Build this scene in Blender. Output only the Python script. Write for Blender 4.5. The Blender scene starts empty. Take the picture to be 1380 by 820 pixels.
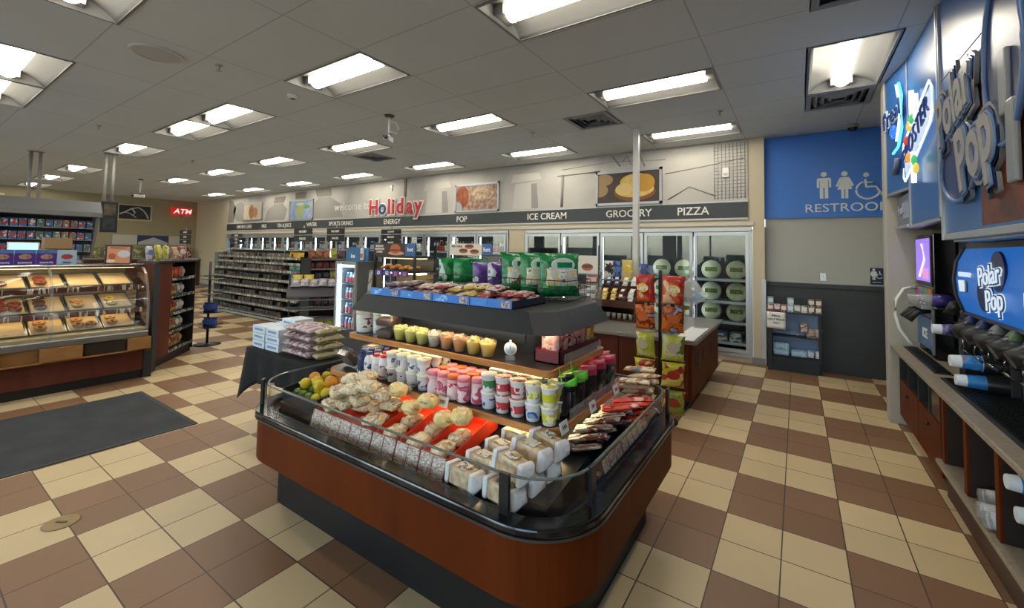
EXPOSURE, LAMP_W, SKY, SUN = .36, 5., 1.0, 6.
import bpy, bmesh, math, random
from math import sin, cos, pi, sqrt, atan2, radians as RAD
from mathutils import Vector, Matrix, noise as mnoise
SC = bpy.context.scene
COL = SC.collection
rnd = random.Random(7)
# ------------------------------------------------------------------ camera constants (solved from the tile grid)
TILE = .6096
CF, CCY, YAW, PITCH, ROLL = 574.87, 312.41, -.5903, .0444, .0174
CH = 2.7446 * TILE
_F = Vector((sin(YAW)*cos(PITCH), cos(YAW)*cos(PITCH), sin(PITCH)))
_R = Vector((cos(YAW), -sin(YAW), 0)); _U = _R.cross(_F)
CR = cos(ROLL)*_R + sin(ROLL)*_U; CU = -sin(ROLL)*_R + cos(ROLL)*_U
# ------------------------------------------------------------------ colour and materials
def C(h):
    h = h.lstrip('#'); v = [int(h[i:i+2], 16)/255 for i in (0, 2, 4)]
    return tuple((x/12.92 if x <= .04045 else ((x+.055)/1.055)**2.4) for x in v) + (1.,)
MATS = {}
def _new(name):
    m = bpy.data.materials.new(name); m.use_nodes = True
    nt = m.node_tree; b = nt.nodes['Principled BSDF']
    return m, nt, b
def N(nt, t, **kw):
    n = nt.nodes.new(t)
    for k, v in kw.items():
        if k.startswith('i_'):
            key = k[2:]; key = int(key) if key.isdigit() else key.replace('_', ' ')
            n.inputs[key].default_value = v
        else: setattr(n, k, v)
    return n
def mat(name, col, rough=.5, metal=0., emit=None, es=0., spec=.5, coat=0., bump=0., bscale=80., var=0., vscale=12., col2=None):
    if name in MATS: return MATS[name]
    m, nt, b = _new(name)
    c = C(col) if isinstance(col, str) else col
    b.inputs['Base Color'].default_value = c
    b.inputs['Roughness'].default_value = rough; b.inputs['Metallic'].default_value = metal
    b.inputs['Specular IOR Level'].default_value = spec; b.inputs['Coat Weight'].default_value = coat
    if emit is not None:
        b.inputs['Emission Color'].default_value = C(emit); b.inputs['Emission Strength'].default_value = es
    L = nt.links
    if var or col2:
        tc = N(nt, 'ShaderNodeTexCoord'); nz = N(nt, 'ShaderNodeTexNoise', i_Scale=vscale, i_Detail=4.)
        L.new(tc.outputs['Object'], nz.inputs['Vector'])
        rp = N(nt, 'ShaderNodeValToRGB'); rp.color_ramp.elements[0].position = .3; rp.color_ramp.elements[1].position = .7
        rp.color_ramp.elements[0].color = C(col2) if col2 else tuple(x*(1-var) for x in c[:3]) + (1,)
        rp.color_ramp.elements[1].color = c
        L.new(nz.outputs['Fac'], rp.inputs['Fac']); L.new(rp.outputs['Color'], b.inputs['Base Color'])
    if bump:
        tc = N(nt, 'ShaderNodeTexCoord'); nz = N(nt, 'ShaderNodeTexNoise', i_Scale=bscale, i_Detail=3.)
        bp = N(nt, 'ShaderNodeBump', i_Strength=bump, i_Distance=.01)
        L.new(tc.outputs['Object'], nz.inputs['Vector']); L.new(nz.outputs['Fac'], bp.inputs['Height']); L.new(bp.outputs['Normal'], b.inputs['Normal'])
    MATS[name] = m; return m
def woodmat(name, c1, c2, rough=.35, scale=(1.5, 1.5, 22), coat=.0):
    if name in MATS: return MATS[name]
    m, nt, b = _new(name); L = nt.links
    tc = N(nt, 'ShaderNodeTexCoord'); mp = N(nt, 'ShaderNodeMapping'); mp.inputs['Scale'].default_value = scale
    nz = N(nt, 'ShaderNodeTexNoise', i_Scale=3., i_Detail=6., i_Distortion=.6)
    rp = N(nt, 'ShaderNodeValToRGB'); rp.color_ramp.elements[0].position = .3; rp.color_ramp.elements[1].position = .72
    rp.color_ramp.elements[0].color = C(c1); rp.color_ramp.elements[1].color = C(c2)
    L.new(tc.outputs['Object'], mp.inputs['Vector']); L.new(mp.outputs['Vector'], nz.inputs['Vector'])
    L.new(nz.outputs['Fac'], rp.inputs['Fac']); L.new(rp.outputs['Color'], b.inputs['Base Color'])
    b.inputs['Roughness'].default_value = rough; b.inputs['Coat Weight'].default_value = coat; b.inputs['Specular IOR Level'].default_value = .12
    MATS[name] = m; return m
def printmat(name, *cols, scale=9., rough=.35, metal=0., stretch=(1, 1, 1), bump=.15):
    """printed packaging: hard-edged patches of the pack's own colours"""
    if name in MATS: return MATS[name]
    m, nt, b = _new(name); L = nt.links
    tc = N(nt, 'ShaderNodeTexCoord'); mp = N(nt, 'ShaderNodeMapping'); mp.inputs['Scale'].default_value = stretch
    oi = N(nt, 'ShaderNodeObjectInfo'); ad = N(nt, 'ShaderNodeVectorMath', operation='ADD')
    nz = N(nt, 'ShaderNodeTexNoise', i_Scale=scale, i_Detail=2.5, i_Distortion=.4)
    rp = N(nt, 'ShaderNodeValToRGB'); cr = rp.color_ramp; cr.interpolation = 'CONSTANT'
    n = len(cols); pos = {2: [0, .55], 3: [0, .5, .6], 4: [0, .44, .54, .63], 5: [0, .4, .49, .56, .64]}[n]
    cr.elements[0].color = C(cols[0]); cr.elements[1].position = pos[1]; cr.elements[1].color = C(cols[1])
    for i in range(2, n):
        e = cr.elements.new(pos[i]); e.color = C(cols[i])
    ml = N(nt, 'ShaderNodeMath', operation='MULTIPLY'); ml.inputs[1].default_value = 37.
    L.new(oi.outputs['Random'], ml.inputs[0]); L.new(tc.outputs['Object'], mp.inputs['Vector']); L.new(mp.outputs['Vector'], ad.inputs[0]); L.new(ml.outputs[0], ad.inputs[1])
    L.new(ad.outputs['Vector'], nz.inputs['Vector']); L.new(nz.outputs['Fac'], rp.inputs['Fac']); L.new(rp.outputs['Color'], b.inputs['Base Color'])
    b.inputs['Roughness'].default_value = rough; b.inputs['Metallic'].default_value = metal
    if bump:
        n2 = N(nt, 'ShaderNodeTexNoise', i_Scale=28., i_Detail=2.); bp = N(nt, 'ShaderNodeBump', i_Strength=bump, i_Distance=.02)
        L.new(ad.outputs['Vector'], n2.inputs['Vector']); L.new(n2.outputs['Fac'], bp.inputs['Height']); L.new(bp.outputs['Normal'], b.inputs['Normal'])
    MATS[name] = m; return m
def glassmat(name, tint='#ffffff', gloss=.06, rough=.02, fres=1.45, haze=0., hcol='#ffffff'):
    """thin clear sheet: see-through with a Fresnel reflection"""
    if name in MATS: return MATS[name]
    m = bpy.data.materials.new(name); m.use_nodes = True; nt = m.node_tree; nt.nodes.clear(); L = nt.links
    o = N(nt, 'ShaderNodeOutputMaterial'); t = N(nt, 'ShaderNodeBsdfTransparent'); t.inputs[0].default_value = C(tint)
    g = N(nt, 'ShaderNodeBsdfGlossy'); g.inputs['Roughness'].default_value = rough
    lw = N(nt, 'ShaderNodeLayerWeight', i_Blend=.5); pw = N(nt, 'ShaderNodeMath', operation='POWER'); pw.inputs[1].default_value = 5.
    ad = N(nt, 'ShaderNodeMath', operation='MULTIPLY_ADD'); ad.inputs[1].default_value = .6; ad.inputs[2].default_value = gloss*.6; ad.use_clamp = True
    L.new(lw.outputs['Facing'], pw.inputs[0]); L.new(pw.outputs[0], ad.inputs[0])
    mx = N(nt, 'ShaderNodeMixShader'); L.new(ad.outputs[0], mx.inputs[0])
    L.new(t.outputs[0], mx.inputs[1]); L.new(g.outputs[0], mx.inputs[2]); last = mx
    if haze:
        d = N(nt, 'ShaderNodeBsdfDiffuse'); d.inputs[0].default_value = C(hcol); m2 = N(nt, 'ShaderNodeMixShader'); m2.inputs[0].default_value = haze
        L.new(mx.outputs[0], m2.inputs[1]); L.new(d.outputs[0], m2.inputs[2]); last = m2
    L.new(last.outputs[0], o.inputs['Surface']); MATS[name] = m; return m
def emat(name, col, s):
    if name in MATS: return MATS[name]
    m = mat(name, '#202020', .4, emit=col, es=s); return m
# ------------------------------------------------------------------ mesh builder
class MB:
    def __init__(s): s.v = []; s.f = []; s.mi = []; s.sm = []; s.T = Matrix.Identity(4)
    def add(s, vs, fs, m=0, smooth=False):
        b = len(s.v); s.v += [tuple(s.T @ Vector(p)) for p in vs]
        for f in fs: s.f.append(tuple(b+i for i in f)); s.mi.append(m); s.sm.append(smooth)
        return s
    def box(s, x0, x1, y0, y1, z0, z1, m=0):
        vs = [(x, y, z) for z in (z0, z1) for y in (y0, y1) for x in (x0, x1)]
        return s.add(vs, [(0, 2, 3, 1), (4, 5, 7, 6), (0, 1, 5, 4), (2, 6, 7, 3), (0, 4, 6, 2), (1, 3, 7, 5)], m)
    def cbox(s, cx, cy, z0, w, d, h, m=0, rz=0., tilt=None):
        T0 = s.T; s.T = T0 @ Matrix.Translation((cx, cy, z0)) @ Matrix.Rotation(rz, 4, 'Z')
        if tilt: s.T = s.T @ Matrix.Rotation(tilt[0], 4, 'X') @ Matrix.Rotation(tilt[1], 4, 'Y')
        s.box(-w/2, w/2, -d/2, d/2, 0, h, m); s.T = T0; return s
    def loft(s, rings, m=0, smooth=True, cap=(True, True), closed=False):
        n = len(rings[0]); vs = [p for r in rings for p in r]; fs = []
        R = len(rings); k = R if closed else R-1
        for i in range(k):
            a, b = i*n, ((i+1) % R)*n
            for j in range(n): fs.append((a+j, a+(j+1) % n, b+(j+1) % n, b+j))
        s.add(vs, fs, m, smooth)
        if not closed:
            if cap[0]: s.add(rings[0], [tuple(range(n))[::-1]], m)
            if cap[1]: s.add(rings[-1], [tuple(range(n))], m)
        return s
    def lathe(s, prof, n=20, m=0, smooth=True, c=(0, 0, 0), cap=(True, True)):
        rings = [[(c[0]+r*cos(2*pi*j/n), c[1]+r*sin(2*pi*j/n), c[2]+z) for j in range(n)] for r, z in prof]
        return s.loft(rings, m, smooth, cap)
    def prism(s, poly, z0, z1, m=0, smooth=False):
        return s.loft([[(x, y, z0) for x, y in poly], [(x, y, z1) for x, y in poly]], m, smooth)
    def ring(s, outer, inner, z0, z1, m=0):
        n = len(outer); q = [[(x, y, z) for x, y in p] for p, z in ((outer, z0), (outer, z1), (inner, z1), (inner, z0))]
        return s.loft(q, m, False, closed=True)
    def tube(s, pts, r, n=8, m=0, closed=False):
        pts = [Vector(p) for p in pts]; rings = []; K = len(pts)
        for i, p in enumerate(pts):
            a = pts[(i-1) % K] if closed else pts[max(i-1, 0)]; b = pts[(i+1) % K] if closed else pts[min(i+1, K-1)]
            d = (b-a).normalized(); u = d.cross(Vector((0, 0, 1)))
            if u.length < .05: u = d.cross(Vector((1, 0, 0)))
            u.normalize(); w = d.cross(u)
            rr = r[i] if isinstance(r, (list, tuple)) else r
            rings.append([tuple(p+rr*(cos(2*pi*j/n)*u+sin(2*pi*j/n)*w)) for j in range(n)])
        return s.loft(rings, m, True, closed=closed)
    def grid(s, fn, nu, nv, m=0, smooth=True):
        vs = [fn(i/nu, j/nv) for j in range(nv+1) for i in range(nu+1)]
        fs = [(j*(nu+1)+i, j*(nu+1)+i+1, (j+1)*(nu+1)+i+1, (j+1)*(nu+1)+i) for j in range(nv) for i in range(nu)]
        return s.add(vs, fs, m, smooth)
    def ball(s, c, r, m=0, n=14, k=9, sc=(1, 1, 1)):
        prof = [(max(sin(pi*i/k), .001)*r, -cos(pi*i/k)*r) for i in range(k+1)]
        rings = [[(c[0]+sc[0]*q*cos(2*pi*j/n), c[1]+sc[1]*q*sin(2*pi*j/n), c[2]+sc[2]*z) for j in range(n)] for q, z in prof]
        return s.loft(rings, m, True)
    def build(s, name, mats, parent=None, bevel=0., loc=None, rz=0., seg=2):
        me = bpy.data.meshes.new(name); me.from_pydata(s.v, [], s.f)
        for q in (mats if isinstance(mats, (list, tuple)) else [mats]): me.materials.append(q)
        me.polygons.foreach_set('material_index', s.mi); me.polygons.foreach_set('use_smooth', s.sm); me.update()
        bm = bmesh.new(); bm.from_mesh(me); bmesh.ops.remove_doubles(bm, verts=bm.verts, dist=1e-5)
        bmesh.ops.recalc_face_normals(bm, faces=bm.faces); bm.to_mesh(me); bm.free()
        o = bpy.data.objects.new(name, me); COL.objects.link(o)
        if parent is not None: o.parent = parent
        if loc is not None: o.location = loc
        o.rotation_euler.z = rz
        if bevel:
            q = o.modifiers.new('edge', 'BEVEL'); q.width = bevel; q.segments = seg; q.limit_method = 'ANGLE'; q.angle_limit = RAD(40)
        return o
def rrect(x0, x1, y0, y1, r, n=8):
    out = []
    for cx, cy, a in ((x1-r, y0+r, -pi/2), (x1-r, y1-r, 0), (x0+r, y1-r, pi/2), (x0+r, y0+r, pi)):
        for i in range(n+1):
            t = a+pi/2*i/n; out.append((cx+r*cos(t), cy+r*sin(t)))
    return out
def tag(o, label=None, cat=None, group=None, kind=None):
    if label: o['label'] = label
    if cat: o['category'] = cat
    if group: o['group'] = group
    if kind: o['kind'] = kind
    return o
def thing(name, label, cat, loc=(0, 0, 0), rz=0., group=None):
    o = bpy.data.objects.new(name, None); COL.objects.link(o); o.location = loc; o.rotation_euler.z = rz; o.empty_display_size = .1
    return tag(o, label, cat, group)
KIDS = {}
def kids(o):
    return [c for c in o.children]
def dup(o, loc=None, rot=None, label=None, group=None, parent=None):
    c = o.copy(); COL.objects.link(c)
    if parent is not None: c.parent = parent
    for ch in o.children: dup(ch, parent=c)
    if loc is not None: c.location = loc
    if rot is not None: c.rotation_euler = rot
    if label: c['label'] = label
    if group: c['group'] = group
    return c
class Kind:
    """first call moves the prototype itself, later calls copy it"""
    def __init__(s, make): s.make = make; s.o = None
    def __call__(s, loc, rz=0., label=None, group=None, rot=None):
        rot = rot or (0, 0, rz)
        if s.o is None: s.o = s.make(); o = s.o; o.location = loc; o.rotation_euler = rot; tag(o, label, None, group)
        else: o = dup(s.o, loc, rot, label, group)
        return o
def struct(name, mb, m, **kw):
    o = mb.build(name, m, **kw); o['kind'] = 'structure'; return o
def text(name, body, size, m, parent, loc, rot=(pi/2, 0, 0), ext=.002, align='CENTER', sx=1., shear=0., bold=0., spacing=1.):
    cu = bpy.data.curves.new(name, 'FONT'); cu.body = body; cu.size = size; cu.extrude = ext; cu.align_x = align; cu.align_y = 'CENTER'
    cu.offset = bold; cu.shear = shear; cu.space_character = spacing; cu.resolution_u = 3
    cu.materials.append(m); o = bpy.data.objects.new(name, cu); COL.objects.link(o)
    if parent is not None: o.parent = parent
    me = bpy.data.meshes.new_from_object(o); bpy.data.objects.remove(o); bpy.data.curves.remove(cu); o = bpy.data.objects.new(name, me); COL.objects.link(o)
    if parent is not None: o.parent = parent
    o.location = loc; o.rotation_euler = rot; o.scale = (sx, 1, 1); return o
def at(px, py, ax, val):
    """where the sight line of a photo pixel meets a real plane (floor, shelf top, wall)"""
    d = CR*((px-690)/CF) - CU*((py-CCY)/CF) + _F
    o = Vector((0, 0, CH)); return o + d*((val-o[ax])/d[ax])
ORD = ['first', 'second', 'third', 'fourth', 'fifth', 'sixth', 'seventh', 'eighth', 'ninth', 'tenth', 'eleventh', 'twelfth', 'thirteenth', 'fourteenth', 'fifteenth', 'sixteenth']
# ------------------------------------------------------------------ common materials
BLACK = mat('black_plastic', '#1b1c1e', .35); MATTE = mat('matte_black', '#1d1e20', .6); GLOSSB = mat('gloss_black', '#0e0f11', .12, spec=.6)
WHITE = mat('white_plastic', '#e6e6e2', .4); CHROME = mat('chrome', '#c9ccd0', .15, 1.); STEEL = mat('brushed_steel', '#a9adb0', .32, 1.)
ALU = mat('aluminium', '#b9bcbf', .38, .9); GREYP = mat('grey_paint', '#8e9193', .5); IVORY = mat('ivory_paint', '#d6ceb8', .6)
GLASS = glassmat('clear_glass'); CLEAR = glassmat('clear_plastic', '#f4f6f6', .1, .08, 1.4, haze=.1)
WOODRED = woodmat('cherry_laminate', '#522006', '#682e0a', .5, (1.2, 1.2, .35)); WOODDK = woodmat('mahogany_laminate', '#50291e', '#643628', .5, (1.2, 1.2, .35))
OAK = woodmat('oak_edge', '#a8703f', '#c98f58', .4, (2, 2, 14)); PAPER = mat('white_paper', '#ecebe6', .7)
# ================================================================== THE SETTING
CEIL = 3.5; YB = 7.6; XL = -21.3; XR = 1.75; YF = -4.2
def tile_floor():
    m, nt, b = _new('quarry_tile'); L = nt.links
    geo = N(nt, 'ShaderNodeTexCoord'); sp = N(nt, 'ShaderNodeSeparateXYZ'); L.new(geo.outputs['Object'], sp.inputs[0])
    def M(op, a, bb=None, c=None):
        n = N(nt, 'ShaderNodeMath', operation=op)
        for i, x in enumerate((a, bb, c)):
            if x is None: continue
            if hasattr(x, 'is_linked'): L.new(x, n.inputs[i])
            else: n.inputs[i].default_value = x
        return n.outputs[0]
    u = M('DIVIDE', M('ADD', sp.outputs[0], .3978), TILE); v = M('DIVIDE', M('SUBTRACT', sp.outputs[1], 7.4243), TILE)
    par = M('FLOORED_MODULO', M('ADD', M('FLOOR', u), M('FLOOR', v)), 2.)
    u2 = M('MULTIPLY', u, 2.); v2 = M('MULTIPLY', v, 2.)
    def edge(x): return M('ABSOLUTE', M('SUBTRACT', M('FRACT', x), .5))
    g = M('GREATER_THAN', M('MAXIMUM', edge(u2), edge(v2)), .489)
    cb = N(nt, 'ShaderNodeCombineXYZ'); L.new(M('FLOOR', u2), cb.inputs[0]); L.new(M('FLOOR', v2), cb.inputs[1])
    wn = N(nt, 'ShaderNodeTexWhiteNoise'); L.new(cb.outputs[0], wn.inputs['Vector'])
    nz = N(nt, 'ShaderNodeTexNoise', i_Scale=260., i_Detail=2.); L.new(geo.outputs['Object'], nz.inputs['Vector'])
    n3 = N(nt, 'ShaderNodeTexNoise', i_Scale=2.2, i_Detail=4.); L.new(geo.outputs['Object'], n3.inputs['Vector'])
    def mix(f, a, bb, blend='MIX'):
        n = N(nt, 'ShaderNodeMix', data_type='RGBA', blend_type=blend)
        for i, x in ((0, f), (6, a), (7, bb)):
            if hasattr(x, 'is_linked'): L.new(x, n.inputs[i])
            else: n.inputs[i].default_value = x
        return n.outputs[2]
    base = mix(par, C('#d8c092'), C('#8c684a'))
    k = M('ADD', .86, M('ADD', M('MULTIPLY', wn.outputs[0], .14), M('MULTIPLY', nz.outputs[0], .12)))
    k = M('MULTIPLY', k, M('ADD', .88, M('MULTIPLY', n3.outputs[0], .2)))
    cc = N(nt, 'ShaderNodeCombineColor'); [L.new(k, cc.inputs[i]) for i in range(3)]
    base = mix(1., base, cc.outputs[0], 'MULTIPLY'); base = mix(g, base, C('#4a3a2e'))
    L.new(base, b.inputs['Base Color']); b.inputs['Roughness'].default_value = .42
    L.new(M('ADD', .36, M('MULTIPLY', n3.outputs[0], .16)), b.inputs['Roughness'])
    bp = N(nt, 'ShaderNodeBump', i_Strength=.35, i_Distance=.004); L.new(M('SUBTRACT', 1., g), bp.inputs['Height']); L.new(bp.outputs[0], b.inputs['Normal'])
    return m
struct('floor', MB().box(XL-.2, XR+.2, YF-.2, 9, -.1, 0), tile_floor())
# ceiling: lay-in tiles, with the openings of the fixtures left out
SX = 1.345; GX0 = -4.70
R1, R2, R3, R0 = (2.42, 3.06), (4.48, 5.13), (6.55, 7.14), (.42, 1.05)
def fx(k): return GX0+SX*k
LIGHTS = [  # (k, row, aisle words)
 (-1+3, R1), (0, R1), (-2, R1), (-3, R1), (-5, R1), (-8, R1), (-10, R1), (-12, R1),
 (2, R2), (0, R2), (-2, R2), (-4, R2), (-6, R2), (-8, R2),
 (2, R3), (0, R3), (-2, R3), (-4, R3), (-6, R3), (-8, R3), (-10, R3),
 (-2, R0), (-3, R0), (0, R0)]
HOLES = [(fx(k)+.01, fx(k)+SX-.01, r[0], r[1]) for k, r in LIGHTS] + [(.08, .74, 4.48, 5.82), (.09, .73, 5.85, 6.48), (-2.68, -2.03, 5.18, 5.83), (-7.36, -6.76, 5.2, 5.8), (.09, .73, 3.18, 3.82)] + [(.08, .74, y-.67, y+.67) for y in (1.6, -1.2)] + [(fx(-1-2*i)+.01, fx(-1-2*i)+SX-.01, -1.92, -1.28) for i in range(3)]
def ceiling():
    xs = sorted({XL, XR} | {h[0] for h in HOLES} | {h[1] for h in HOLES}); ys = sorted({YF, 9.} | {h[2] for h in HOLES} | {h[3] for h in HOLES})
    mb = MB(); idx = {}
    for i, x in enumerate(xs):
        for j, y in enumerate(ys): idx[i, j] = len(mb.v); mb.v.append((x, y, CEIL))
    for i in range(len(xs)-1):
        for j in range(len(ys)-1):
            cx, cy = (xs[i]+xs[i+1])/2, (ys[j]+ys[j+1])/2
            if any(h[0] < cx < h[1] and h[2] < cy < h[3] for h in HOLES): continue
            mb.f.append((idx[i, j], idx[i, j+1], idx[i+1, j+1], idx[i+1, j])); mb.mi.append(0); mb.sm.append(False)
    m, nt, b = _new('ceiling_tile'); L = nt.links
    tc = N(nt, 'ShaderNodeTexCoord'); sp = N(nt, 'ShaderNodeSeparateXYZ'); L.new(tc.outputs['Object'], sp.inputs[0])
    def M(op, a, bb):
        n = N(nt, 'ShaderNodeMath', operation=op)
        for i, x in enumerate((a, bb)):
            if hasattr(x, 'is_linked'): L.new(x, n.inputs[i])
            else: n.inputs[i].default_value = x
        return n.outputs[0]
    def edge(x, off, per): return M('ABSOLUTE', M('SUBTRACT', M('FRACT', M('DIVIDE', M('SUBTRACT', x, off), per), 0.), .5), 0.)
    e = M('MAXIMUM', M('MULTIPLY', M('GREATER_THAN', edge(sp.outputs[0], GX0, SX), .4955), 1.), M('GREATER_THAN', edge(sp.outputs[1], 2.40, .69), .4915))
    nz = N(nt, 'ShaderNodeTexNoise', i_Scale=1.1, i_Detail=5.); L.new(tc.outputs['Object'], nz.inputs['Vector'])
    rp = N(nt, 'ShaderNodeValToRGB'); rp.color_ramp.elements[0].color = C('#cad2d2'); rp.color_ramp.elements[1].color = C('#d8e0e2'); L.new(nz.outputs[0], rp.inputs[0])
    mx = N(nt, 'ShaderNodeMix', data_type='RGBA'); L.new(M('MULTIPLY', e, .45), mx.inputs[0]); L.new(rp.outputs[0], mx.inputs[6]); mx.inputs[7].default_value = C('#7c7e80')
    L.new(mx.outputs[2], b.inputs['Base Color']); b.inputs['Roughness'].default_value = .85
    n2 = N(nt, 'ShaderNodeTexNoise', i_Scale=140., i_Detail=2.); bp = N(nt, 'ShaderNodeBump', i_Strength=.25, i_Distance=.004)
    L.new(tc.outputs['Object'], n2.inputs['Vector']); L.new(n2.outputs[0], bp.inputs['Height']); L.new(bp.outputs[0], b.inputs['Normal'])
    mb.box(XL-.2, XR+.2, YF-.2, 9, 3.85, 3.9)
    struct('ceiling', mb, m)
ceiling()
WBEIGE = mat('beige_wall_paint', '#cdc2a8', .75, bump=.05, bscale=200); WTAN = mat('tan_wall_paint', '#a69c7e', .75, bump=.05, bscale=200)
WCREAM = mat('cream_wall_paint', '#d8c89c', .75, bump=.05)
wb = MB()
wb.box(XL, -.42, YB, YB+.1, 2.11, CEIL+.35)                       # above the cooler doors
wb.box(XL, -18.42, YB, YB+.1, 0, 2.11); wb.box(-5.16, -4.77, YB, YB+.1, 0, 2.11); wb.box(-.58, -.42, YB, YB+.14, 0, 2.11)
wb.box(-18.42, -5.16, YB, YB+.1, 0, .1); wb.box(-4.77, -.58, YB, YB+.1, 0, .1)
struct('wall_back', wb, WBEIGE)
struct('wall_restroom', MB().box(-.42, XR+.1, 7.74, 7.84, 0, CEIL+.35), mat('putty_wall_paint', '#aeb0ac', .75, bump=.05))
struct('wall_left', MB().box(XL-.1, XL, YF, 9, 0, CEIL+.35), WTAN)
struct('wall_right', MB().box(XR, XR+.1, YF, 9, 0, CEIL+.35), mat('grey_wall_paint', '#8b8d8c', .7))
struct('wall_partition', MB().box(.76, XR, 5.8, 5.98, 0, CEIL+.3), mat('partition_grey', '#aeab9f', .5), bevel=.006)
# shop front behind the camera: pillars, sill and header, with window openings
wf = MB(); wf.box(XL, XR, YF-.15, YF, 0, .55); wf.box(XL, XR, YF-.15, YF, 2.75, CEIL+.35)
for x in range(8): wf.box(XL+x*3.3-.1, XL+x*3.3+.35, YF-.15, YF, .55, 2.75)
struct('wall_front', wf, WBEIGE)
for i in range(7):
    x0 = XL+i*3.3+.35; x1 = min(x0+2.85, XR-.02)
    f = MB()
    for a, b_, c_, d in ((x0, x1, .55, .61), (x0, x1, 2.69, 2.75), (x0, x0+.06, .61, 2.69), (x1-.06, x1, .61, 2.69), ((x0+x1)/2-.03, (x0+x1)/2+.03, .61, 2.69)): f.box(a, b_, YF-.12, YF-.04, c_, d)
    w = struct('window_%d' % (i+1), f, ALU)
    MB().box(x0+.05, x1-.05, YF-.085, YF-.075, .6, 2.7).build('pane', GLASS, w)
struct('ground', MB().box(-60, 40, -45, YF-.2, -.25, -.12), mat('pavement', '#b4b2ac', .9, var=.15, vscale=.4))
# trims
bb = MB(); bb.box(-5.2, -4.74, YB-.015, YB, 0, .1); bb.box(-.6, -.42, YB-.015, YB, 0, .1); bb.box(XL, -18.4, YB-.015, YB, 0, .1)
struct('baseboard_back', bb, mat('grey_vinyl_base', '#8c8f90', .5))
struct('baseboard_left', MB().box(XL, XL+.015, YF, YB, 0, .1), MATS['grey_vinyl_base'])
struct('trim_1', MB().box(-.47, -.405, YB-.012, YB+.14, 0, 1.3), mat('corner_guard', '#c3c6c8', .35, .2), bevel=.004)
wc = MB().box(-.40, 1.74, 7.70, 7.74, 0, 1.2, 0).box(-.40, 1.74, 7.685, 7.74, 1.2, 1.265, 0)
struct('wall_wainscot', wc, mat('dark_wainscot', '#34383d', .55, bump=.1, bscale=60), bevel=.004)
struct('trim_2', MB().box(-18.4, -.56, YB-.02, YB, 2.13, 2.19), mat('pale_trim', '#d3cdbd', .6))
# ================================================================== CEILING THINGS
LAMP = emat('lamp_glow', '#fff2d8', 11.); REFL = mat('reflector_white', '#77797b', .4)
def troffer(w=SX-.02, d=.63):
    r = thing('ceiling_light', 'x', 'ceiling light')
    f = MB()  # flange
    f.ring([(-w/2, -d/2), (w/2, -d/2), (w/2, d/2), (-w/2, d/2)], [(-w/2+.02, -d/2+.02), (w/2-.02, -d/2+.02), (w/2-.02, d/2-.02), (-w/2+.02, d/2-.02)], -.006, .006)
    f.build('frame', REFL, r)
    g = MB(); W, D = w/2-.02, d/2-.02
    def wing(s):
        return lambda u, v: (-W+2*W*u, s*(D-(D-.085)*v), .11*sin(v*pi/2)**.9)
    g.grid(wing(1), 1, 8); g.grid(wing(-1), 1, 8)
    for s in (-1, 1): g.add([(s*W, -D, 0), (s*W, D, 0), (s*W, D, .13), (s*W, -D, .13)], [(0, 1, 2, 3)])
    g.box(-W, W, -D, D, .128, .14)
    g.build('reflector', REFL, r)
    l = MB(); n = 10
    prof = [(.07*cos(pi+pi*i/n), .06+.062*sin(pi+pi*i/n)) for i in range(n+1)] + [(.07, .115), (-.07, .115)]
    l.loft([[(x, y, z) for y, z in prof] for x in (-W+.09, W-.09)]); l.build('lamp_lens', LAMP, r)
    for s in (-1, 1): MB().box(s*(W-.045)-.04, s*(W-.045)+.04, -.095, .095, .03, .125).build('end_plate', mat('end_plate_grey', '#9b9d9d', .5), r)
    return r
KT = Kind(troffer)
rown = {R1: 'row over the chilled island', R2: 'middle row of the ceiling', R3: 'row along the cooler wall', R0: 'front row above the door mat'}
for row in (R1, R2, R3, R0):
    ks = sorted([k for k, r in LIGHTS if r == row], reverse=True)
    for i, k in enumerate(ks):
        KT((fx(k)+SX/2, (row[0]+row[1])/2, CEIL), 0, 'recessed ceiling light, %s from the drink bar in the %s' % (ORD[i], rown[row]), 'recessed ceiling lights')
KT((.41, 5.15, CEIL), pi/2, 'recessed ceiling light turned crosswise above the drink bar beside an air vent', 'recessed ceiling lights')
for i, (x, y) in enumerate(((.41, 1.6), (.41, -1.2))):  # unseen fixtures, added to brighten the floor by the drink bar
    KT((x, y, CEIL), pi/2, 'added unseen recessed ceiling light turned crosswise over the drink bar, %s from the entrance' % ('second', 'first')[i], 'recessed ceiling lights')
for i in range(3): KT((fx(-1-2*i)+SX/2, -1.6, CEIL), 0, 'added unseen recessed ceiling light inside the shop front, %s from the drink bar' % ORD[i], 'recessed ceiling lights')  # more unseen fixtures behind the camera, added for extra light
AL = bpy.data.lights.new('fixture_lamp', 'AREA'); AL.shape = 'RECTANGLE'; AL.size = 1.06; AL.size_y = .15; AL.energy = LAMP_W; AL.color = (1., .975, .93)
for o in [o for o in COL.objects if o.name.startswith('ceiling_light')]:
    a = bpy.data.objects.new('fixture_lamp', AL); COL.objects.link(a); a.parent = o; a.location = (0, 0, -.006)
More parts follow.
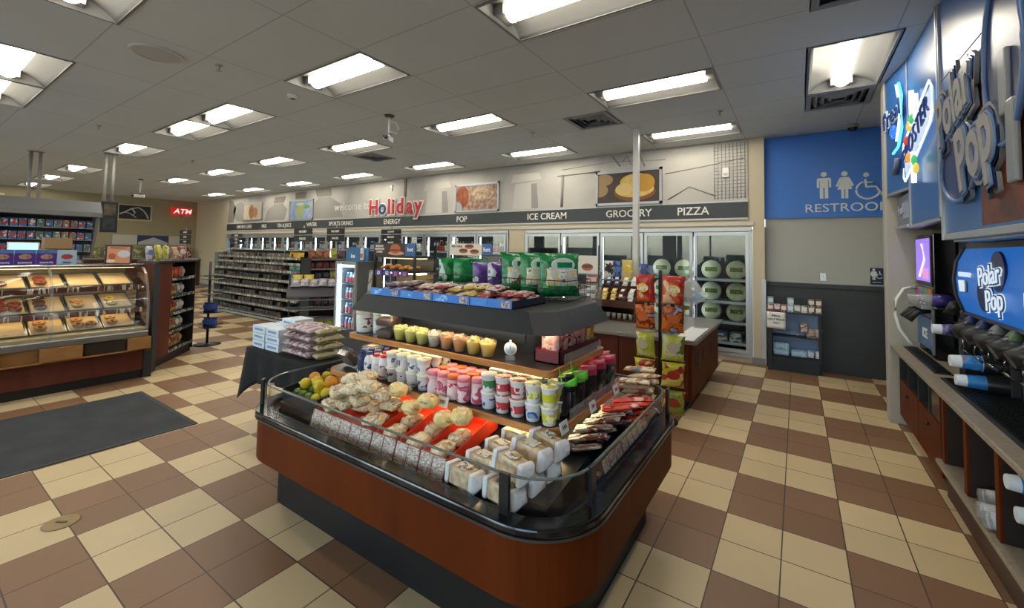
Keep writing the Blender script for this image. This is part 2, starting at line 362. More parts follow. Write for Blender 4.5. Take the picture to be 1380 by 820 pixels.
def vent():
    r = thing('air_vent', 'x', 'air vent'); f = MB()
    a = .31
    f.ring([(-a, -a), (a, -a), (a, a), (-a, a)], [(-a+.05, -a+.05), (a-.05, -a+.05), (a-.05, a-.05), (-a+.05, a-.05)], -.008, .004); f.build('frame', GREYP, r)
    for q in (.25, .18, .11):
        g = MB(); n = 4
        o = [(-q, -q), (q, -q), (q, q), (-q, q)]; p = q-.045; i_ = [(-p, -p), (p, -p), (p, p), (-p, p)]
        g.loft([[(x, y, .05) for x, y in o], [(x, y, -.004) for x, y in i_], [(x*.97, y*.97, .0) for x, y in i_], [(x*.97, y*.97, .055) for x, y in o]], 0, False, closed=True); g.build('louver', GREYP, r)
    MB().box(-.3, .3, -.3, .3, .1, .12).build('duct', mat('duct_grey', '#4c4e50', .6), r)
    return r
KV = Kind(vent)
KV((.41, 6.165, CEIL), 0, 'square grey ceiling air vent beside the crosswise light over the drink bar', 'ceiling air vents')
KV((-2.355, 5.505, CEIL), 0, 'square grey ceiling air vent near the white post of the food counter', 'ceiling air vents')
KV((-7.06, 5.5, CEIL), 0, 'square grey ceiling air vent above the chip rack aisle', 'ceiling air vents')
KV((.41, 3.5, CEIL), 0, 'square grey ceiling air vent at the top photo edge near the drink bar signs', 'ceiling air vents')
r = thing('ceiling_speaker', 'round flush speaker grille in the ceiling over the door mat', 'speaker', (-5.07, 1.42, CEIL))
MB().lathe([(.2, 0), (.2, -.008), (.18, -.014), (.0, -.016)], 28).build('grille', mat('speaker_grille', '#bcbeba', .6), r)
MB().ring([(.21*cos(t*pi/14), .21*sin(t*pi/14)) for t in range(28)], [(.185*cos(t*pi/14), .185*sin(t*pi/14)) for t in range(28)], -.018, 0).build('rim', mat('speaker_rim', '#d0d2ce', .5), r)
def sprinkler():
    r = thing('ceiling_sprinkler', 'x', 'sprinkler')
    MB().lathe([(.035, 0), (.035, -.006), (.012, -.012), (.012, -.04), (.006, -.045)], 14).build('body', STEEL, r)
    MB().lathe([(.022, -.06), (.026, -.058), (.004, -.052)], 12).build('deflector', STEEL, r)
    return r
KS = Kind(sprinkler)
for x, y, l in ((-4.86, 1.86, 'small metal fire sprinkler in the ceiling near the round speaker'), (-8.98, 1.85, 'small metal fire sprinkler in the ceiling above the bakery case'),
                (-10.86, 3.75, 'small metal fire sprinkler in the ceiling above the gondola aisle'), (-.81, 5.93, 'small metal fire sprinkler in the ceiling before the freezer wall'), (-3.4, 5.6, 'small metal fire sprinkler in the ceiling above the hot food counter')):
    KS((x, y, CEIL), 0, l, 'ceiling sprinklers')
r = thing('smoke_detector', 'white round smoke detector on the ceiling beside an island light', 'smoke detector', (-5.03, 2.72, CEIL))
MB().lathe([(.065, 0), (.065, -.02), (.055, -.032), (.03, -.045), (0.001, -.046)], 20).build('case', WHITE, r); MB().lathe([(.03, -.03), (.028, -.052), (.001, -.053)], 16).build('sensor', mat('sensor_grey', '#55595c', .5), r)
r = thing('ceiling_dome_camera', 'small dark dome security camera above the restroom sign', 'security camera', (.65, 7.45, CEIL))
MB().lathe([(.075, 0), (.075, -.03), (.06, -.045)], 20).build('base', GREYP, r); MB().ball((0, 0, -.045), .058, sc=(1, 1, .9)).build('dome', GLOSSB, r)
def polecam(name, label, loc, h, rz):
    r = thing(name, label, 'security camera', loc, rz)
    MB().lathe([(.07, 0), (.06, -.02), (.02, -.03)], 18).build('base', mat('cam_grey', '#44474a', .5), r)
    MB().tube([(0, 0, -.02), (0, 0, -h)], .016).build('pole', WHITE, r)
    MB().tube([(.016, 0, -.08), (.09, .02, -.1), (.12, .03, -.17), (.1, .03, -.24), (.02, .01, -h+.05)], .008).build('cable', WHITE, r)
    b = MB().box(-.04, .04, -.13, .1, -h-.1, -h-.02).build('camera_body', mat('cam_white', '#c9cac8', .4), r, bevel=.008)
    MB().lathe([(.028, 0), (.03, .05), (.02, .06)], 14).build('lens', GLOSSB, r, loc=(0, -.19, -h-.06)).rotation_euler = (-pi/2, 0, 0)
    MB().cbox(0, 0, -h-.03, .05, .06, .05).build('bracket', BLACK, r)
polecam('ceiling_pole_camera', 'white bullet security camera on a short ceiling pole above the island', (-4.65, 3.86, CEIL), .27, .6)
polecam('ceiling_pole_camera', 'bullet security camera on a ceiling pole before the tan wall', (-15.34, 4.09, CEIL), .42, -.5)
def pipes(label, x, y, h, dx, dy):
    r = thing('ceiling_post', label, 'post', (x, y, CEIL))
    for s in (0, 1): MB().tube([(dx*s, dy*s, 0), (dx*s, dy*s, -h)], .028, 12).build('pole', mat('post_grey', '#9d9c96', .5), r)
    MB().box(-.06, dx+.06, -.05, dy+.05, -.012, 0).build('flange', MATS['post_grey'], r)
pipes('pair of slim grey posts from ceiling to the checkout canopy', -12.7, 1.66, 1.0, .02, .13)
pipes('pair of slim grey posts beside the framed dark menu board', -11.6, 2.53, 1.05, .0, .12)
# ================================================================== CHILLED ISLAND
IX0, IX1, IY0, IY1 = -3.0, -.655, 1.36, 3.04
isl = thing('refrigerated_island', 'large cherry-wood refrigerated island with glass rim, stepped shelves and black canopy', 'refrigerated island', (-1.83, 2.2, 0))
def P(name, mb, m, **k):       # island parts are modelled in world metres
    o = mb.build(name, m, isl, **k); o.location = (1.83, -2.2, 0); return o
P('toe_kick', MB().prism(rrect(-2.95, -.8, 1.55, 2.85, .12), 0, .38), mat('toe_kick_black', '#0f0b09', .5))
P('body_panel', MB().ring(rrect(IX0, IX1, IY0, IY1, .3, 12), rrect(IX0+.05, IX1-.05, IY0+.05, IY1-.05, .25, 12), .37, .625).prism(rrect(IX0+.05, IX1-.05, IY0+.05, IY1-.05, .25, 12), .37, .39), WOODRED)
P('bumper_rim', MB().ring(rrect(IX0-.012, IX1+.012, IY0-.012, IY1+.012, .31, 12), rrect(IX0+.075, IX1-.075, IY0+.075, IY1-.075, .22, 12), .622, .655), GLOSSB, bevel=.008)
P('rim_molding', MB().ring(rrect(IX0-.016, IX1+.016, IY0-.016, IY1+.016, .315, 12), rrect(IX0, IX1, IY0, IY1, .3, 12), .612, .622), mat('dark_chrome', '#5c5f62', .3, .8))
P('well', MB().ring(rrect(IX0+.052, IX1-.052, IY0+.052, IY1-.052, .25, 12), rrect(IX0+.11, IX1-.11, IY0+.11, IY1-.11, .2, 12), .5, .62).prism(rrect(IX0+.11, IX1-.11, IY0+.11, IY1-.11, .2, 12), .5, .56), BLACK)
gr = MB()
for i in range(46):
    x = -2.7+i*.042; gr.box(x, x+.012, 1.49, 1.53, .56, .575)
P('air_grille', gr, mat('grille_dark', '#2b2c2e', .4))
dk = MB()                                                          # stepped deck under the goods
dk.loft([[(x, 1.545, .56), (x, 1.545, .645), (x, 1.96, .70), (x, 1.96, .56)] for x in (-2.86, -.84)], 0, False)
dk.loft([[(-.77, y, .56), (-.77, y, .645), (-1.16, y, .74), (-1.16, y, .56)] for y in (1.9, 2.92)], 0, False)
P('deck', dk, mat('deck_black', '#26272a', .3))
P('core', MB().prism(rrect(-2.5, -1.21, 2.1, 2.44, .08), .56, 1.27), mat('core_black', '#0c0c0d', .6))
P('core_grille', MB().box(-2.4, -1.3, 2.092, 2.1, 1.14, 1.24), MATS['grille_dark'])
gl = MB(); o_ = rrect(IX0+.045, IX1-.045, IY0+.045, IY1-.045, .27, 12); i_ = rrect(IX0+.053, IX1-.053, IY0+.053, IY1-.053, .262, 12)
gl.ring(o_, i_, .655, .80); P('glass_rim', gl, GLASS)
P('glass_edge', MB().ring(rrect(IX0+.043, IX1-.043, IY0+.043, IY1-.043, .272, 12), rrect(IX0+.055, IX1-.055, IY0+.055, IY1-.055, .26, 12), .80, .806), mat('glass_edge_green', '#5d6b6a', .15))
for x, y, rz in ((-.955, IY0+.045, 0), (-.70, 1.66, pi/2), (-2.9, IY0+.09, -.7), (-.70, 2.86, pi/2)):
    q = MB().box(-.022, .022, -.008, .008, .65, .81).build('glass_post', BLACK, isl); q.location = (x+1.83, y-2.2, 0); q.rotation_euler.z = rz
def tier(nm, x0, x1, y0, y1, z, r):
    P(nm, MB().prism(rrect(x0+.015, x1-.015, y0+.015, y1-.015, r), z-.03, z-.0015), mat('shelf_black', '#2a2a2b', .28), bevel=.003)
    P('wood_edge', MB().ring(rrect(x0, x1, y0, y1, r+.01), rrect(x0+.016, x1-.016, y0+.016, y1-.016, r), z-.034, z-.001), OAK, bevel=.003)
T2, T3 = .843, 1.087
tier('lower_shelf', -2.73, -.93, 1.77, 2.73, T2, .1); tier('upper_shelf', -2.6, -1.0, 1.85, 2.56, T3, .03)
for x0, x1, y0, y1, z in ((-.945, -.94, 1.95, 2.66, T2), (-1.012, -1.007, 2.02, 2.5, T3)):
    P('acrylic_lip', MB().box(x0, x1, y0, y1, z, z+.05), CLEAR)
cz0, cz1 = 1.272, 1.375
def oct_(x0, x1, y0, y1, c): return [(x0+c, y0), (x1-c, y0), (x1, y0+c), (x1, y1-c), (x1-c, y1), (x0+c, y1), (x0, y1-c), (x0, y0+c)]
P('canopy', MB().loft([[(x, y, cz0) for x, y in oct_(-2.52, -.93, 1.74, 2.56, .1)], [(x, y, cz1) for x, y in oct_(-2.46, -1.0, 1.80, 2.5, .1)]], 0, False), mat('canopy_black', '#1b1e22', .5, bump=.05), bevel=.004)
P('canopy_light', MB().box(-2.3, -1.2, 1.86, 1.90, cz0-.022, cz0-.004), emat('canopy_lamp', '#ffe2b8', 10.))
P('canopy_light', MB().box(-1.14, -1.10, 1.95, 2.4, cz0-.022, cz0-.004), MATS['canopy_lamp'])
for z, x0, x1, y in ((T3-.036, -2.5, -1.1, 1.875), (T2-.036, -2.62, -1.05, 1.80)):
    P('shelf_light', MB().box(x0, x1, y+.055, y+.08, z-.006, z), emat('shelf_lamp', '#ffdf9e', 13.)); P('shelf_light', MB().box(-1.08 if z > .9 else -1.01, -1.055 if z > .9 else -.985, y+.12, 2.5, z-.006, z), MATS['shelf_lamp'])
# price tags standing on the shelf edges (things that clip on)
TAGM = mat('tag_white', '#e9e7e0', .5)
def pricetag():
    r = thing('price_tag', 'x', 'price tag')
    MB().cbox(0, 0, 0, .075, .003, .055, tilt=(-.25, 0)).build('card', TAGM, r)
    text('lettering', '2/$5', .024, BLACK, r, (0, .004, .028), (pi/2-.25, 0, 0), .0005)
    return r
KP = Kind(pricetag)
for x, y, z, rz, l in ((-2.31, 1.762, T2-.03, 0, 'pair-left white price tag on the lower shelf edge before the clamshells'), (-2.22, 1.762, T2-.03, 0, 'white price tag on the lower shelf edge below the red-capped drink bottles'),
                       (-1.62, 1.762, T2-.03, 0, 'white price tag on the lower shelf edge below the pink yogurt bottles'), (-.922, 1.86, T2-.03, pi/2, 'white price tag at the shelf corner below the black water bottles'),
                       (-.922, 2.2, T2-.03, pi/2, 'white price tag below the black jerky pouches on the side shelf'), (-.922, 2.55, T2-.03, pi/2, 'white price tag at the far end of the side shelf')):
    KP((x, y, z), rz, l.replace('pair-left ', 'tilted '), 'shelf edge price tags')
# ------------------------------------------------------------------ goods: makers
def cup(body, band, lid, h=.088, r0=.032, r1=.041):
    r = thing('yogurt_cup', 'x', 'yogurt cup')
    MB().lathe([(r0-.004, 0), (r0, .003), (r1, h-.008), (r1+.003, h-.006), (r1+.003, h), (r1-.002, h)], 18).build('cup', body, r)
    MB().lathe([(r0+(r1-r0)*.22+.0006, h*.22), (r0+(r1-r0)*.66+.0006, h*.66)], 18, cap=(False, False)).build('printed_band', band, r)
    MB().lathe([(r1+.002, h-.001), (r1+.002, h+.002), (.001, h+.003)], 18).build('lid', lid, r)
    return r
def bottle(body, capm, labm, h=.15, r=.034, neck=.016, square=False, nm='drink_bottle', cat='drink bottle'):
    q = thing(nm, 'x', cat); s = h
    MB().lathe([(r*.9, 0), (r, .006), (r, s*.62), (r*.88, s*.74), (neck, s*.87), (neck, s*.9)], 16).build('bottle', body, q)
    MB().lathe([(r+.0008, s*.1), (r+.0008, s*.58)], 16, cap=(False, False)).build('label_sleeve', labm, q)
    MB().lathe([(neck+.004, s*.88), (neck+.004, s*.985), (neck+.001, s), (.001, s)], 16).build('cap', capm, q)
    return q
def wide_bottle(body, capm, labm, h=.135, r=.036):
    q = thing('yogurt_bottle', 'x', 'yogurt drink')
    MB().lathe([(r*.88, 0), (r, .008), (r, h*.3), (r*.88, h*.5), (r, h*.7), (r*.94, h*.83)], 16).build('bottle', body, q)
    MB().lathe([(r+.001, h*.05), (r+.001, h*.3), (r*.885+.001, h*.5), (r+.001, h*.68)], 16, cap=(False, False)).build('label_sleeve', labm, q)
    MB().lathe([(r*.98, h*.82), (r*.98, h*.97), (r*.9, h), (.001, h)], 16).build('cap', capm, q)
    return q
def fruitcup(fruit):
    q = thing('fruit_cup', 'x', 'fruit cup')
    MB().lathe([(.032, 0), (.046, .066), (.049, .068), (.049, .07)], 18, cap=(True, False)).build('cup', CLEAR, q)
    g = MB().lathe([(.0305, .003), (.044, .066), (.034, .078), (.001, .08)], 16)
    for i in range(12):
        a = rnd.random()*6.28; d = rnd.random()*.034; g.cbox(d*cos(a), d*sin(a), .064+rnd.random()*.012, .02, .02, .02, 0, rnd.random()*3, (rnd.random(), rnd.random()))
    g.build('fruit_pieces', fruit, q)
    MB().lathe([(.0495, .068), (.0495, .074), (.042, .094), (.001, .1)], 18).build('lid', CLEAR, q)
    return q
def pillow(w, h, t, seed=0, crimp=.03, wr=.004):
    """a filled film pouch standing in the XZ plane, bottom at z=0"""
    mb = MB()
    def side(s):
        def fn(u, v):
            x = (u-.5)*w; z = v*h; e = max(0., 1-abs(2*u-1)**2.6)*max(0., 1-abs(2*v-1)**4)
            n = mnoise.noise(Vector((u*4+seed, v*5, s*3.1)))*wr*3*e**.3
            pinch = 1-.06*(1-abs(2*v-1)**6) + (.05 if abs(2*v-1) > .9 else 0)
            return (x*pinch, s*(t/2*e**.55+n*.5+.0008), z)
        return fn
    mb.grid(side(1), 12, 14); mb.grid(side(-1), 12, 14); return mb
def pouch(nm, cat, film, w, h, t, emblem=None, em=None, zed=.55, seed=None, word=None, wcol=None):
    q = thing(nm, 'x', cat)
    pillow(w, h, t, rnd.random()*50 if seed is None else seed).build('film', film, q)
    if emblem:
        b = MB(); n = 20
        pts = [(emblem[0]*cos(2*pi*i/n), emblem[1]*sin(2*pi*i/n)) for i in range(n)]
        b.loft([[(x, -t*.36-.004, h*zed+z) for x, z in pts], [(x, -t*.5-.005, h*zed+z) for x, z in pts]], 0, False); b.build('emblem', em, q)
    s = MB()
    for z in (0, h-.012): s.box(-w*.5, w*.5, -.0025, .0025, z, z+.012)
    s.build('seal', film, q)
    if word: text('lettering', word, w*.3, wcol, q, (0, -t*.5-.007, h*zed), (pi/2, 0, 0), .001, bold=.002)
    return q
def clam(content, w=.15, d=.13, h=.07):
    q = thing('clamshell_box', 'x', 'food container')
    MB().loft([[(x*.9, y*.9, 0) for x, y in rrect(-w/2, w/2, -d/2, d/2, .02, 4)], [(x, y, h*.55) for x, y in rrect(-w/2, w/2, -d/2, d/2, .02, 4)], [(x*.86, y*.86, h) for x, y in rrect(-w/2, w/2, -d/2, d/2, .02, 4)]], 0, False).build('shell', glassmat('clam_clear', '#f2f4f4', .06, .08, haze=.04), q)
    g = MB()
    for i in range(10): g.ball(((i % 4-1.5)*w*.19, (i//4-1)*d*.24, .024+.01*rnd.random()), .022, 0, 8, 6)
    g.loft([[(x*.84, y*.84, .004) for x, y in rrect(-w/2, w/2, -d/2, d/2, .02, 4)], [(x*.92, y*.92, h*.5) for x, y in rrect(-w/2, w/2, -d/2, d/2, .02, 4)], [(x*.7, y*.7, h*.72) for x, y in rrect(-w/2, w/2, -d/2, d/2, .02, 4)]])
    g.build('contents', content, q)
    MB().cbox(0, -.01, h+.0005, w*.42, d*.5, .001).build('label_sticker', TAGM, q); MB().cbox(0, .01, h+.0015, w*.26, d*.16, .001).build('seal_sticker', mat('sticker_yellow', '#d6b23c', .5), q)
    return q
# ------------------------------------------------------------------ lower shelf goods, from the far end
G = 'lower shelf goods of the island'
KC = Kind(lambda: clam(mat('brownie', '#4b3023', .7)))
for i, (x, y, z, rt, l) in enumerate(((-2.62, 1.86, T2+.028, (-.9, 0, -.1), 'tilted clear clamshell with sticker at the near corner of the lower shelf'), (-2.5, 2.0, T2+.0, (0, 0, .3), 'flat clear clamshell of dark brownies behind the tilted one'),
                                  (-2.5, 2.0, T2+.075, (0, 0, .15), 'clear clamshell stacked on another behind the tilted one'))):
    KC((x, y, z), label=l, group='clamshells on the lower shelf', rot=rt)
WB = mat('bottle_white', '#e4e4e8', .35); 
KBb = Kind(lambda: bottle(mat('bottle_navy', '#28315c', .35), mat('cap_navy', '#2b3a86', .35), printmat('lab_navy', '#27305e', '#27305e', '#dfe2ee'), .15, .032))
KBw = Kind(lambda: bottle(WB, mat('cap_blue', '#3a4590', .35), printmat('lab_white_blue', '#e6e6ec', '#e6e6ec', '#2b3570', '#8a92b8', scale=26), .15, .032))
KBr = Kind(lambda: bottle(WB, mat('cap_red', '#d6323f', .35), printmat('lab_white_red', '#e6e6ea', '#e6e6ea', '#c13e48', '#30406e', scale=26), .15, .032))
for c, (x, k, nm) in enumerate(((-2.415, KBb, 'navy blue drink bottle with dark cap'), (-2.345, KBw, 'white drink bottle with a blue cap'), (-2.275, KBr, 'white drink bottle with a red cap'), (-2.205, KBr, 'white red-capped drink bottle beside the white yogurt cups'))):
    for j in range(3 if k is not KBb else 2):
        k((x+rnd.uniform(-.003, .003), 1.845+.072*j, T2), rnd.random()*6, nm + ', ' + ('front of its file', 'second in its file', 'rearmost of its file')[j], 'milk drink bottles on the lower shelf')
CREAML = mat('lid_cream', '#ece6c8', .4); YW = mat('cup_white', '#e8e8ea', .4)
KYw = Kind(lambda: cup(YW, printmat('band_plain', '#dfe0e8', '#dfe0e8', '#3f4a78', '#8c8fa8', scale=22), CREAML))
for c, x in enumerate((-2.12, -2.03, -1.94, -1.85)):
    for j in range(3):
        for lay in range(2):
            KYw((x+rnd.uniform(-.004, .004), 1.85+.092*j, T2+.0915*lay), rnd.random()*6, 'white yogurt cup with cream lid, %s file from the red caps, %s, %s layer' % (ORD[c], ('front row', 'middle row', 'back row')[j], ('bottom', 'upper', 'topmost')[lay]), 'white yogurt cups')
PKB = mat('drink_pink', '#e2b3b8', .35)
KPo = Kind(lambda: wide_bottle(PKB, mat('cap_orange', '#de6b45', .4), printmat('lab_pink', '#e8d3d6', '#e8d3d6', '#c43a4e', '#d890a4', scale=18)))
KPp = Kind(lambda: wide_bottle(PKB, mat('cap_pink', '#e58aa0', .4), printmat('lab_pink2', '#e6d0d8', '#e6d0d8', '#c8485e', '#b87fae', scale=18)))
for c, x in enumerate((-1.755, -1.68, -1.605, -1.53, -1.455)):
    for j in range(3):
        k = (KPp, KPo)[(c*2+j) % 3 == 1]
        k((x, 1.835+.078*j+(.03 if c == 4 else 0), T2), rnd.random()*6, 'pink yogurt drink with %s cap, %s file beyond the white cups, %s' % ('orange' if k is KPo else 'pink', ORD[c], ('front', 'middle', 'back')[j]), 'pink yogurt drinks')
def ycup(n, a, b_, c_, lid): return Kind(lambda: cup(YW, printmat(n, a, a, b_, c_, scale=16), lid))
LIDP = mat('lid_pale', '#d9dcd8', .35)
KG = ycup('band_green', '#3f8a5e', '#dfe6e2', '#2f5c9a', LIDP); KB_ = ycup('band_bluewhite', '#c9d4e6', '#3a5a9a', '#7f9bc8', LIDP); KR_ = ycup('band_red', '#c1414c', '#e6d6d2', '#8c2f4c', printmat('lid_red', '#c9685c', '#e4d9d2', '#a8423c', scale=30)); KYe = ycup('band_yellow', '#c8c52f', '#e6e2b0', '#8a93b0', printmat('lid_yellow', '#ccc45a', '#e6e3c9', '#9a9a3c', scale=30))
files = [(-1.362, KG, KB_, 'green and blue'), (-1.271, KR_, KR_, 'red'), (-1.18, KR_, KR_, 'red and white'), (-1.089, KYe, KB_, 'yellow'), (-.998, KYe, KYe, 'yellow and grey')]
for c, (x, up, lo, nm) in enumerate(files):
    for j in range(2):
        for lay in range(2):
            (up if lay else lo)((x-.015*j, 1.84+.092*j, T2+.0915*lay), rnd.random()*6, '%s yogurt cup in %s file from the pink drinks, %s row, %s layer' % (nm, ORD[c], ('front', 'back')[j], ('bottom', 'top')[lay]), 'stacked fruit yogurt cups')
for i, x in enumerate((-1.36, -1.27, -1.17)):
    KYw((x, 2.04, T2), 0, 'white yogurt cup alone in the rear behind the fruit yogurts, %s from the pink drinks' % ORD[i], 'white yogurt cups')
# side of the lower shelf
KW = Kind(lambda: bottle(mat('bottle_black', '#101214', .15), BLACK, printmat('lab_black', '#15171a', '#15171a', '#b9c4cc', scale=12, stretch=(8, 8, .6)), .2, .033))
for i, (x, y) in enumerate(((-.99, 1.93), (-1.06, 2.02), (-.985, 2.0))):
    KW((x+.0, y+.02, T2), i*2, 'tall black bottle with pale vertical stripe at the shelf corner, ' + ('front one', 'rear one', 'one next to the jerky')[i], 'black bottles at the shelf corner')
BLK = printmat('pouch_black', '#16171a', '#16171a', '#3d4a3c', '#7d8488', scale=14); 
def jerky(top):
    q = pouch('jerky_pouch', 'snack pouch', BLK, .13, .19, .05)
    pillow(.136, .06, .058, 3).build('top_band', top, q, loc=(0, 0, .135)); return q
KJg = Kind(lambda: jerky(mat('band_lime', '#76c043', .4))); KJr = Kind(lambda: jerky(mat('band_magenta', '#b8324f', .4)))
for i in range(8):
    k = KJg if i < 2 else KJr
    k((-.985-(.06 if i % 2 else 0), 2.1+.075*i, T2), pi/2-.5+rnd.uniform(-.1, .1), 'black snack pouch with %s top band, %s from the shelf corner' % ('lime green' if i < 2 else 'crimson', ORD[i]), 'snack pouches on the side shelf', rot=(rnd.uniform(-.03, .03), 0, pi/2-.4+rnd.uniform(-.1, .1)))
for s in range(2):
    q = thing('ribbon_bow', ('lime green ribbon bow on the neck of a black bottle', 'lime green ribbon bow tied beside the lime pouches')[s], 'bow', (-.99+.01*s, 1.955+.11*s, T2+.165+.01*s), .5, 'lime green bows')
    for i in range(4): 
        b = MB(); a = i*1.45+.3; b.grid(lambda u, v: (.075*u*cos(a)+.012*(v-.5)*-sin(a), -.02-.012*sin(pi*u), .075*u*sin(a)+.034*(v-.5)*(.4+u)), 6, 3); m_ = b.build('loop', mat('ribbon_lime', '#6ecb3f', .35), q); 
        sm = m_.modifiers.new('thick', 'SOLIDIFY'); sm.thickness = .0015
# ------------------------------------------------------------------ upper shelf goods
FY = mat('fruit_yellowgreen', '#d6d258', .4, var=.15); FO = mat('fruit_orange', '#e6944a', .4, var=.15); FM = mat('fruit_mango', '#ecc238', .4, var=.12); FB = mat('parfait_brown', '#a8987a', .5, col2='#e4e2d0', vscale=40)
KF = {n: Kind(lambda m=m: fruitcup(m)) for n, m in (('yellow-green melon', FY), ('orange cantaloupe', FO), ('golden pineapple', FM), ('brown and cream parfait', FB))}
row = ['yellow-green melon', 'yellow-green melon', 'yellow-green melon', 'brown and cream parfait', 'orange cantaloupe', 'orange cantaloupe', 'golden pineapple', 'golden pineapple']
for i, (n, x) in enumerate(zip(row, (-2.135, -2.034, -1.933, -1.832, -1.731, -1.63, -1.529, -1.428))):
    KF[n]((x, 1.915, T3), i, 'clear cup of %s, %s from the clamshell in the front row' % (n, ORD[i]), 'fruit cups on the upper shelf')
KC((-2.27, 1.93, T3), label='clear clamshell with dark snacks on the upper shelf below white tubs', group='clamshells on the upper shelf', rot=(0, 0, .1))
KC((-2.27, 1.93, T3+.072), label='clear clamshell stacked on top on the upper shelf', group='clamshells on the upper shelf', rot=(0, 0, .2))
def tub():
    q = thing('white_tub', 'x', 'food tub')
    MB().lathe([(.05, 0), (.056, .006), (.06, .13)], 20).build('tub', WHITE, q); MB().lathe([(.064, .126), (.064, .144), (.058, .148), (.001, .148)], 20).build('lid', mat('tub_lid', '#d8cdb8', .4), q)
    MB().lathe([(.0575, .035), (.0605, .1)], 20, cap=(False, False)).build('printed_band', printmat('tub_band', '#e6e4e0', '#e6e4e0', '#7c2f3c', scale=10), q); return q
KT2 = Kind(tub)
KT2((-2.54, 1.95, T3), 0, 'white tub with tan lid at the far end of the upper shelf', 'white tubs'); KT2((-2.41, 1.99, T3), 1, 'white tub with tan lid beside the melon cups', 'white tubs')
q = thing('dial_thermometer', 'small white dial thermometer on a clear stand on the upper shelf', 'thermometer', (-1.29, 1.93, T3), .35)
MB().box(-.025, .025, -.012, .012, 0, .022).build('stand', CLEAR, q)
MB().lathe([(.034, -.006), (.036, 0), (.034, .006), (.001, .007)], 22).build('dial', WHITE, q, loc=(0, 0, .058)).rotation_euler = (pi/2, 0, 0)
MB().lathe([(.026, 0), (.026, .002), (.001, .002)], 22).build('scale', mat('dial_blue', '#b9c9d8', .4), q, loc=(0, -.006, .058)).rotation_euler = (pi/2, 0, 0)
MB().box(-.001, .001, -.012, -.0085, .055, .08).build('needle', BLACK, q); MB().tube([(0, 0, .09), (0, 0, .104)], .006).build('hook', WHITE, q)
# basket of pink and yellow packs at the end of the upper shelf
q = thing('display_box', 'dark red open display box of snack packs at the upper shelf end', 'display box', (-1.1, 2.24, T3+.001))
bx = MB()
for a in ((-.075, .075, -.25, -.24), (-.075, .075, .24, .25), (-.075, -.068, -.25, .25), (.068, .075, -.25, .25)): bx.box(*a, 0, .065)
bx.box(-.075, .075, -.25, .25, 0, .004); bx.build('tray', mat('box_maroon', '#6d1c28', .5), q)
KPk = Kind(lambda: pouch('snack_pack', 'snack pack', printmat('pk_pink', '#c98478', '#d9a596', '#8c2f34', '#e8ddd2', scale=12), .115, .145, .034)); KYk = Kind(lambda: pouch('snack_pack', 'snack pack', printmat('pk_yellow', '#d9a93c', '#e2bd5c', '#a84a2c', '#e8ddc2', scale=12), .115, .145, .034))
for i in range(11):
    k = KPk if i < 8 else KYk
    k((-1.1+rnd.uniform(-.008, .008), 2.03+.042*i, T3+.008), 0, '%s snack pack in the dark red box, %s from its near end' % ('pink' if i < 8 else 'yellow', ORD[i]), 'snack packs in the dark red box', rot=(-.12, rnd.uniform(-.05, .05), rnd.uniform(-.15, .15)))
# ------------------------------------------------------------------ goods in the well
def DZ(y): return .6465+(y-1.545)*.1326
q = thing('fruit_tray', 'black plastic tray holding loose lemons, oranges and limes in the well', 'tray', (-2.66, 1.73, .647), 0)
t = MB()
for a in ((-.2, .2, -.17, -.16, 0, .075), (-.2, .2, .16, .17, 0, .1), (-.2, -.19, -.16, .16, 0, .085), (.19, .2, -.16, .16, 0, .085)): t.box(*a)
t.box(-.2, .2, -.17, .17, .0, .006); t.build('tray', MATTE, q).rotation_euler = (RAD(7.6), 0, 0)
def citrus(nm, colr, rad, st):
    def mk():
        q = thing(nm, 'x', nm); m = mat('peel_'+nm, colr, .38, bump=.25, bscale=260, var=.12, vscale=9)
        pr = [(.001, -rad*st), (rad*.14, -rad*st*.97), (rad*.3, -rad*.9), (rad*.72, -rad*.68), (rad*.97, -rad*.25), (rad, 0), (rad*.97, rad*.25), (rad*.72, rad*.68), (rad*.3, rad*.9), (rad*.12, rad*st*.97), (.001, rad*st)]
        MB().lathe(pr, 18).build('peel', m, q); MB().lathe([(rad*.1, rad*st*.96), (rad*.09, rad*st*.99), (.001, rad*st)], 10).build('stem_end', mat('stem_green', '#6f7a34', .6), q); return q
    return Kind(mk)
KL, KO, KLi = citrus('lemon', '#d8bf2c', .036, 1.2), citrus('orange', '#d98f24', .038, 1.02), citrus('lime', '#6f8a3a', .031, 1.12)
FR = [(-2.80, 1.63, .695, KLi), (-2.73, 1.625, .695, KLi), (-2.65, 1.62, .695, KLi), (-2.57, 1.62, .695, KL), (-2.525, 1.66, .695, KL), (-2.805, 1.70, .705, KLi), (-2.74, 1.70, .705, KLi), (-2.66, 1.70, .705, KL), (-2.585, 1.70, .705, KL), (-2.80, 1.78, .715, KLi), (-2.72, 1.78, .715, KLi), (-2.64, 1.78, .715, KLi), (-2.56, 1.78, .715, KO), (-2.78, 1.825, .72, KL), (-2.62, 1.825, .72, KO),
      (-2.775, 1.665, .746, KL), (-2.615, 1.665, .746, KL), (-2.695, 1.70, .748, KL), (-2.53, 1.69, .748, KO), (-2.79, 1.74, .755, KO)]
cnt = {}
for x, y, z, k in FR:
    n = {id(KL): 'yellow lemon', id(KO): 'orange', id(KLi): 'green lime'}[id(k)]; up = z > .745; key = (n, up); cnt[key] = cnt.get(key, 0)+1
    k((x, y, z), 0, '%s %s in the black tray, %s from the outer corner' % (n, 'atop the pile' if up else 'low in the pile', ORD[cnt[key]-1]), 'citrus fruit in the black tray', rot=(rnd.uniform(1, 2), rnd.random()*6, rnd.random()*6))
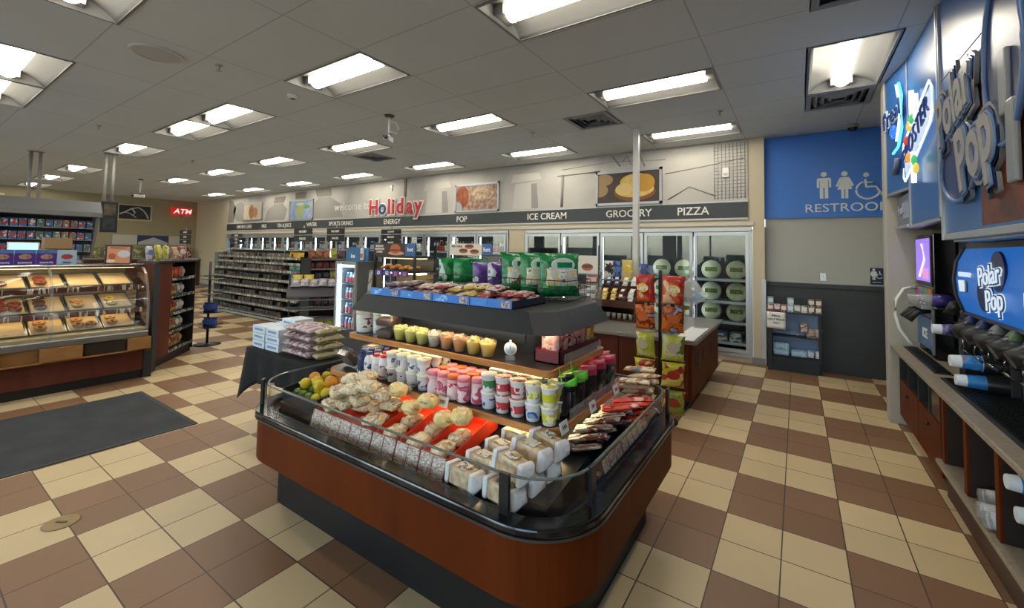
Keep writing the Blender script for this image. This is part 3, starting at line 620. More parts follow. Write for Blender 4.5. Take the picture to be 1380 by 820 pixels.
# red cardboard trays
REDC = mat('red_card', '#d23a1c', .5); TAG2 = printmat('menu_tag', '#c9c2b6', '#c9c2b6', '#a8786c', '#8f8f78', '#d9d2c8', scale=42, stretch=(1, 1, 2.5))
TR = [(-2.43, -1.885), (-1.88, -1.70), (-1.695, -1.53), (-1.525, -1.36)]
for i, (x0, x1) in enumerate(TR):
    q = thing('red_display_tray', ('wide red cardboard tray heaped with wrapped sandwiches', 'narrow red cardboard tray beside the wide heaped one', 'second narrow red cardboard tray, in the middle of the three', 'narrow red cardboard tray with the tall outer side')[i], 'display tray', ((x0+x1)/2, 1.525, .648), 0, 'red display trays')
    h = (x1-x0)/2; t = MB()
    def side(x): t.loft([[(x+s, y, z) for s in (0, .004)][::1] and [(x, y, z) for y, z in ((0, .0), (.40, .055), (.40, .15), (.02, .055))], [(x+.004, y, z) for y, z in ((0, .0), (.40, .055), (.40, .15), (.02, .055))]], 0, False)
    side(-h); side(h-.004)
    t.loft([[(x, 0, 0), (x, .4, .055), (x, .4, .059), (x, 0, .004)] for x in (-h, h)], 0, False); t.box(-h, h, .398, .402, .055, .13)
    t.build('tray', REDC, q)
    MB().loft([[(x, -.03, -.04), (x, -.003, .055), (x, .0, .055), (x, -.027, -.04)] for x in (-h, h)], 0, False).build('front_lip', mat('lip_red', '#8c2a26', .4), q)
    n = max(1, round(h*2/.085))
    for k in range(n):
        w = 2*h/n; MB().loft([[(x, -.0335, -.042), (x, -.0065, .053), (x, -.0055, .053), (x, -.0325, -.042)] for x in (-h+k*w+.003, -h+(k+1)*w-.003)], 0, False).build('price_card', TAG2, q)
WRAP = printmat('sandwich_film', '#dccaa4', '#e4d5b2', '#d2bc92', '#ece2ca', '#c8a878', scale=16, rough=.16, bump=.35); WRAP2 = printmat('sandwich_film_gold', '#e6cc88', '#eed9a0', '#dcbc70', '#f3e6b8', scale=14, rough=.16, bump=.35)
def wrapped(m, w, d, h, sd, sq=.6, pl=0.):
    q = thing('wrapped_sandwich', 'x', 'sandwich'); b = MB()
    rings = []
    for k in range(10):
        t = k/9; z = t*h; s = sin(pi*(.12+.76*t))**.45
        rings.append([((w/2*s)*(abs(cos(a))**sq*(1+pl*cos(9*a)*t)*(1 if cos(a) > 0 else -1))*(1+.1*mnoise.noise(Vector((cos(a)*2+sd, sin(a)*2, t*3)))), (d/2*s)*(abs(sin(a))**sq*(1+pl*cos(9*a)*t)*(1 if sin(a) > 0 else -1))*(1+.1*mnoise.noise(Vector((cos(a)*2, sin(a)*2+sd, t*3+9)))), z+.008*mnoise.noise(Vector((cos(a)*3+sd, sin(a)*3, t)))+.007*mnoise.noise(Vector((cos(a)*9+sd, sin(a)*9, t*9)))) for a in (2*pi*j/24 for j in range(24))])
    b.loft(rings); b.build('wrapped_body', m, q)
    f = MB()
    for s in (-1, 1): f.grid(lambda u, v: (s*(w*.42+.03*u), d*.4*(v-.5), h*.45+.006*sin(v*14+sd)+.012*u), 3, 8)
    o = f.build('film_twist', CLEAR, q); sm = o.modifiers.new('thick', 'SOLIDIFY'); sm.thickness = .001
    MB().cbox(0, 0, h*.985, w*.4, d*.5, .002).build('label_sticker', printmat('sand_label', '#ded6c4', '#ded6c4', '#b89878', '#8e8a78', scale=30), q); return q
KA = Kind(lambda: wrapped(WRAP, .13, .10, .05, 1., .4)); KA2 = Kind(lambda: wrapped(WRAP2, .13, .105, .05, 4., .4)); KR1 = Kind(lambda: wrapped(WRAP2, .115, .115, .065, 7., 1., .05)); KB1 = Kind(lambda: wrapped(WRAP, .085, .12, .055, 9., .4))
def WP(k, x, y, z, lab, rz=0, tl=0): k((x, y, z), label=lab, group='wrapped sandwiches in the red trays', rot=(tl, rnd.uniform(-.15, .15), rz))
i = 0
for lay in range(3):
    for r_ in range((3, 2, 0)[lay]):
        for c in range((4, 3, 1)[lay]):
            x = -2.36+.135*c+.07*lay; y = (1.59+.115*r_, 1.585+.1*r_, 1.56+.06*r_)[lay]
            WP(KA2 if (r_ == 2 or lay == 2) else KA, x, y, DZ(y)+.012+.05*lay, 'film-wrapped flat sandwich in the wide red tray, %s layer, %s row, %s in row' % (('bottom', 'middle', 'top')[lay], ('front', 'middle', 'rear')[r_], ORD[c]), rnd.uniform(-.5, .5), .12)
for t_, xc in enumerate((-1.79, -1.612, -1.443)):
    for j in range(2):
        y = 1.59+.122*j; WP(KB1, xc, y, DZ(y)+.012, 'wrapped sandwich in %s narrow red tray, %s' % (('first', 'middle', 'outermost')[t_], ('at its front', 'behind the front one')[j]), rnd.uniform(-.2, .2), .13)
for i, (x, y, z) in enumerate(((-1.91, 1.70, .74), (-1.79, 1.70, .74), (-1.67, 1.70, .74), (-1.55, 1.70, .74), (-1.43, 1.70, .74))):
    WP(KR1, x, y, z, 'round film-wrapped roll piled behind the narrow red trays, %s along the pile' % ORD[i], rnd.random()*3, .1)
# white-labelled triangular sandwiches
BREAD = mat('bread_filling', '#b89874', .7, col2='#e0d0b0', vscale=35, bump=.4, bscale=60); EGG = mat('egg_filling', '#cfa62e', .6, col2='#dfc97a', vscale=30)
def wedge(fill):
    q = thing('sandwich_pack', 'x', 'packed sandwich'); L_, D_, H_ = .2, .1, .082
    MB().loft([[(x, -D_/2, 0), (x, D_/2, 0), (x, D_/2*.75, H_*.8), (x, -D_/2*.7, H_)] for x in (-L_*.3, L_*.3)], 0, False).build('sandwich', BREAD, q, bevel=.012)
    MB().loft([[(x, -D_/2-.002, .006), (x, D_/2*.2, H_*.93), (x, D_/2*.2+.004, H_*.92), (x, -D_/2-.001, .004)] for x in (L_*.02, L_*.2)], 0, False).build('filling', fill, q)
    for s in (-1, 1):
        r_ = []
        for k, (f, g) in enumerate(((.3, 1.04), (.4, 1.06), (.46, .8), (.52, .25))): r_.append([(s*L_*f, y*g, H_*.42+(z-H_*.42)*g) for y, z in ((-D_/2, 0), (D_/2, 0), (D_/2*.78, H_*.82), (-D_/2*.72, H_*1.02))])
        MB().loft(r_, 0, False).build('white_end', mat('paper_band', '#e2e4e6', .5), q, bevel=.005)
    b = MB(); b.cbox(L_*.0, -.0, H_*.965, L_*.3, D_*.55, .002, tilt=(-.12, 0)); b.build('label_sticker', printmat('wedge_label', '#dad7cf', '#dad7cf', '#5c5f66', '#c4a32f', scale=40), q)
    return q
KW1, KW2 = Kind(lambda: wedge(BREAD)), Kind(lambda: wedge(EGG))
for r_ in range(4):
    for c in range(2):
        x = -1.225+.21*c+.02*r_-.004; y = 1.5+.116*r_
        if c and r_ == 3: continue
        (KW2 if c else KW1)((x, y, DZ(y)+.004), label='white-ended wedge sandwich pack, %s row, %s' % (ORD[r_], 'outer one with yellow filling' if c else 'inner one next to the red trays'), group='wedge sandwich packs', rot=(.13, .05, -.12+rnd.uniform(-.08, .08)))
for r_ in range(3):
    y = 1.53+.116*r_
    KW2((-1.0+.02*r_, y, DZ(y)+.085), label='white-ended wedge sandwich pack stacked on top, %s from the glass corner' % ORD[r_], group='wedge sandwich packs', rot=(.1, .12, -.1+rnd.uniform(-.1, .1)))
# packs on the side deck
def SZ(x): return .6465+(-.77-x)*.2436
def flatpack(nm, cat, film, w, d, h, lab=None, inner=None):
    q = thing(nm, 'x', cat); m = pillow(w, d, h, rnd.random()*30, wr=.003); m.build('film', film, q).rotation_euler = (-pi/2, 0, 0)
    q.children[0].location = (0, -d/2, h/2)
    if inner:
        for k in (-1, 0, 1): MB().tube([(k*w*.25, -d*.36, h*.62), (k*w*.25, d*.36, h*.62)], w*.1, 8).build('meat_stick', inner, q)
    if lab: MB().cbox(0, d*.3, h*.86, w*.96, d*.3, .004).build('header_card', lab, q)
    return q
MEAT = mat('meat_stick_brown', '#5c231c', .3)
KM = Kind(lambda: flatpack('meat_stick_pack', 'meat snack', printmat('film_silver', '#a8a39c', '#8c7a72', '#6c3c34', '#c4c0ba', scale=14, rough=.2, metal=.2),   .09, .2, .022, printmat('card_white', '#d9dce2', '#d9dce2', '#2c3350', '#8a90a8', scale=22), MEAT))
for i in range(11):
    x = -.875+rnd.uniform(-.01, .01); y = 1.95+.05*i
    KM((x, y, SZ(x)+.03+.02*(i % 2)), label='silver pack of brown meat sticks laid on the side deck, %s from the sandwich packs' % ORD[i], group='meat stick packs', rot=(rnd.uniform(-.25, -.18), .12, pi/2+.3+rnd.uniform(-.1, .1)))
KRd = Kind(lambda: flatpack('cheese_stick_pack', 'cheese snack', printmat('film_redorange', '#e03a24', '#e8502f', '#c02c24', '#e8b0a0', scale=10, rough=.25), .05, .21, .026))
for i in range(15):
    x = -.855+rnd.uniform(-.025, .025); y = 2.36+.028*i
    KRd((x, y, SZ(x)+.02+.02*(i % 2)), label='bright red snack stick in the heap on the side deck, %s from the silver packs' % ORD[i], group='red snack sticks', rot=(rnd.uniform(-.15, -.05), rnd.uniform(-.1, .1), pi/2+.5+rnd.uniform(-.15, .15)))
KBe = Kind(lambda: flatpack('snack_stick_pack', 'snack pack', printmat('film_beige', '#d8c3a0', '#e0d2b6', '#a8764a', '#5f7fa8', scale=10, rough=.2), .09, .2, .03))
for i in range(7):
    x = -.86+rnd.uniform(-.03, .03); y = 2.74+.025*i
    KBe((x, y, SZ(x)+.04+.035*(i % 2)), label='beige snack pack beyond the red sticks on the side deck, %s along the row' % ORD[i], group='beige snack packs', rot=(rnd.uniform(-.2, -.05), 0, pi/2+rnd.uniform(-.3, .3)))
for i in range(8):
    q = thing('shelf_label', 'small price label under the side glass, %s from the sandwich corner' % ORD[i], 'price label', (-.745, 1.95+.085*i, .655), pi/2, 'side deck price labels')
    MB().cbox(0, 0, 0, .07, .003, .055, tilt=(-.3, 0)).build('card', TAG2, q); MB().cbox(0, .004, -.004, .072, .004, .01).build('clip', CLEAR, q)
# ------------------------------------------------------------------ on the canopy
CT = cz1+.0015
BLUEC = mat('blue_card', '#2d79d6', .4)
cands = [('purple', printmat('candy_purple', '#5c4468', '#43344e', '#7c6a90', '#a88a5a', '#2c1e28', scale=14), 'dark purple'), ('redw', printmat('candy_redwhite', '#9c2c34', '#c8b4ac', '#8c242c', '#d8c8c0', scale=12), 'red and white'),
         ('yellow', printmat('candy_yellow', '#b8923c', '#caa654', '#d8c898', '#7c5428', scale=12), 'yellow'), ('red', printmat('candy_red', '#8c242c', '#a8343c', '#6c1c24', '#c8a8a4', '#3c1c20', scale=14), 'deep red')]
def candy(m):
    q = thing('candy_bag', 'x', 'candy'); pillow(.082, .125, .026, rnd.random()*40, wr=.004).build('film', m, q, loc=(0, -.0625, .016)).rotation_euler = (-pi/2, 0, 0)
    MB().cbox(0, -.0, .028, .045, .045, .003).build('label_patch', printmat('candy_label', '#d8d2c4', '#c8b8a0', '#7c3c44', scale=30), q); return q
for i, (nm, m, wd) in enumerate(cands):
    xc = -2.16+.276*i
    q = thing('candy_tray', 'blue-fronted counter tray of %s candy bags on the canopy' % wd, 'candy tray', (xc, 1.97, CT), 0, 'blue candy trays')
    t = MB(); t.box(-.135, .135, -.17, .17, 0, .004)
    for a in ((-.135, -.131, -.17, .17, 0, .04), (.131, .135, -.17, .17, 0, .04), (-.135, .135, .166, .17, 0, .04)): t.box(*a)
    t.build('tray', mat('tray_dark', '#1e2430', .5), q); MB().box(-.135, .135, -.176, -.17, 0, .045).build('front_strip', BLUEC, q)
    for k, (a, b_) in enumerate(((-.12, -.02), (.07, .125))): MB().box(a, b_, -.178, -.176, .006, .039).build('strip_print', printmat('strip_print', '#3a8ae0', '#3a8ae0', '#8cc0f0', scale=14, stretch=(1, 1, 2)) if k == 0 else printmat('strip_photo', '#5a7aa8', '#c8b8a8', '#a8603c', '#3c6cb0', scale=40), q)
    K = Kind(lambda: candy(m))
    for j in range(9):
        lay = j//6; c = j % 3; r_ = (j % 6)//3 if lay == 0 else 0
        K((xc-.085+.085*c+(.02 if lay else 0), 1.9+.13*r_+.05*lay, CT+.008+.03*lay+.012*r_), label='%s candy bag in the canopy trays, %s layer, %s row, %s in row' % (wd, ('lower', 'upper')[lay], ('front', 'rear')[r_], ORD[c]), group=wd+' candy bags', rot=(.1, .04, rnd.uniform(-.12, .12)))
q = thing('wire_basket', 'long black wire basket on the canopy holding popcorn and chip bags', 'wire basket', (-1.72, 2.36, CT))
for z in (.012, .075, .125): MB().tube([(-.5, -.14, z), (.62, -.14, z), (.62, .19, z), (-.5, .19, z)], .003, 6, closed=True).build('wire_ring', BLACK, q)
w = MB()
for i in range(29):
    x = -.5+.04*i; w.tube([(x, -.14, .125), (x, -.14, .006), (x, .19, .006), (x, .19, .125)], .0016, 5)
w.build('wire_bars', BLACK, q)
GRN = printmat('pop_green', '#14803f', '#178a46', '#0f6a34', '#c8d8cc', scale=7, rough=.25, bump=.3); PWT = printmat('pop_photo', '#c8cdd2', '#d8c890', '#e2e4e4', '#8c6a3c', scale=16, rough=.25)
def popbag(w_, h_, two):
    q = pouch('popcorn_bag', 'popcorn bag', GRN, w_, h_, .1, (w_*.28, w_*.16), GRN if not two else mat('oval_white', '#dfe6e0', .4), .72)
    if two:
        pillow(w_*.94, h_*.52, .115, 8).build('photo_panel', PWT, q, loc=(0, -.002, .05)); MB().box(-w_*.16, w_*.2, -.062, -.058, h_*.66, h_*.78).build('banner', GRN, q)
    return q
KG1, KG2 = Kind(lambda: popbag(.26, .17, False)), Kind(lambda: popbag(.28, .27, True))
KPu = Kind(lambda: pouch('chip_bag', 'chip bag', printmat('chip_purple', '#d2d0d6', '#5a3a86', '#6f4aa0', '#e0dde4', scale=8, rough=.25), .2, .2, .07, (.05, .035), mat('emblem_pur', '#4d2f7c', .4)))
for i, (k, x, l) in enumerate(((KG1, -2.09, 'green popcorn bag lying low at the far end of the wire basket'), (KG1, -1.95, 'green popcorn bag next to the purple chip bags'), (KPu, -1.81, 'white and purple chip bag beside the low green popcorn bags'), (KPu, -1.68, 'purple chip bag beside the tall popcorn bags'),
    (KG2, -1.52, 'tall popcorn bag with photo panel, first beside the purple chips'), (KG2, -1.375, 'tall popcorn bag with photo panel, second in the basket'), (KG2, -1.23, 'tall popcorn bag at the outer basket end'))):
    k((x, 2.385, CT+.016+(.05 if i < 2 else 0)), label=l, group='bags in the wire basket', rot=(-.06, 0, .95))
# ================================================================== BACK WALL: BANNER AND SIGNS
def banner_mat():
    m, nt, b = _new('banner_print'); L = nt.links
    tc = N(nt, 'ShaderNodeTexCoord'); nz = N(nt, 'ShaderNodeTexNoise', i_Scale=.55, i_Detail=4., i_Distortion=1.2); L.new(tc.outputs['Object'], nz.inputs['Vector'])
    rp = N(nt, 'ShaderNodeValToRGB'); rp.color_ramp.elements[0].position = .3; rp.color_ramp.elements[1].position = .7; rp.color_ramp.elements[0].color = C('#a9a7a2'); rp.color_ramp.elements[1].color = C('#d2cfc6')
    L.new(nz.outputs[0], rp.inputs[0]); L.new(rp.outputs[0], b.inputs['Base Color']); b.inputs['Roughness'].default_value = .6; return m
YS = YB-.018
q = thing('wall_banner', 'long pale grey photo banner above the cooler doors along the back wall', 'wall banner', (0, YS, 0))
MB().box(-18.4, -.64, 0, .016, 2.53, 3.48).build('panel', banner_mat(), q)
MB().box(-18.4, -.64, -.012, .004, 2.505, 2.53).build('edge_rail', mat('pale_rail', '#c6c9c9', .4), q)
GH = mat('ghost_grey', '#9c9a95', .6); GL = mat('ghost_light', '#cfccc4', .6); GB = mat('ghost_brown', '#8b867c', .6)
def sil(nm, pts, m, d=.003): MB().loft([[(x, -d, z) for x, z in pts], [(x, 0, z) for x, z in pts]], 0, False).build(nm, m, q)
def bottle_sil(x, w, z0, z1, tilt, m1, m2):
    h = z1-z0; f = lambda u, v: (x+u*w/2+tilt*(v*h), z0+v*h)
    sil('printed_bottle', [f(-1, 0), f(1, 0), f(1, .45), f(.45, .68), f(.45, .72), f(-.45, .72), f(-.45, .68), f(-1, .45)], m1)
    sil('printed_cap', [f(-.5, .74), f(.5, .74), f(.55, 1), f(-.55, 1)], m2, .004)
bottle_sil(-14.9, 1.3, 2.56, 3.36, .45, GH, GB); bottle_sil(-11.8, 1.5, 2.56, 3.46, -.3, GH, GB); sil('printed_cap', [(-13.6, 3.24), (-13.0, 3.24), (-12.97, 3.44), (-13.63, 3.44)], GB)
sil('printed_cup', [(-17.4+.5*cos(t*pi/12), 2.95+.36*sin(t*pi/12)) for t in range(24)], GH); sil('printed_leaf', [(-18.3, 2.56), (-17.9, 2.56), (-17.7, 3.1), (-18.0, 3.4), (-18.3, 3.42)], GB)
def cupsil(x, w):
    sil('printed_cup', [(x-w*.42, 2.56), (x+w*.42, 2.56), (x+w*.36, 3.1), (x-w*.36, 3.1)], GL); sil('printed_rim', [(x-w*.5, 3.12), (x+w*.5, 3.16), (x+w*.42, 3.3), (x-w*.42, 3.3)], GL, .004); sil('printed_side', [(x+w*.2, 2.56), (x+w*.42, 2.56), (x+w*.36, 3.08), (x+w*.18, 3.08)], GH, .005)
cupsil(-7.3, .9); cupsil(-4.75, .75)
def line(pts, r=.007): MB().tube([(x, -.002, z) for x, z in pts], r, 5).build('printed_line', GH, q)
line([(-3.9, 2.56), (-3.88, 3.2)], .03); line([(-4.0, 3.18), (-3.1, 3.2)], .012); line([(-2.86, 3.46), (-2.7, 3.26)], .014); line([(-2.35, 3.46), (-2.25, 3.22)], .014); line([(-1.9, 3.05), (-1.3, 3.12), (-.7, 3.2)], .008); line([(-3.9, 3.3), (-2.9, 3.36), (-1.9, 3.3)], .006); line([(-1.85, 2.6), (-1.5, 2.8), (-1.1, 2.62)], .012); line([(-2.65, 3.35), (-2.58, 3.44), (-2.5, 3.28), (-2.4, 3.3)], .008)
for i in range(9): line([(-1.12+.055*i, 2.56), (-1.12+.055*i, 3.46)], .006)
for i in range(16): line([(-1.13, 2.58+.055*i), (-.66, 2.58+.055*i)], .004)
LW = mat('letter_white', '#f0eee8', .5); LR = mat('letter_red', '#c4252f', .35); LB = mat('letter_blue', '#24407e', .35)
text('lettering', 'welcome to', .33, LW, q, (-10.62, -.008, 2.86), sx=1.05, bold=.004)
q = thing('store_name_sign', 'red Holiday letter sign with blue o on the back wall banner', 'letter sign', (-8.87, YS-.003, 2.76))
x = -.92
for ch, m, adv in (('H', LR, .37), ('o', LB, .36), ('l', LR, .165), ('i', LR, .165), ('d', LR, .36), ('a', LR, .33), ('y', LR, .3)):
    o = text('letter_backing', ch, .56, LW, q, (x+adv/2, -.035, 0), ext=.012, sx=.98, bold=.045); o2 = text('letter', ch, .56, m, q, (x+adv/2, -.053, 0), ext=.008, sx=.98, bold=.014); x += adv
for o in q.children: o.location.z += {0: 0}.get(0)
q = thing('category_sign', 'dark grey sign strip of white cooler category names along the back wall', 'category sign', (0, YS, 0))
MB().box(-18.4, -.64, -.006, .01, 2.255, 2.505).build('panel', mat('strip_dark', '#3d4548', .5), q); MB().box(-18.4, -.64, -.014, .008, 2.225, 2.255).build('edge_rail', MATS['pale_rail'], q)
for x, t in ((-17.0, 'LUNCH MEAT & CHEESE'), (-15.54, 'MILK'), (-14.23, 'TEA & JUICE'), (-12.62, 'WATER'), (-11.13, 'SPORTS DRINKS'), (-8.9, 'ENERGY'), (-6.49, 'POP'), (-4.24, 'ICE CREAM'), (-2.55, 'GROCERY'), (-1.45, 'PIZZA')):
    text('lettering', t, .17 if x < -10 else .185, LW, q, (x, -.008, 2.378), sx=.62 if x < -16 else (.95 if x < -5 else 1.0), bold=.002)
def poster(label, x0, x1, z0, z1, bg, shapes, cat='framed poster'):
    q = thing('framed_poster', label, cat, ((x0+x1)/2, YS-.004, (z0+z1)/2)); w, h = (x1-x0)/2, (z1-z0)/2
    b = MB()
    for a in ((-w, w, -h, -h+.045), (-w, w, h-.045, h), (-w, -w+.045, -h, h), (w-.045, w, -h, h)): b.box(a[0], a[1], -.03, 0, a[2], a[3])
    b.build('frame', mat('poster_frame', '#b9bec4', .35, .4), q); MB().box(-w, w, -.014, -.002, -h, h).build('print', bg, q)
    for i, (nm, cx, cz, rx, rz, m) in enumerate(shapes):
        d = -.0145-.0012*i; pts = [(cx*w+rx*w*cos(2*pi*k/20), cz*h+rz*h*sin(2*pi*k/20)) for k in range(20)]
        pts = [(max(-w+.046, min(w-.046, a)), max(-h+.046, min(h-.046, c))) for a, c in pts]
        MB().loft([[(a, d-.001, c) for a, c in pts], [(a, d+.001, c) for a, c in pts]], 0, False).build(nm, m, q)
CHIP = mat('print_chip', '#d9ad4a', .5, col2='#e8cf82', vscale=9); WOODB = mat('print_bowl', '#8a5a34', .5); POT = mat('print_potato', '#a98b62', .5)
poster('framed poster of potato chips in a wooden bowl over the grocery freezer', -3.17, -1.945, 2.54, 3.18, mat('print_dark', '#4a4038', .5), [('printed_potato', -.75, .5, .3, .35, POT), ('printed_potato', -.9, -.1, .3, .4, POT), ('printed_bowl', .2, -.3, .62, .5, WOODB), ('printed_chips', .2, -.12, .58, .48, CHIP), ('printed_chips', .25, .3, .48, .45, CHIP), ('printed_chips', .5, .2, .3, .5, mat('print_chip2', '#c8963a', .5)), ('printed_chips', -.1, -.1, .25, .35, mat('print_chip3', '#e6cc80', .5))])
poster('framed poster of a pulled meat and slaw dish near the Holiday sign', -6.70, -5.42, 2.54, 3.19, mat('print_slaw', '#c8b49a', .5, col2='#8a5248', vscale=11), [('printed_meat', -.65, .1, .3, .8, mat('print_meat', '#b0663a', .5, col2='#7c3420', vscale=8)), ('printed_plate', -.95, -.7, .3, .5, mat('print_plate', '#a9b0ba', .5)), ('printed_slaw', .3, .3, .5, .5, mat('print_slaw2', '#ded2b4', .5, col2='#a8784c', vscale=14))])
poster('framed poster of a pale green drink with ice on the banner', -13.92, -12.55, 2.53, 3.18, mat('print_ice', '#b8c8e0', .5, col2='#7c98c8', vscale=4), [('printed_drink', -.1, 0, .3, .75, mat('print_lime', '#b4c77a', .5)), ('printed_lime', .5, .3, .25, .2, mat('print_lime2', '#6fae4a', .5)), ('printed_lid', -.1, .6, .32, .16, mat('print_lid', '#d8e2c8', .5))])
poster('framed poster of a bread sandwich on a plate at the banner far end', -17.1, -15.7, 2.6, 3.23, mat('print_cream', '#d8ceb4', .5), [('printed_bread', -.1, 0, .28, .8, mat('print_bread', '#c89a4a', .5, col2='#8a5a2c', vscale=5)), ('printed_ham', .3, -.1, .22, .6, mat('print_ham', '#c88a72', .5))])
for x, z, l in ((-.95, 2.99, 'small white thermostat box on the banner end near the beige pillar'), (-8.95, 3.28, 'beige alarm box with a strobe above the Holiday sign')):
    q = thing('wall_box', l, 'wall box', (x, YS, z)); MB().box(-.05, .05, -.03, 0, -.08, .08).build('case', WHITE, q, bevel=.006); MB().box(-.03, .03, -.034, -.03, -.05, -.01).build('grille', mat('box_grey', '#b8b8b4', .5), q)
q = thing('cable_cover', 'dark vertical cable channel above the Holiday sign', 'cable cover', (-8.42, YS, 3.2)); MB().box(-.035, .035, -.02, 0, -.2, .24).build('channel', mat('channel_grey', '#55534e', .5), q, bevel=.004); MB().box(-.05, .05, -.026, 0, .24, .28).build('end_cap', mat('channel_cap', '#8c8880', .5), q)
# ------------------------------------------------------------------ coolers
FRAME = mat('door_frame_alu', '#b7bcc0', .35, .7); DARKIN = mat('cooler_inside', '#3a3f42', .6); LEDM = emat('cooler_led', '#eaf2ff', 14.); DG = glassmat('door_glass', '#eef4f4', .07, .015, 1.45)
def cooler(nm, label, x0, x1, n, z0, z1, shelves, depth=.75):
    r = thing(nm, label, 'cooler', ((x0+x1)/2, YB, 0)); X0, X1 = x0-(x0+x1)/2, x1-(x0+x1)/2; w = (X1-X0)/n
    sh = MB(); sh.box(X0, X1, depth, depth+.04, .02, z1+.04); sh.box(X0, X1, .1, depth, z1, z1+.04); sh.box(X0, X1, .02, depth, .02, .06)
    for x in (X0, X1-.03): sh.box(x, x+.03, .1, depth, .06, z1)
    sh.build('cabinet_shell', DARKIN, r)
    f = MB(); f.box(X0-.03, X1+.03, -.02, .1, z1-.02, z1+.045); f.box(X0-.03, X1+.03, -.02, .1, z0-.05, z0+.01)
    for x in (X0-.03, X1-.02): f.box(x, x+.05, -.02, .1, z0, z1)
    f.build('frame', FRAME, r, bevel=.004)
    for i in range(n):
        a, b = X0+i*w+.012, X0+(i+1)*w-.012
        d = MB()
        for s in ((a, b, z1-.085, z1-.03), (a, b, z0+.02, z0+.075), (a, a+.045, z0+.075, z1-.085), (b-.045, b, z0+.075, z1-.085)): d.box(s[0], s[1], -.045, -.012, s[2], s[3])
        dd = d.build('door', FRAME, r); MB().box(a+.04, b-.04, -.034, -.026, z0+.07, z1-.08).build('glass', DG, dd)
        MB().tube([(a+.024, -.045, .8), (a+.024, -.085, .85), (a+.024, -.085, 1.25), (a+.024, -.045, 1.3)], .009).build('handle', BLACK, dd)
        MB().box(X0+(i+1)*w-.02, X0+(i+1)*w+.0, .12, .14, z0+.1, z1-.1).build('led_strip', LEDM, r)
    for z in shelves:
        MB().box(X0+.05, X1-.05, .14, depth-.05, z-.012, z-.0015).build('shelf', mat('cooler_shelf', '#8c9194', .5), r); MB().box(X0+.05, X1-.05, .13, .14, z-.03, z+.012).build('tag_rail', mat('tag_rail', '#c2c5c6', .4), r)
    return r
FS = (.25, .575, .9, 1.26)
cooler('reach_in_freezer', 'five-door aluminium reach-in freezer beside the beige pillar', -4.72, -.62, 5, .12, 2.06, FS)
CS = (.3, .75, 1.2, 1.62)
cooler('reach_in_cooler', 'long sixteen-door drink cooler under the banner along the back wall', -18.36, -5.21, 16, .12, 2.06, CS)
# pizzas in the two freezer doors by the pillar
CHS = mat('pizza_cheese', '#d3d6b4', .5, col2='#b3b98a', vscale=22); CRU = mat('pizza_crust', '#cdbf96', .6)
def pizza():
    q = thing('frozen_pizza', 'x', 'frozen pizza')
    MB().lathe([(.001, -.012), (.138, -.012), (.15, 0), (.146, .012), (.134, .014)], 28).build('crust', CRU, q); MB().lathe([(.137, .012), (.13, .017), (.001, .018)], 28).build('topping', CHS, q)
    MB().box(-.095, .095, -.036, .036, .0185, .0205).build('label_band', printmat('pizza_label', '#6a7434', '#6a7434', '#3a4420', '#c9b64a', scale=25), q)
    MB().lathe([(.155, -.014), (.155, -.010), (.001, -.012)], 28).build('board', WHITE, q); return q
KPz = Kind(pizza); DW = .82
for di, dx in enumerate((-1.03, -1.85)):
    for si, z in enumerate((1.26, .9, .575)):
        for c in range(2):
            KPz((dx+(-.19, .19)[c], 7.9, z+.157), label='round frozen pizza in the %s freezer door from the pillar, %s shelf, %s' % (ORD[di], ('top', 'middle', 'lower')[si], ('inner side', 'pillar side')[c]), group='frozen pizzas', rot=(pi/2-.12, 0, rnd.uniform(-.0, .0)))
FB_ = [printmat('box_frz%d' % i, *c, scale=10) for i, c in enumerate((('#8c2f34', '#8c2f34', '#d8cfc0', '#3a3a4c'), ('#c8b89a', '#c8b89a', '#7c3c2c', '#e4e0d4'), ('#2f4a7c', '#2f4a7c', '#c8d0dc', '#b03c3c'), ('#c9c9c4', '#c9c9c4', '#4a6a4c', '#8c4a3c')))]
def fbox(m, w, d, h, nm='frozen_food_box', cat='frozen food'):
    q = thing(nm, 'x', cat); MB().box(-w/2, w/2, -d/2, d/2, 0, h).build('carton', m, q, bevel=.003); MB().box(-w*.42, w*.42, -d/2-.0015, -d/2, h*.3, h*.7).build('printed_panel', FB_[3], q); return q
KFb = [Kind(lambda m=m: fbox(m, .17, .25, .07)) for m in FB_]
for di, dx in enumerate((-1.03, -1.85)):
    for c in range(3):
        for lay in range(2): KFb[(c+di+lay) % 4]((dx-.22+.2*c, 7.95, .25+.071*lay), 0, 'frozen carton on the bottom shelf, %s freezer door from the pillar, %s stack, %s' % (ORD[di], ORD[c], ('lower', 'upper')[lay]), 'frozen cartons under the pizzas')
for di, dx in enumerate((-2.67, -3.49, -4.31)):
    for si, z in enumerate((.575, .9, 1.26)):
        for c in range(3):
            h = .071 if (c+si) % 2 else .0
            KFb[(c+di*2+si) % 4]((dx-.22+.21*c, 7.9, z), pi/2 if 0 else 0, 'frozen food carton, %s freezer door from the pillar, %s shelf, %s' % (ORD[di+2], ('lower', 'middle', 'top')[si], ('far', 'middle', 'near')[c]+' stack bottom'), 'frozen cartons')
            KFb[(c+di+si+1) % 4]((dx-.22+.21*c, 7.9, z+.072), 0, 'frozen food carton, %s freezer door from the pillar, %s shelf, %s' % (ORD[di+2], ('lower', 'middle', 'top')[si], ('far', 'middle', 'near')[c]+' stack top'), 'frozen cartons')
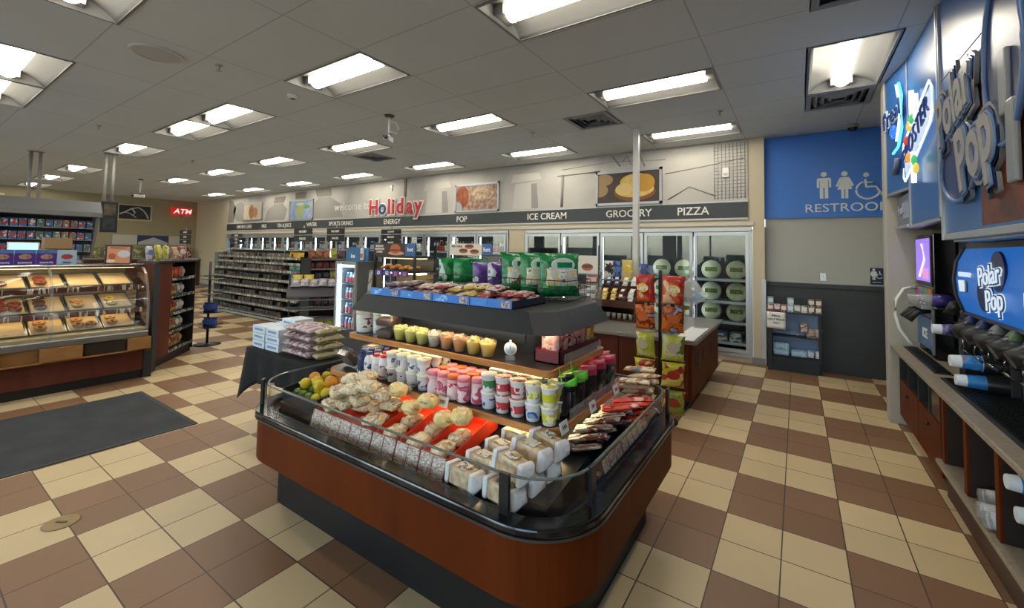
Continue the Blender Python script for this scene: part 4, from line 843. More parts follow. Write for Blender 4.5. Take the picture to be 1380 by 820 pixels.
# bottles on the shelves of the long cooler (only the upper two shelves show over the goods in front)
CB = [('#27402f', '#c8ccd0'), ('#6a2a1c', '#c83a34'), ('#b8c4cc', '#2f5c9a'), ('#c8763a', '#d8d4c4'), ('#3a6a3c', '#e0dfb4'), ('#20242c', '#7c8890'), ('#c9cdd0', '#b03a44'), ('#2f4a8c', '#dfe6f0')]
KCB = [Kind(lambda i=i, a=a, b=b: bottle(mat('cooler_drink%d' % i, a, .15), mat('cooler_cap%d' % i, b, .4), mat('cooler_label%d' % i, b, .5), .25, .036)) for i, (a, b) in enumerate(CB)]
def cbl(d, sh, c): return 'drink bottle, %s door from the freezer end, %s shelf, %s bottle' % (ORD[d], sh, ORD[c])
for d in range(16):
    xc = -5.21-.8219*(d+.5)
    for c in range(7): KCB[(d*3+(c//2)*(1+d % 3)) % 8]((xc-.27+.09*c, 7.82, 1.62), rnd.random()*6, 'cooler '+cbl(d, 'top', c), 'bottles in the long drink cooler')
# ================================================================== RESTROOM WALL
PB = mat('restroom_blue', '#3f7cd4', .4, spec=.4); PW = mat('pictogram_white', '#d9e2e0', .5)
q = thing('restroom_sign', 'large blue RESTROOMS wall panel with white pictograms', 'restroom sign', (.3, 7.735, 0))
MB().box(-.735, 1.4, -.03, 0, 2.235, 3.49).build('panel', PB, q); yv = -.032
def fig(pts): return [(x, z) for x, z in pts]
def flat(nm, pts, z=0, m=PW): MB().loft([[(a, yv-.003, c) for a, c in pts], [(a, yv+.002, c) for a, c in pts]], 0, False).build(nm, m, q)
def pict(cx, cz, s, man):
    c = MB(); k = [(cx+.036*s*cos(2*pi*i/18), cz+.165*s+.036*s*sin(2*pi*i/18)) for i in range(18)]
    flat('pictogram_head', k)
    if man: pts = [(-.075, .11), (.075, .11), (.085, .09), (.085, -.03), (.058, -.03), (.058, .07), (.05, .07), (.05, -.19), (.008, -.19), (.008, -.03), (-.008, -.03), (-.008, -.19), (-.05, -.19), (-.05, .07), (-.058, .07), (-.058, -.03), (-.085, -.03), (-.085, .09)]
    else: pts = [(-.045, .115), (.045, .115), (.06, .1), (.105, -.01), (.078, -.02), (.045, .06), (.085, -.06), (.04, -.06), (.04, -.19), (.006, -.19), (.006, -.06), (-.006, -.06), (-.006, -.19), (-.04, -.19), (-.04, -.06), (-.085, -.06), (-.045, .06), (-.078, -.02), (-.105, -.01), (-.06, .1)]
    m_ = MB(); vs = [(cx+a*s, yv-.003, cz+b*s) for a, b in pts]; n = len(vs); m_.add(vs + [(x, yv+.002, z) for x, y, z in vs], [tuple(range(n)), tuple(range(2*n-1, n-1, -1))] + [(i, (i+1) % n, n+(i+1) % n, n+i) for i in range(n)]); m_.build('pictogram_figure', PW, q)
pict(.03, 2.705, 1.0, True); pict(.27, 2.695, 1.0, False)
cx, cz = .53, 2.66
flat('pictogram_head', [(cx-.02+.033*cos(2*pi*i/18), cz+.165+.033*sin(2*pi*i/18)) for i in range(18)])
def bar(pts, r, nm='pictogram_chair'): MB().tube([(x, yv, z) for x, z in pts], r, 8).build(nm, PW, q)
bar([(cx-.03, cz+.1), (cx-.02, cz-.005), (cx+.085, cz-.005), (cx+.15, cz-.13), (cx+.17, cz-.12)], .016, 'pictogram_figure'); bar([(cx-.03, cz+.06), (cx+.06, cz+.055)], .012, 'pictogram_figure')
bar([(cx-.0+.13*cos(a), cz-.05+.125*sin(a)) for a in [pi*.62+i*.24 for i in range(18)]], .014)
text('lettering', 'RESTROOMS', .172, PW, q, (.335, yv-.002, 2.37), sx=1.12, bold=.0005)
q = thing('restroom_plaque', 'small dark blue accessible restroom plaque on the beige wall', 'plaque', (.905, 7.735, 1.405))
MB().box(-.07, .07, -.008, 0, -.115, .115).build('plate', mat('plaque_blue', '#232f52', .4), q, bevel=.002); yv = -.009
pict(-.03, .025, .4, False); bar([(.03, .07), (.035, .03), (.055, .02)], .006, 'pictogram_figure'); bar([(.03+.03*cos(a), .0+.03*sin(a)) for a in [2+i*.3 for i in range(14)]], .004); text('lettering', 'RESTROOM', .017, PW, q, (0, -.0095, -.085), bold=.0004)
q = thing('light_switch', 'steel light switch plate on the beige wall above the dark wainscot', 'light switch', (.307, 7.738, 1.365)); MB().box(-.036, .036, -.006, 0, -.06, .06).build('plate', STEEL, q, bevel=.002); MB().box(-.008, .008, -.018, -.006, -.012, .014).build('toggle', WHITE, q)
# small shelf rack on the wainscot
r = thing('merchandise_rack', 'low black shelf rack with blue back panel standing before the dark wainscot', 'shelf rack', (-.055, 7.5, 0))
def rk(n, mb, m, **k): return mb.build(n, m, r, **k)
rk('back_panel', MB().box(-.27, .29, .15, .17, .2, .80), mat('rack_blue', '#8fa9cf', .5)); rk('side_panel', MB().box(-.325, -.27, -.14, .18, 0, .84), mat('rack_black', '#22262b', .5), bevel=.003); rk('upright', MB().box(.29, .325, -.02, .18, 0, .84), MATS['rack_black']); rk('side_panel', MB().box(-.27, .29, -.10, .17, .0, .2), MATS['rack_black'])
for z, d in ((.85, .3), (.5, .22), (.22, .22)): rk('shelf', MB().box(-.325, .335, .17-d, .17, z-.016, z-.0015), MATS['rack_black'])
for z in (.53, ): rk('wire_front', MB().tube([(-.26, -.05, z), (.28, -.05, z)], .004).tube([(-.26, -.05, z+.04), (.28, -.05, z+.04)], .003), STEEL)
for s in (-1, 1): rk('caster', MB().lathe([(.02, -.012), (.026, -.008), (.026, .008), (.02, .012)], 14), BLACK, loc=(.3*s, -.1 if s < 0 else .0, .026)).rotation_euler = (0, pi/2, 0)
q = thing('hanging_notice', 'white paper notice hung on the low black shelf rack', 'notice', (-.27, 7.317, .735), 0)
MB().grid(lambda u, v: (-.115+.23*u, -.004-.008*sin(u*3)*(1-v), -.115+.23*v-.012*(1-v)*u), 6, 6).build('sheet', PAPER, q).modifiers.new('t', 'SOLIDIFY').thickness = .001
for i, (s_, t_) in enumerate((('SPECIAL', .03), ('HALF PRICE', .04), ('TODAY', .025))): text('lettering', s_, t_, mat('ink', '#44484c', .6), q, (0, -.014, .06-.05*i), bold=.0005)
def sbox(nm, m, w, d, h, pm=None):
    q = thing(nm, 'x', 'boxed goods'); MB().box(-w/2, w/2, -d/2, d/2, 0, h).build('carton', m, q, bevel=.002); MB().box(-w*.4, w*.4, -d/2-.001, -d/2, h*.25, h*.8).build('printed_panel', pm or TAGM, q); return q
LBL = printmat('pharm_blue', '#7fb4dc', '#7fb4dc', '#d8e6f0', '#3a6aa8', scale=20); RED_ = printmat('pharm_red', '#b8503c', '#b8503c', '#e0d4cc', '#7c3c34', scale=18); BRN = printmat('pharm_brown', '#6a4a3c', '#6a4a3c', '#c8b8a0', '#3c3430', scale=18)
KX = [Kind(lambda m=m: sbox('goods_box', m, .075, .07, .1)) for m in (RED_, LBL, FB_[0], FB_[3], BRN)]
for i, k in enumerate((0, 2, 0, 1, 3, 3, 4, 4)): KX[k]((-.345+.083*i, 7.5, .85), 0, 'small box on top of the low rack, %s from the freezer side' % ORD[i], 'boxes on top of the low rack')
for i, (k, j) in enumerate(((1, 0), (1, 3), (4, 6), (4, 7))): KX[k]((-.345+.083*j, 7.5, .951), .1, 'small box stacked second-high on the low rack, %s from the freezer side' % ORD[i], 'boxes on top of the low rack')
KX2 = Kind(lambda: sbox('goods_carton', LBL, .19, .12, .085, mat('lightblue_print', '#b8d4ea', .5)))
for i, (x, z) in enumerate(((-.215, .22), (-.215, .3065), (.0, .22))): KX2((x, 7.51, z), .02*i, 'light blue carton on the bottom shelf of the low rack, ' + ('lower one of the stack', 'upper one of the stack', 'single one')[i], 'light blue cartons')
for i in range(2): KX[1]((.14+.09*i, 7.52, .22), 0, 'small blue box on the bottom shelf of the low rack, %s from the cartons' % ORD[i], 'small blue boxes')
KX3 = Kind(lambda: pouch('snack_sachet', 'sachet', printmat('sachet', '#c8b0a0', '#c8b0a0', '#8c4a3c', '#e4dcd0', scale=16), .1, .13, .03))
for i in range(3): KX3((.07+.075*i, 7.46+.02*i, .5), label='brown and white sachet on the middle shelf of the low rack, %s from the middle' % ORD[i], group='sachets', rot=(-.25, 0, .3-.3*i))
# ================================================================== FOOD COUNTER
GRAN = mat('granite_top', '#8f8d86', .3, col2='#6f6c66', vscale=60)
r = thing('food_counter', 'cherry-wood food counter with grey stone top before the freezer wall', 'counter', (-3.6, 5.7, 0))
def cp(n, mb, m, **k): o = mb.build(n, m, r, **k); o.location = (3.6, -5.7, 0); return o
cp('toe_kick', MB().box(-6.3, -1.02, 4.92, 6.55, 0, .12), MATS['toe_kick_black'])
for i in range(7): cp('front_panel', MB().box(-6.35+.77*i+.004, -6.35+.77*(i+1)-.004, 4.83, 4.86, .12, .72), WOODDK, bevel=.003)
cp('carcass', MB().box(-6.35, -.96, 4.86, 6.6, .12, .72), WOODDK); ep = cp('end_panel', MB().box(-.96, -.935, 4.835, 6.6, .12, .72), WOODRED, bevel=.003)
for y in (5.0, 5.14, 5.45, 5.95): 
    for z in (.42,): cp('slot', MB().box(-.937, -.932, y, y+.07, z, z+.16), MATTE)
cp('countertop', MB().box(-6.38, -.88, 4.78, 6.64, .72, .762), GRAN, bevel=.006); cp('bin_rim', MB().ring([(-1.42, 5.0), (-1.14, 5.0), (-1.14, 5.35), (-1.42, 5.35)], [(-1.39, 5.03), (-1.17, 5.03), (-1.17, 5.32), (-1.42+.03, 5.32)], .762, .768), STEEL); cp('bin_opening', MB().box(-1.39, -1.17, 5.03, 5.32, .7622, .765), MATTE)
q = thing('cutting_board', 'white board lying on the stone counter end near the snack rack', 'board', (-1.0, 5.15, .7635)); MB().box(-.1, .1, -.4, .5, 0, .012).build('board', WHITE, q, bevel=.004); MB().box(-.06, .06, .44, .47, .0121, .0126).build('handle_slot', BLACK, q)
q = thing('support_post', 'white square post from the food counter up to the ceiling', 'post', (-1.96, 6.18, .7635)); MB().box(-.04, .04, -.04, .04, 0, CEIL-.766).build('post', mat('post_white', '#cfd2d0', .45), q, bevel=.004); MB().box(-.07, .07, -.07, .07, 0, .02).build('base_plate', STEEL, q)
# warmers
CZ = .7635
WARM = emat('warmer_lamp', '#ffd89a', 5.)
q = thing('sandwich_warmer', 'tall black heated sandwich case with burger photo sign on the counter', 'food warmer', (-5.79, 5.25, CZ))
for x in (-.5, .5):
    for y in (-.24, .24): MB().box(x-.018, x+.018, y-.018, y+.018, 0, .98).build('post', BLACK, q)
MB().box(-.52, .52, -.26, .26, 0, .09).build('base', BLACK, q, bevel=.004); MB().box(-.48, .48, -.24, .24, .50, .53).build('shelf', BLACK, q); MB().box(-.5, .5, -.25, .25, .75, .79).build('hood', BLACK, q)
MB().box(-.45, .45, -.1, .1, .465, .49).build('heat_lamp', WARM, q); MB().box(-.45, .45, -.1, .1, .73, .748).build('heat_lamp', emat('warmer_lamp_dim', '#ffe2b4', 1.2), q)
MB().box(-.48, .48, .235, .24, .09, .75).build('back_panel', mat('warmer_back', '#6a6450', .4), q); MB().box(-.5, .5, -.25, -.246, .09, .5).build('glass', GLASS, q)
sg = MB().box(-.53, .53, -.262, -.25, .79, 1.0).build('sign_panel', mat('sign_brown', '#3c2620', .45), q); MB().box(.29, .53, -.265, -.262, .79, 1.0).build('blue_panel', mat('sign_blue', '#2c5aa0', .4), q)
text('lettering', 'BREAKFAST\nSANDWICHES\n2 FOR $4', .05, LW, q, (-.37, -.266, .9), sx=.8, bold=.001); text('lettering', 'hot', .1, LW, q, (.41, -.267, .895), bold=.002)
def flatp(par, nm, pts, y, m): MB().loft([[(a, y-.0015, c) for a, c in pts], [(a, y, c) for a, c in pts]], 0, False).build(nm, m, par)
def ell(cx, cz, rx, rz, n=20): return [(cx+rx*cos(2*pi*i/n), cz+rz*sin(2*pi*i/n)) for i in range(n)]
BUN = mat('print_bun', '#b0623a', .5); flatp(q, 'printed_plate', ell(.06, .83, .2, .035), -.263, mat('print_tan', '#c89a7c', .5)); flatp(q, 'printed_burger', ell(.04, .905, .13, .085), -.2645, BUN); flatp(q, 'printed_filling', ell(.04, .88, .14, .018), -.266, mat('print_fill', '#7c2f22', .5))
KHS = Kind(lambda: wrapped(printmat('wrap_orange', '#d98a3c', '#e6a85c', '#b8622c', '#e8c890', scale=12), .11, .11, .055, 2.))
for i in range(8): KHS((-6.2+.118*i, 5.14, CZ+.54), label='orange-wrapped hot sandwich on the warmer upper shelf, %s from its far end' % ORD[i], group='hot sandwiches in the warmer', rot=(0, 0, i*1.3))
for i in range(4):
    k = thing('shelf_price_card', ('purple and white', 'purple and white', 'purple and orange', 'purple and orange')[i] + ' price card on the warmer shelf front, %s in the row' % ORD[i], 'price card', (-6.16+.22*i, 4.985, CZ+.43), 0, 'warmer price cards')
    MB().box(-.095, .095, -.004, 0, 0, .1).build('card', mat('card_purple', '#4a4a9c', .5), k); text('lettering', '$2', .08, LW if i < 2 else mat('orange_ink', '#e0702c', .5), k, (0, -.005, .05), bold=.002)
def roller(label, x, w, sg):
    q = thing('roller_grill', label, 'roller grill', (x, 5.2, CZ))
    MB().box(-w/2, w/2, -.22, .26, 0, .14).build('base', STEEL, q, bevel=.005)
    for k in range(7):
        MB().tube([(-w/2+.02, -.16+.055*k, .165), (w/2-.02, -.16+.055*k, .165)], .017, 10).build('roller', CHROME, q)
    for s in (-1, 1):
        MB().loft([[(s*w/2, y, z) for y, z in ((-.22, .14), (-.16, .36), (-.02, .46), (.26, .46), (.26, .14))], [(s*w/2-s*.006, y, z) for y, z in ((-.22, .14), (-.16, .36), (-.02, .46), (.26, .46), (.26, .14))]], 0, False).build('side_glass', CLEAR, q)
    MB().grid(lambda u, v: ((u-.5)*w, -.22+.06*v*2 if v < .5 else -.16+.28*(v-.5), .3+.12*v*1.3), 2, 8).build('sneeze_guard', CLEAR, q)
    if sg:
        for s in (-1, 1): MB().box(s*w*.46-.008, s*w*.46+.008, .2, .215, .14, 1.0).build('sign_post', BLACK, q)
        sg(q)
    return q
def hot_sign(q, w, x0=0, h0=.82, h1=1.01, words='PICK 2 FOR $3', blue=True):
    MB().box(-w/2+x0, w/2+x0, .185, .2, h0, h1).build('sign_panel', mat('sign_white', '#d8d4cc', .5), q); hm = (h0+h1)/2; hh = (h1-h0)/2
    if blue: MB().box(w/2+x0+.01, w/2+x0+.2, .185, .2, h0-.03, h1).build('blue_panel', MATS['sign_blue'], q); text('lettering', 'hot', .1, LW, q, (w/2+x0+.1, .183, hm), bold=.002)
    text('lettering', words, .045, mat('sign_ink', '#3a3434', .5), q, (x0-w*.27, .183, hm+hh*.5), sx=.8 if blue else .5, bold=.001)
    for i, (a, b) in enumerate(((.12, .5), (-.06, -.25), (.28, -.35)) if blue else ((-.1, .4), (.25, -.3))):
        flatp(q, 'printed_bun', ell(x0+a*w, hm+b*hh, w*.14, hh*.42), .1835, mat('print_bun2', '#a8623c', .5)); flatp(q, 'printed_sausage', ell(x0+a*w, hm+b*hh+.01, w*.13, hh*.2), .182, mat('print_saus', '#6a2f22', .5))
roller('stainless roller grill under the white hot dog sign with blue end', -4.42, .8, lambda q: hot_sign(q, .68, -.1))
roller('roller grill under the sloping white hot dog sign near the condiment stand', -2.5, .62, lambda q: hot_sign(q, .6, -.02, .62, .86, 'HOT & READY', False))
for g, xg, w in ((0, -4.42, .8), (1, -2.5, .62)):
    K = Kind(lambda: (lambda q: (MB().tube([(-.07, 0, 0), (-.055, 0, 0), (.055, 0, 0), (.07, 0, 0)], [.006, .014, .014, .006], 10).build('sausage', mat('sausage', '#7c3a22', .35), q), MB().tube([(-.05, 0, .012), (.05, 0, .012)], .004, 6).build('grill_mark', mat('char', '#3a1c12', .5), q), q)[-1])(thing('hot_dog', 'x', 'hot dog')))
    for i in range(6): K((xg-w/2+.14+.16*(i % 3)+.02, 5.2-.13+.11*(i//3), CZ+.1985), 0, 'hot dog on the %s roller grill, %s on the rollers' % (('blue-signed', 'sloping-signed')[g], ORD[i]), 'hot dogs')
q = thing('display_cabinet', 'black cabinet under the microwave between the two roller grills', 'cabinet', (-3.68, 5.3, CZ)); MB().box(-.27, .27, -.25, .25, 0, .5).build('carcass', BLACK, q, bevel=.004); MB().box(-.25, .25, -.262, -.25, .03, .47).build('door', GLOSSB, q, bevel=.003); MB().tube([(.2, -.27, .15), (.2, -.285, .18), (.2, -.285, .34), (.2, -.27, .37)], .007).build('handle', STEEL, q)
q = thing('microwave_oven', 'black microwave oven with dark window on the black cabinet', 'microwave', (-3.68, 5.25, CZ+.5015)); MB().box(-.27, .27, -.18, .2, 0, .34).build('case', BLACK, q, bevel=.006)
MB().box(-.26, .12, -.196, -.181, .02, .32).build('door', GLOSSB, q, bevel=.003); MB().box(-.21, .07, -.198, -.196, .07, .27).build('window', mat('micro_glass', '#4b4d48', .15), q); MB().box(.14, .25, -.188, -.181, .03, .31).build('control_panel', mat('panel_grey', '#2a2c2e', .4), q); MB().tube([(.1, -.2, .06), (.1, -.225, .09), (.1, -.225, .25), (.1, -.2, .28)], .008).build('handle', STEEL, q)
q = thing('coffee_urn', 'dark drink urn between the sandwich warmer and the hot dog sign', 'urn', (-5.07, 5.45, CZ)); MB().lathe([(.1, 0), (.11, .02), (.11, .38), (.09, .44), (.03, .47), (.001, .48)], 20).build('body', MATTE, q); MB().tube([(0, -.1, .08), (0, -.17, .09), (0, -.17, .06)], .012).build('tap', CHROME, q); MB().tube([(-.05, 0, .45), (-.05, 0, .52), (.05, 0, .52), (.05, 0, .45)], .008).build('handle', BLACK, q)
q = thing('leaflet_stand', 'upright grey leaflet stand left of the burger sign case', 'leaflet stand', (-6.3+.0, 4.88, CZ), 0)
q.location = (-6.34+.02, 4.9, CZ); MB().cbox(0, 0, 0, .1, .02, .02).build('foot', BLACK, q); MB().cbox(0, 0, .02, .09, .006, .5, tilt=(-.1, 0)).build('leaflet', printmat('leaflet', '#b8b8b8', '#b8b8b8', '#5c6068', '#dcdcdc', scale=18), q)
q = thing('snack_crate', 'black wire snack stand beside the microwave holding yellow and pink bags', 'snack stand', (-3.2, 5.2, CZ))
for z in (.0, .3, .55): MB().box(-.16, .16, -.12, .14, z, z+.015).build('shelf', BLACK, q)
for x in (-.15, .15): MB().box(x-.01, x+.01, .12, .14, 0, .7).build('upright', BLACK, q)
KCh = [Kind(lambda m=m, e=e: pouch('chip_bag', 'chip bag', m, .15, .2, .06, (.045, .03), e)) for m, e in ((printmat('chip_yellow', '#b9b83c', '#c9c24c', '#d8d0a0', '#7c8c3c', scale=8, rough=.25), mat('emb_red', '#a8342c', .4)), (printmat('chip_brown', '#8c5a4a', '#a06a58', '#d0b0a0', '#5c3a34', scale=8, rough=.25), mat('emb_cream', '#d8c8a8', .4)), (printmat('chip_redor', '#b83a24', '#c8482c', '#e0a050', '#8c2a1c', scale=8, rough=.25), mat('emb_yel', '#e0c050', .4)))]
KCh[0]((-3.27, 5.2, CZ+.567), 0, 'yellow-green chip bag on the wire snack stand top shelf', 'snack stand bags'); KCh[1]((-3.11, 5.2, CZ+.567), .1, 'brown chip bag on the wire snack stand top shelf', 'snack stand bags'); KCh[1]((-3.25, 5.2, CZ+.317), .1, 'brown chip bag low on the wire snack stand', 'snack stand bags')
q = thing('red_canister', 'red snack canister with dark lid behind the tall popcorn bags', 'canister', (-2.92, 5.5, CZ)); MB().lathe([(.1, 0), (.1, .74), (.095, .76)], 22).build('body', printmat('canister_red', '#b0321e', '#c0401f', '#d8843c', '#8c2418', scale=7), q); MB().lathe([(.104, .75), (.104, .8), (.09, .82), (.001, .82)], 22).build('lid', MATTE, q)
# condiment organiser
OB = woodmat('organizer_brown', '#4a3026', '#5e3f32', .5, (2, 2, .8))
q = thing('condiment_organizer', 'brown wooden condiment stand with sloping bins and a cup shelf', 'organizer', (-2.03, 5.72, CZ))
for x in (-.27, .25): MB().loft([[(x+s, y, z) for y, z in ((-.2, 0), (.2, 0), (.2, .5), (.1, .5), (-.2, .26))] for s in (0, .02)], 0, False).build('side_panel', OB, q)
MB().box(-.25, .25, -.18, .2, 0, .02).build('bottom_shelf', OB, q); MB().box(-.25, .25, -.2, -.18, .18, .27).build('front_panel', OB, q); MB().box(-.25, .25, .18, .2, .02, .5).build('back_panel', OB, q)
MB().loft([[(x, y, z) for y, z in ((-.18, .2), (.18, .4), (.18, .42), (-.18, .22))] for x in (-.25, .25)], 0, False).build('bin_floor', OB, q); MB().box(-.25, .25, .06, .075, .36, .47).build('bin_divider', OB, q)
for x in (-.13, -.0, .12): MB().loft([[(x+s, y, z) for y, z in ((-.18, .22), (.18, .42), (.18, .49), (-.18, .29))] for s in (0, .008)], 0, False).build('bin_divider', OB, q)
CM = [mat('pk_yellow_', '#d9b32c', .5), mat('pk_maroon', '#5c2420', .5), mat('pk_white', '#dcdad4', .5), mat('pk_black', '#2b2b2c', .5), mat('pk_navy', '#2b3c62', .5), mat('pk_cream', '#c8bca4', .5)]
KPk2 = [Kind(lambda m=m: (lambda q: (pillow(.075, .1, .02, rnd.random()*20, wr=.002).build('sachet', m, q, loc=(0, 0, .0)), MB().cbox(0, -.012, .03, .045, .003, .04).build('print', TAGM, q), q)[-1])(thing('condiment_packet', 'x', 'condiment'))) for m in CM]
for r_ in range(2):
    for c in range(4):
        for n in range(3):
            KPk2[((c, 0, 1, 2, 3)[c % 5] if r_ == 0 else (4, 4, 5, 2)[c]) % 6]((-2.03-.19+.122*c, 5.72-.15+.17*r_+.028*n, CZ+.245+.095*r_+.016*n), label='condiment packet, %s bin from the roller grill, %s row, %s in bin' % (ORD[c], ('front', 'rear')[r_], ORD[n]), group='condiment packets', rot=(-.9, 0, rnd.uniform(-.2, .2)))
KLid = Kind(lambda: (lambda q: (MB().lathe([(.024, 0), (.03, .07), (.032, .072), (.001, .073)], 14).build('cup', WHITE, q), MB().lathe([(.0275, .03), (.0295, .055)], 14, cap=(False, False)).build('printed_band', CM[5], q), q)[-1])(thing('paper_cup', 'x', 'small cup')))
for i in range(6):
    KLid((-2.03-.2+.078*i, 5.6, CZ+.0215), 0, 'small white cup in the condiment stand bottom shelf, %s from the roller grill' % ORD[i], 'small white cups')
for i in range(4): KLid((-2.9+.1*i, 4.86+.01*i, CZ), 0, 'small white cup on the stone counter behind the island, %s in the row' % ORD[i], 'small counter cups')
KTw = [Kind(lambda m=m: sbox('canned_stack', m, .15, .13, .115)) for m in (printmat('can_brown', '#8c5c40', '#a87454', '#c8a888', '#5c3a30', scale=10), printmat('can_pink', '#b86a6c', '#c98a88', '#e0d0cc', '#4c3434', scale=12), printmat('can_black', '#3a3a40', '#3a3a40', '#c8b8b0', '#a84c48', scale=14), printmat('can_teal', '#6a9a98', '#6a9a98', '#c8706c', '#dcdcd4', scale=9), printmat('can_red', '#a8322c', '#b8423a', '#e0d4cc', '#5c2420', scale=10))]
for i in range(5): KTw[i]((-2.43, 5.7, CZ+.1165*i), .1*i, 'printed snack box in the tower beside the condiment stand, %s from the bottom' % ORD[i], 'box tower', rot=(0, 0, .08*i))
q = thing('box_shelf', 'small steel shelf behind the box tower carrying bags', 'shelf', (-2.05, 6.0, CZ), 0)
MB().box(-.4, .4, -.07, .07, .5, .516).build('shelf', STEEL, q)
for s in (-1, 1): MB().box(s*.38-.01, s*.38+.01, -.06, .06, 0, .5).build('leg', STEEL, q)
KBg = lambda nm, a, b, c, w_, h_: Kind(lambda: pouch('snack_bag', 'snack bag', printmat(nm, a, a, b, c, scale=9, rough=.3), w_, h_, .05, (.05, .04), mat(nm+'e', b, .4)))
for k, x, l in ((KBg('bag_cow', '#dcdcd8', '#2b2b2c', '#c8503c', .14, .27), -2.3, 'white bag with black patches behind the box tower'), (KBg('bag_blue', '#28488c', '#5c7cc0', '#1c3060', .1, .27), -2.16, 'blue snack bag between white and yellow bags'), (KBg('bag_yell', '#cdbb8c', '#e0c030', '#d8d0c0', .17, .29), -2.04+.02, 'cream and yellow snack bag beside the white post'), (KBg('bag_blue2', '#2a5098', '#1c3468', '#6a8cc8', .1, .24), -1.78, 'dark blue snack bag on the far side of the white post')):
    k((x, 5.98, CZ+.517), label=l, group='bags above the condiment stand', rot=(-.06, 0, .05))
# ------------------------------------------------------------------ clip rack of chips
q = thing('clip_rack', 'black floor stand with clipped chip bags beside the stone counter', 'chip stand', (-1.16, 4.45, 0))
MB().box(-.015, .015, -.015, .015, 0, 1.5).build('pole', BLACK, q); MB().lathe([(.17, 0), (.17, .008), (.05, .02), (.02, .03)], 20).build('base', BLACK, q)
for z in (1.46, 1.162, .882, .616, .352):
    for s in (-1, 1): MB().tube([(0, 0, z), (s*.05, -.02, z+.01), (s*.1, -.03, z)], .004).build('clip_arm', STEEL, q)
LAY = printmat('chip_classic_red', '#a82a1c', '#b8361f', '#d0603a', '#e0c0a0', scale=6, rough=.22, bump=.35); FRI = printmat('chip_curl', '#b0521c', '#c86a24', '#7c3418', '#8ca0c0', scale=8, rough=.22, bump=.35); FRG = printmat('chip_ring_green', '#a8b03a', '#b6bc44', '#c9c89a', '#6f7c2c', scale=6, rough=.22, bump=.35); FUN = printmat('chip_yellowred', '#b0b52c', '#c0c234', '#a8342c', '#d8d070', scale=5, rough=.22, bump=.35); FGR = printmat('chip_greenred', '#7c8c34', '#94a23c', '#a84a30', '#c8c070', scale=6, rough=.22, bump=.35)
specs = [(LAY, 1.17, .27, 'red potato chip bag', mat('em_yel', '#e8c04a', .4), "Lay's", LW), (FRI, .90, .24, 'clear-fronted orange curl bag', mat('em_or', '#c8641c', .5), None, None), (FRG, .62, .24, 'lime green onion ring bag', mat('em_ring', '#b8b098', .5), None, None), (FUN, .37, .23, 'yellow bag with red panel', mat('em_red', '#b03028', .4), None, None), (FGR, .11, .22, 'green and red snack bag', mat('em_red2', '#9c3a24', .4), None, None)]
for i, (m, z, h, nm, e, wd, wc_) in enumerate(specs):
    K = Kind(lambda: pouch('hanging_chip_bag', 'chip bag', m, .215, h*1.04, .1, (.06, .045), e, .55, None, wd, wc_))
    for s in (-1, 1):
        K((-1.16+s*.129, 4.405-.012*(i % 2), z), label='%s, %s side of the clip stand, %s from the top' % (nm, 'island' if s < 0 else 'counter', ORD[i]), group='hanging chip bags', rot=(.05, s*.04, s*.25+.1*(i % 2)))
q = thing('hanging_chip_bag', 'clear and pale blue bag sticking out from the top of the clip stand', 'chip bag', (-.80, 4.5, 1.2), -.15); pillow(.2, .24, .04, 5).build('film', glassmat('film_clear', '#e8eeee', .16, .1, 1.5, haze=.3), q).rotation_euler = (0, -.6, 0); MB().box(-.06, .06, -.024, -.02, .03, .07).build('blue_label', mat('label_ltblue', '#8fb4d8', .4), q).rotation_euler = (0, -.6, 0)
# ================================================================== CLOTHED TABLE
q = thing('folding_table', 'folding table under a black cloth at the island end', 'table', (-3.66, 2.5, 0))
MB().box(-.54, .54, -.53, .53, .70, .733).build('tabletop', WHITE, q, bevel=.004)
for x in (-.45, .45):
    for y in (-.42, .42): MB().tube([(x, y, .7), (x, y, 0)], .014).build('leg', STEEL, q)
def cloth():
    mb = MB(); x0, x1, y0, y1 = -.56, .56, -.55, .55; rings = []; n = 96; per = []
    for i in range(n):
        t = i/n*4; s = int(t); f = t-s
        per.append(((x0+(x1-x0)*f, y0), (x1, y0+(y1-y0)*f), (x1-(x1-x0)*f, y1), (x0, y1-(y1-y0)*f))[s])
    def nrm(i):
        a, b = Vector(per[(i-1) % n]), Vector(per[(i+1) % n]); d = (b-a); v = Vector((d.y, -d.x)); v.normalize(); return v
    top = [(a, b, .745) for a, b in per]
    for k in range(0, 9):
        u = k/8; ring = []
        for i, (a, b) in enumerate(per):
            c = max(0, 1-min(abs(a-x0), abs(a-x1))/.16)*max(0, 1-min(abs(b-y0), abs(b-y1))/.16)
            v = nrm(i); fl = .012*u+.025*u*sin(i*1.1)+.05*u*c; dr = (.27+.09*sin(i*.31+1)*.4)*u+.16*c*u
            ring.append((a+v.x*fl, b+v.y*fl, .745-dr))
        rings.append(ring)
    mb.loft(rings, 0, True, cap=(False, False)); mb.add(top, [tuple(range(n))], 0); return mb
t = cloth().build('tablecloth', mat('black_cloth', '#0d0d0f', .85, bump=.2, bscale=300), None, loc=(-3.66, 2.5, 0)); t.modifiers.new('thick', 'SOLIDIFY').thickness = -.003
tag(t, 'black cloth draped over the folding table, hanging unevenly at its corners', 'tablecloth')
KBx = Kind(lambda: (lambda q: (MB().box(-.11, .11, -.09, .09, 0, .062).build('carton', mat('carton_white', '#d4dfe8', .45), q, bevel=.003), MB().box(-.075, .075, -.0915, -.09, .022, .042).build('label', mat('carton_lab', '#7c9cc0', .5), q), q)[-1])(thing('white_carton', 'x', 'carton')))
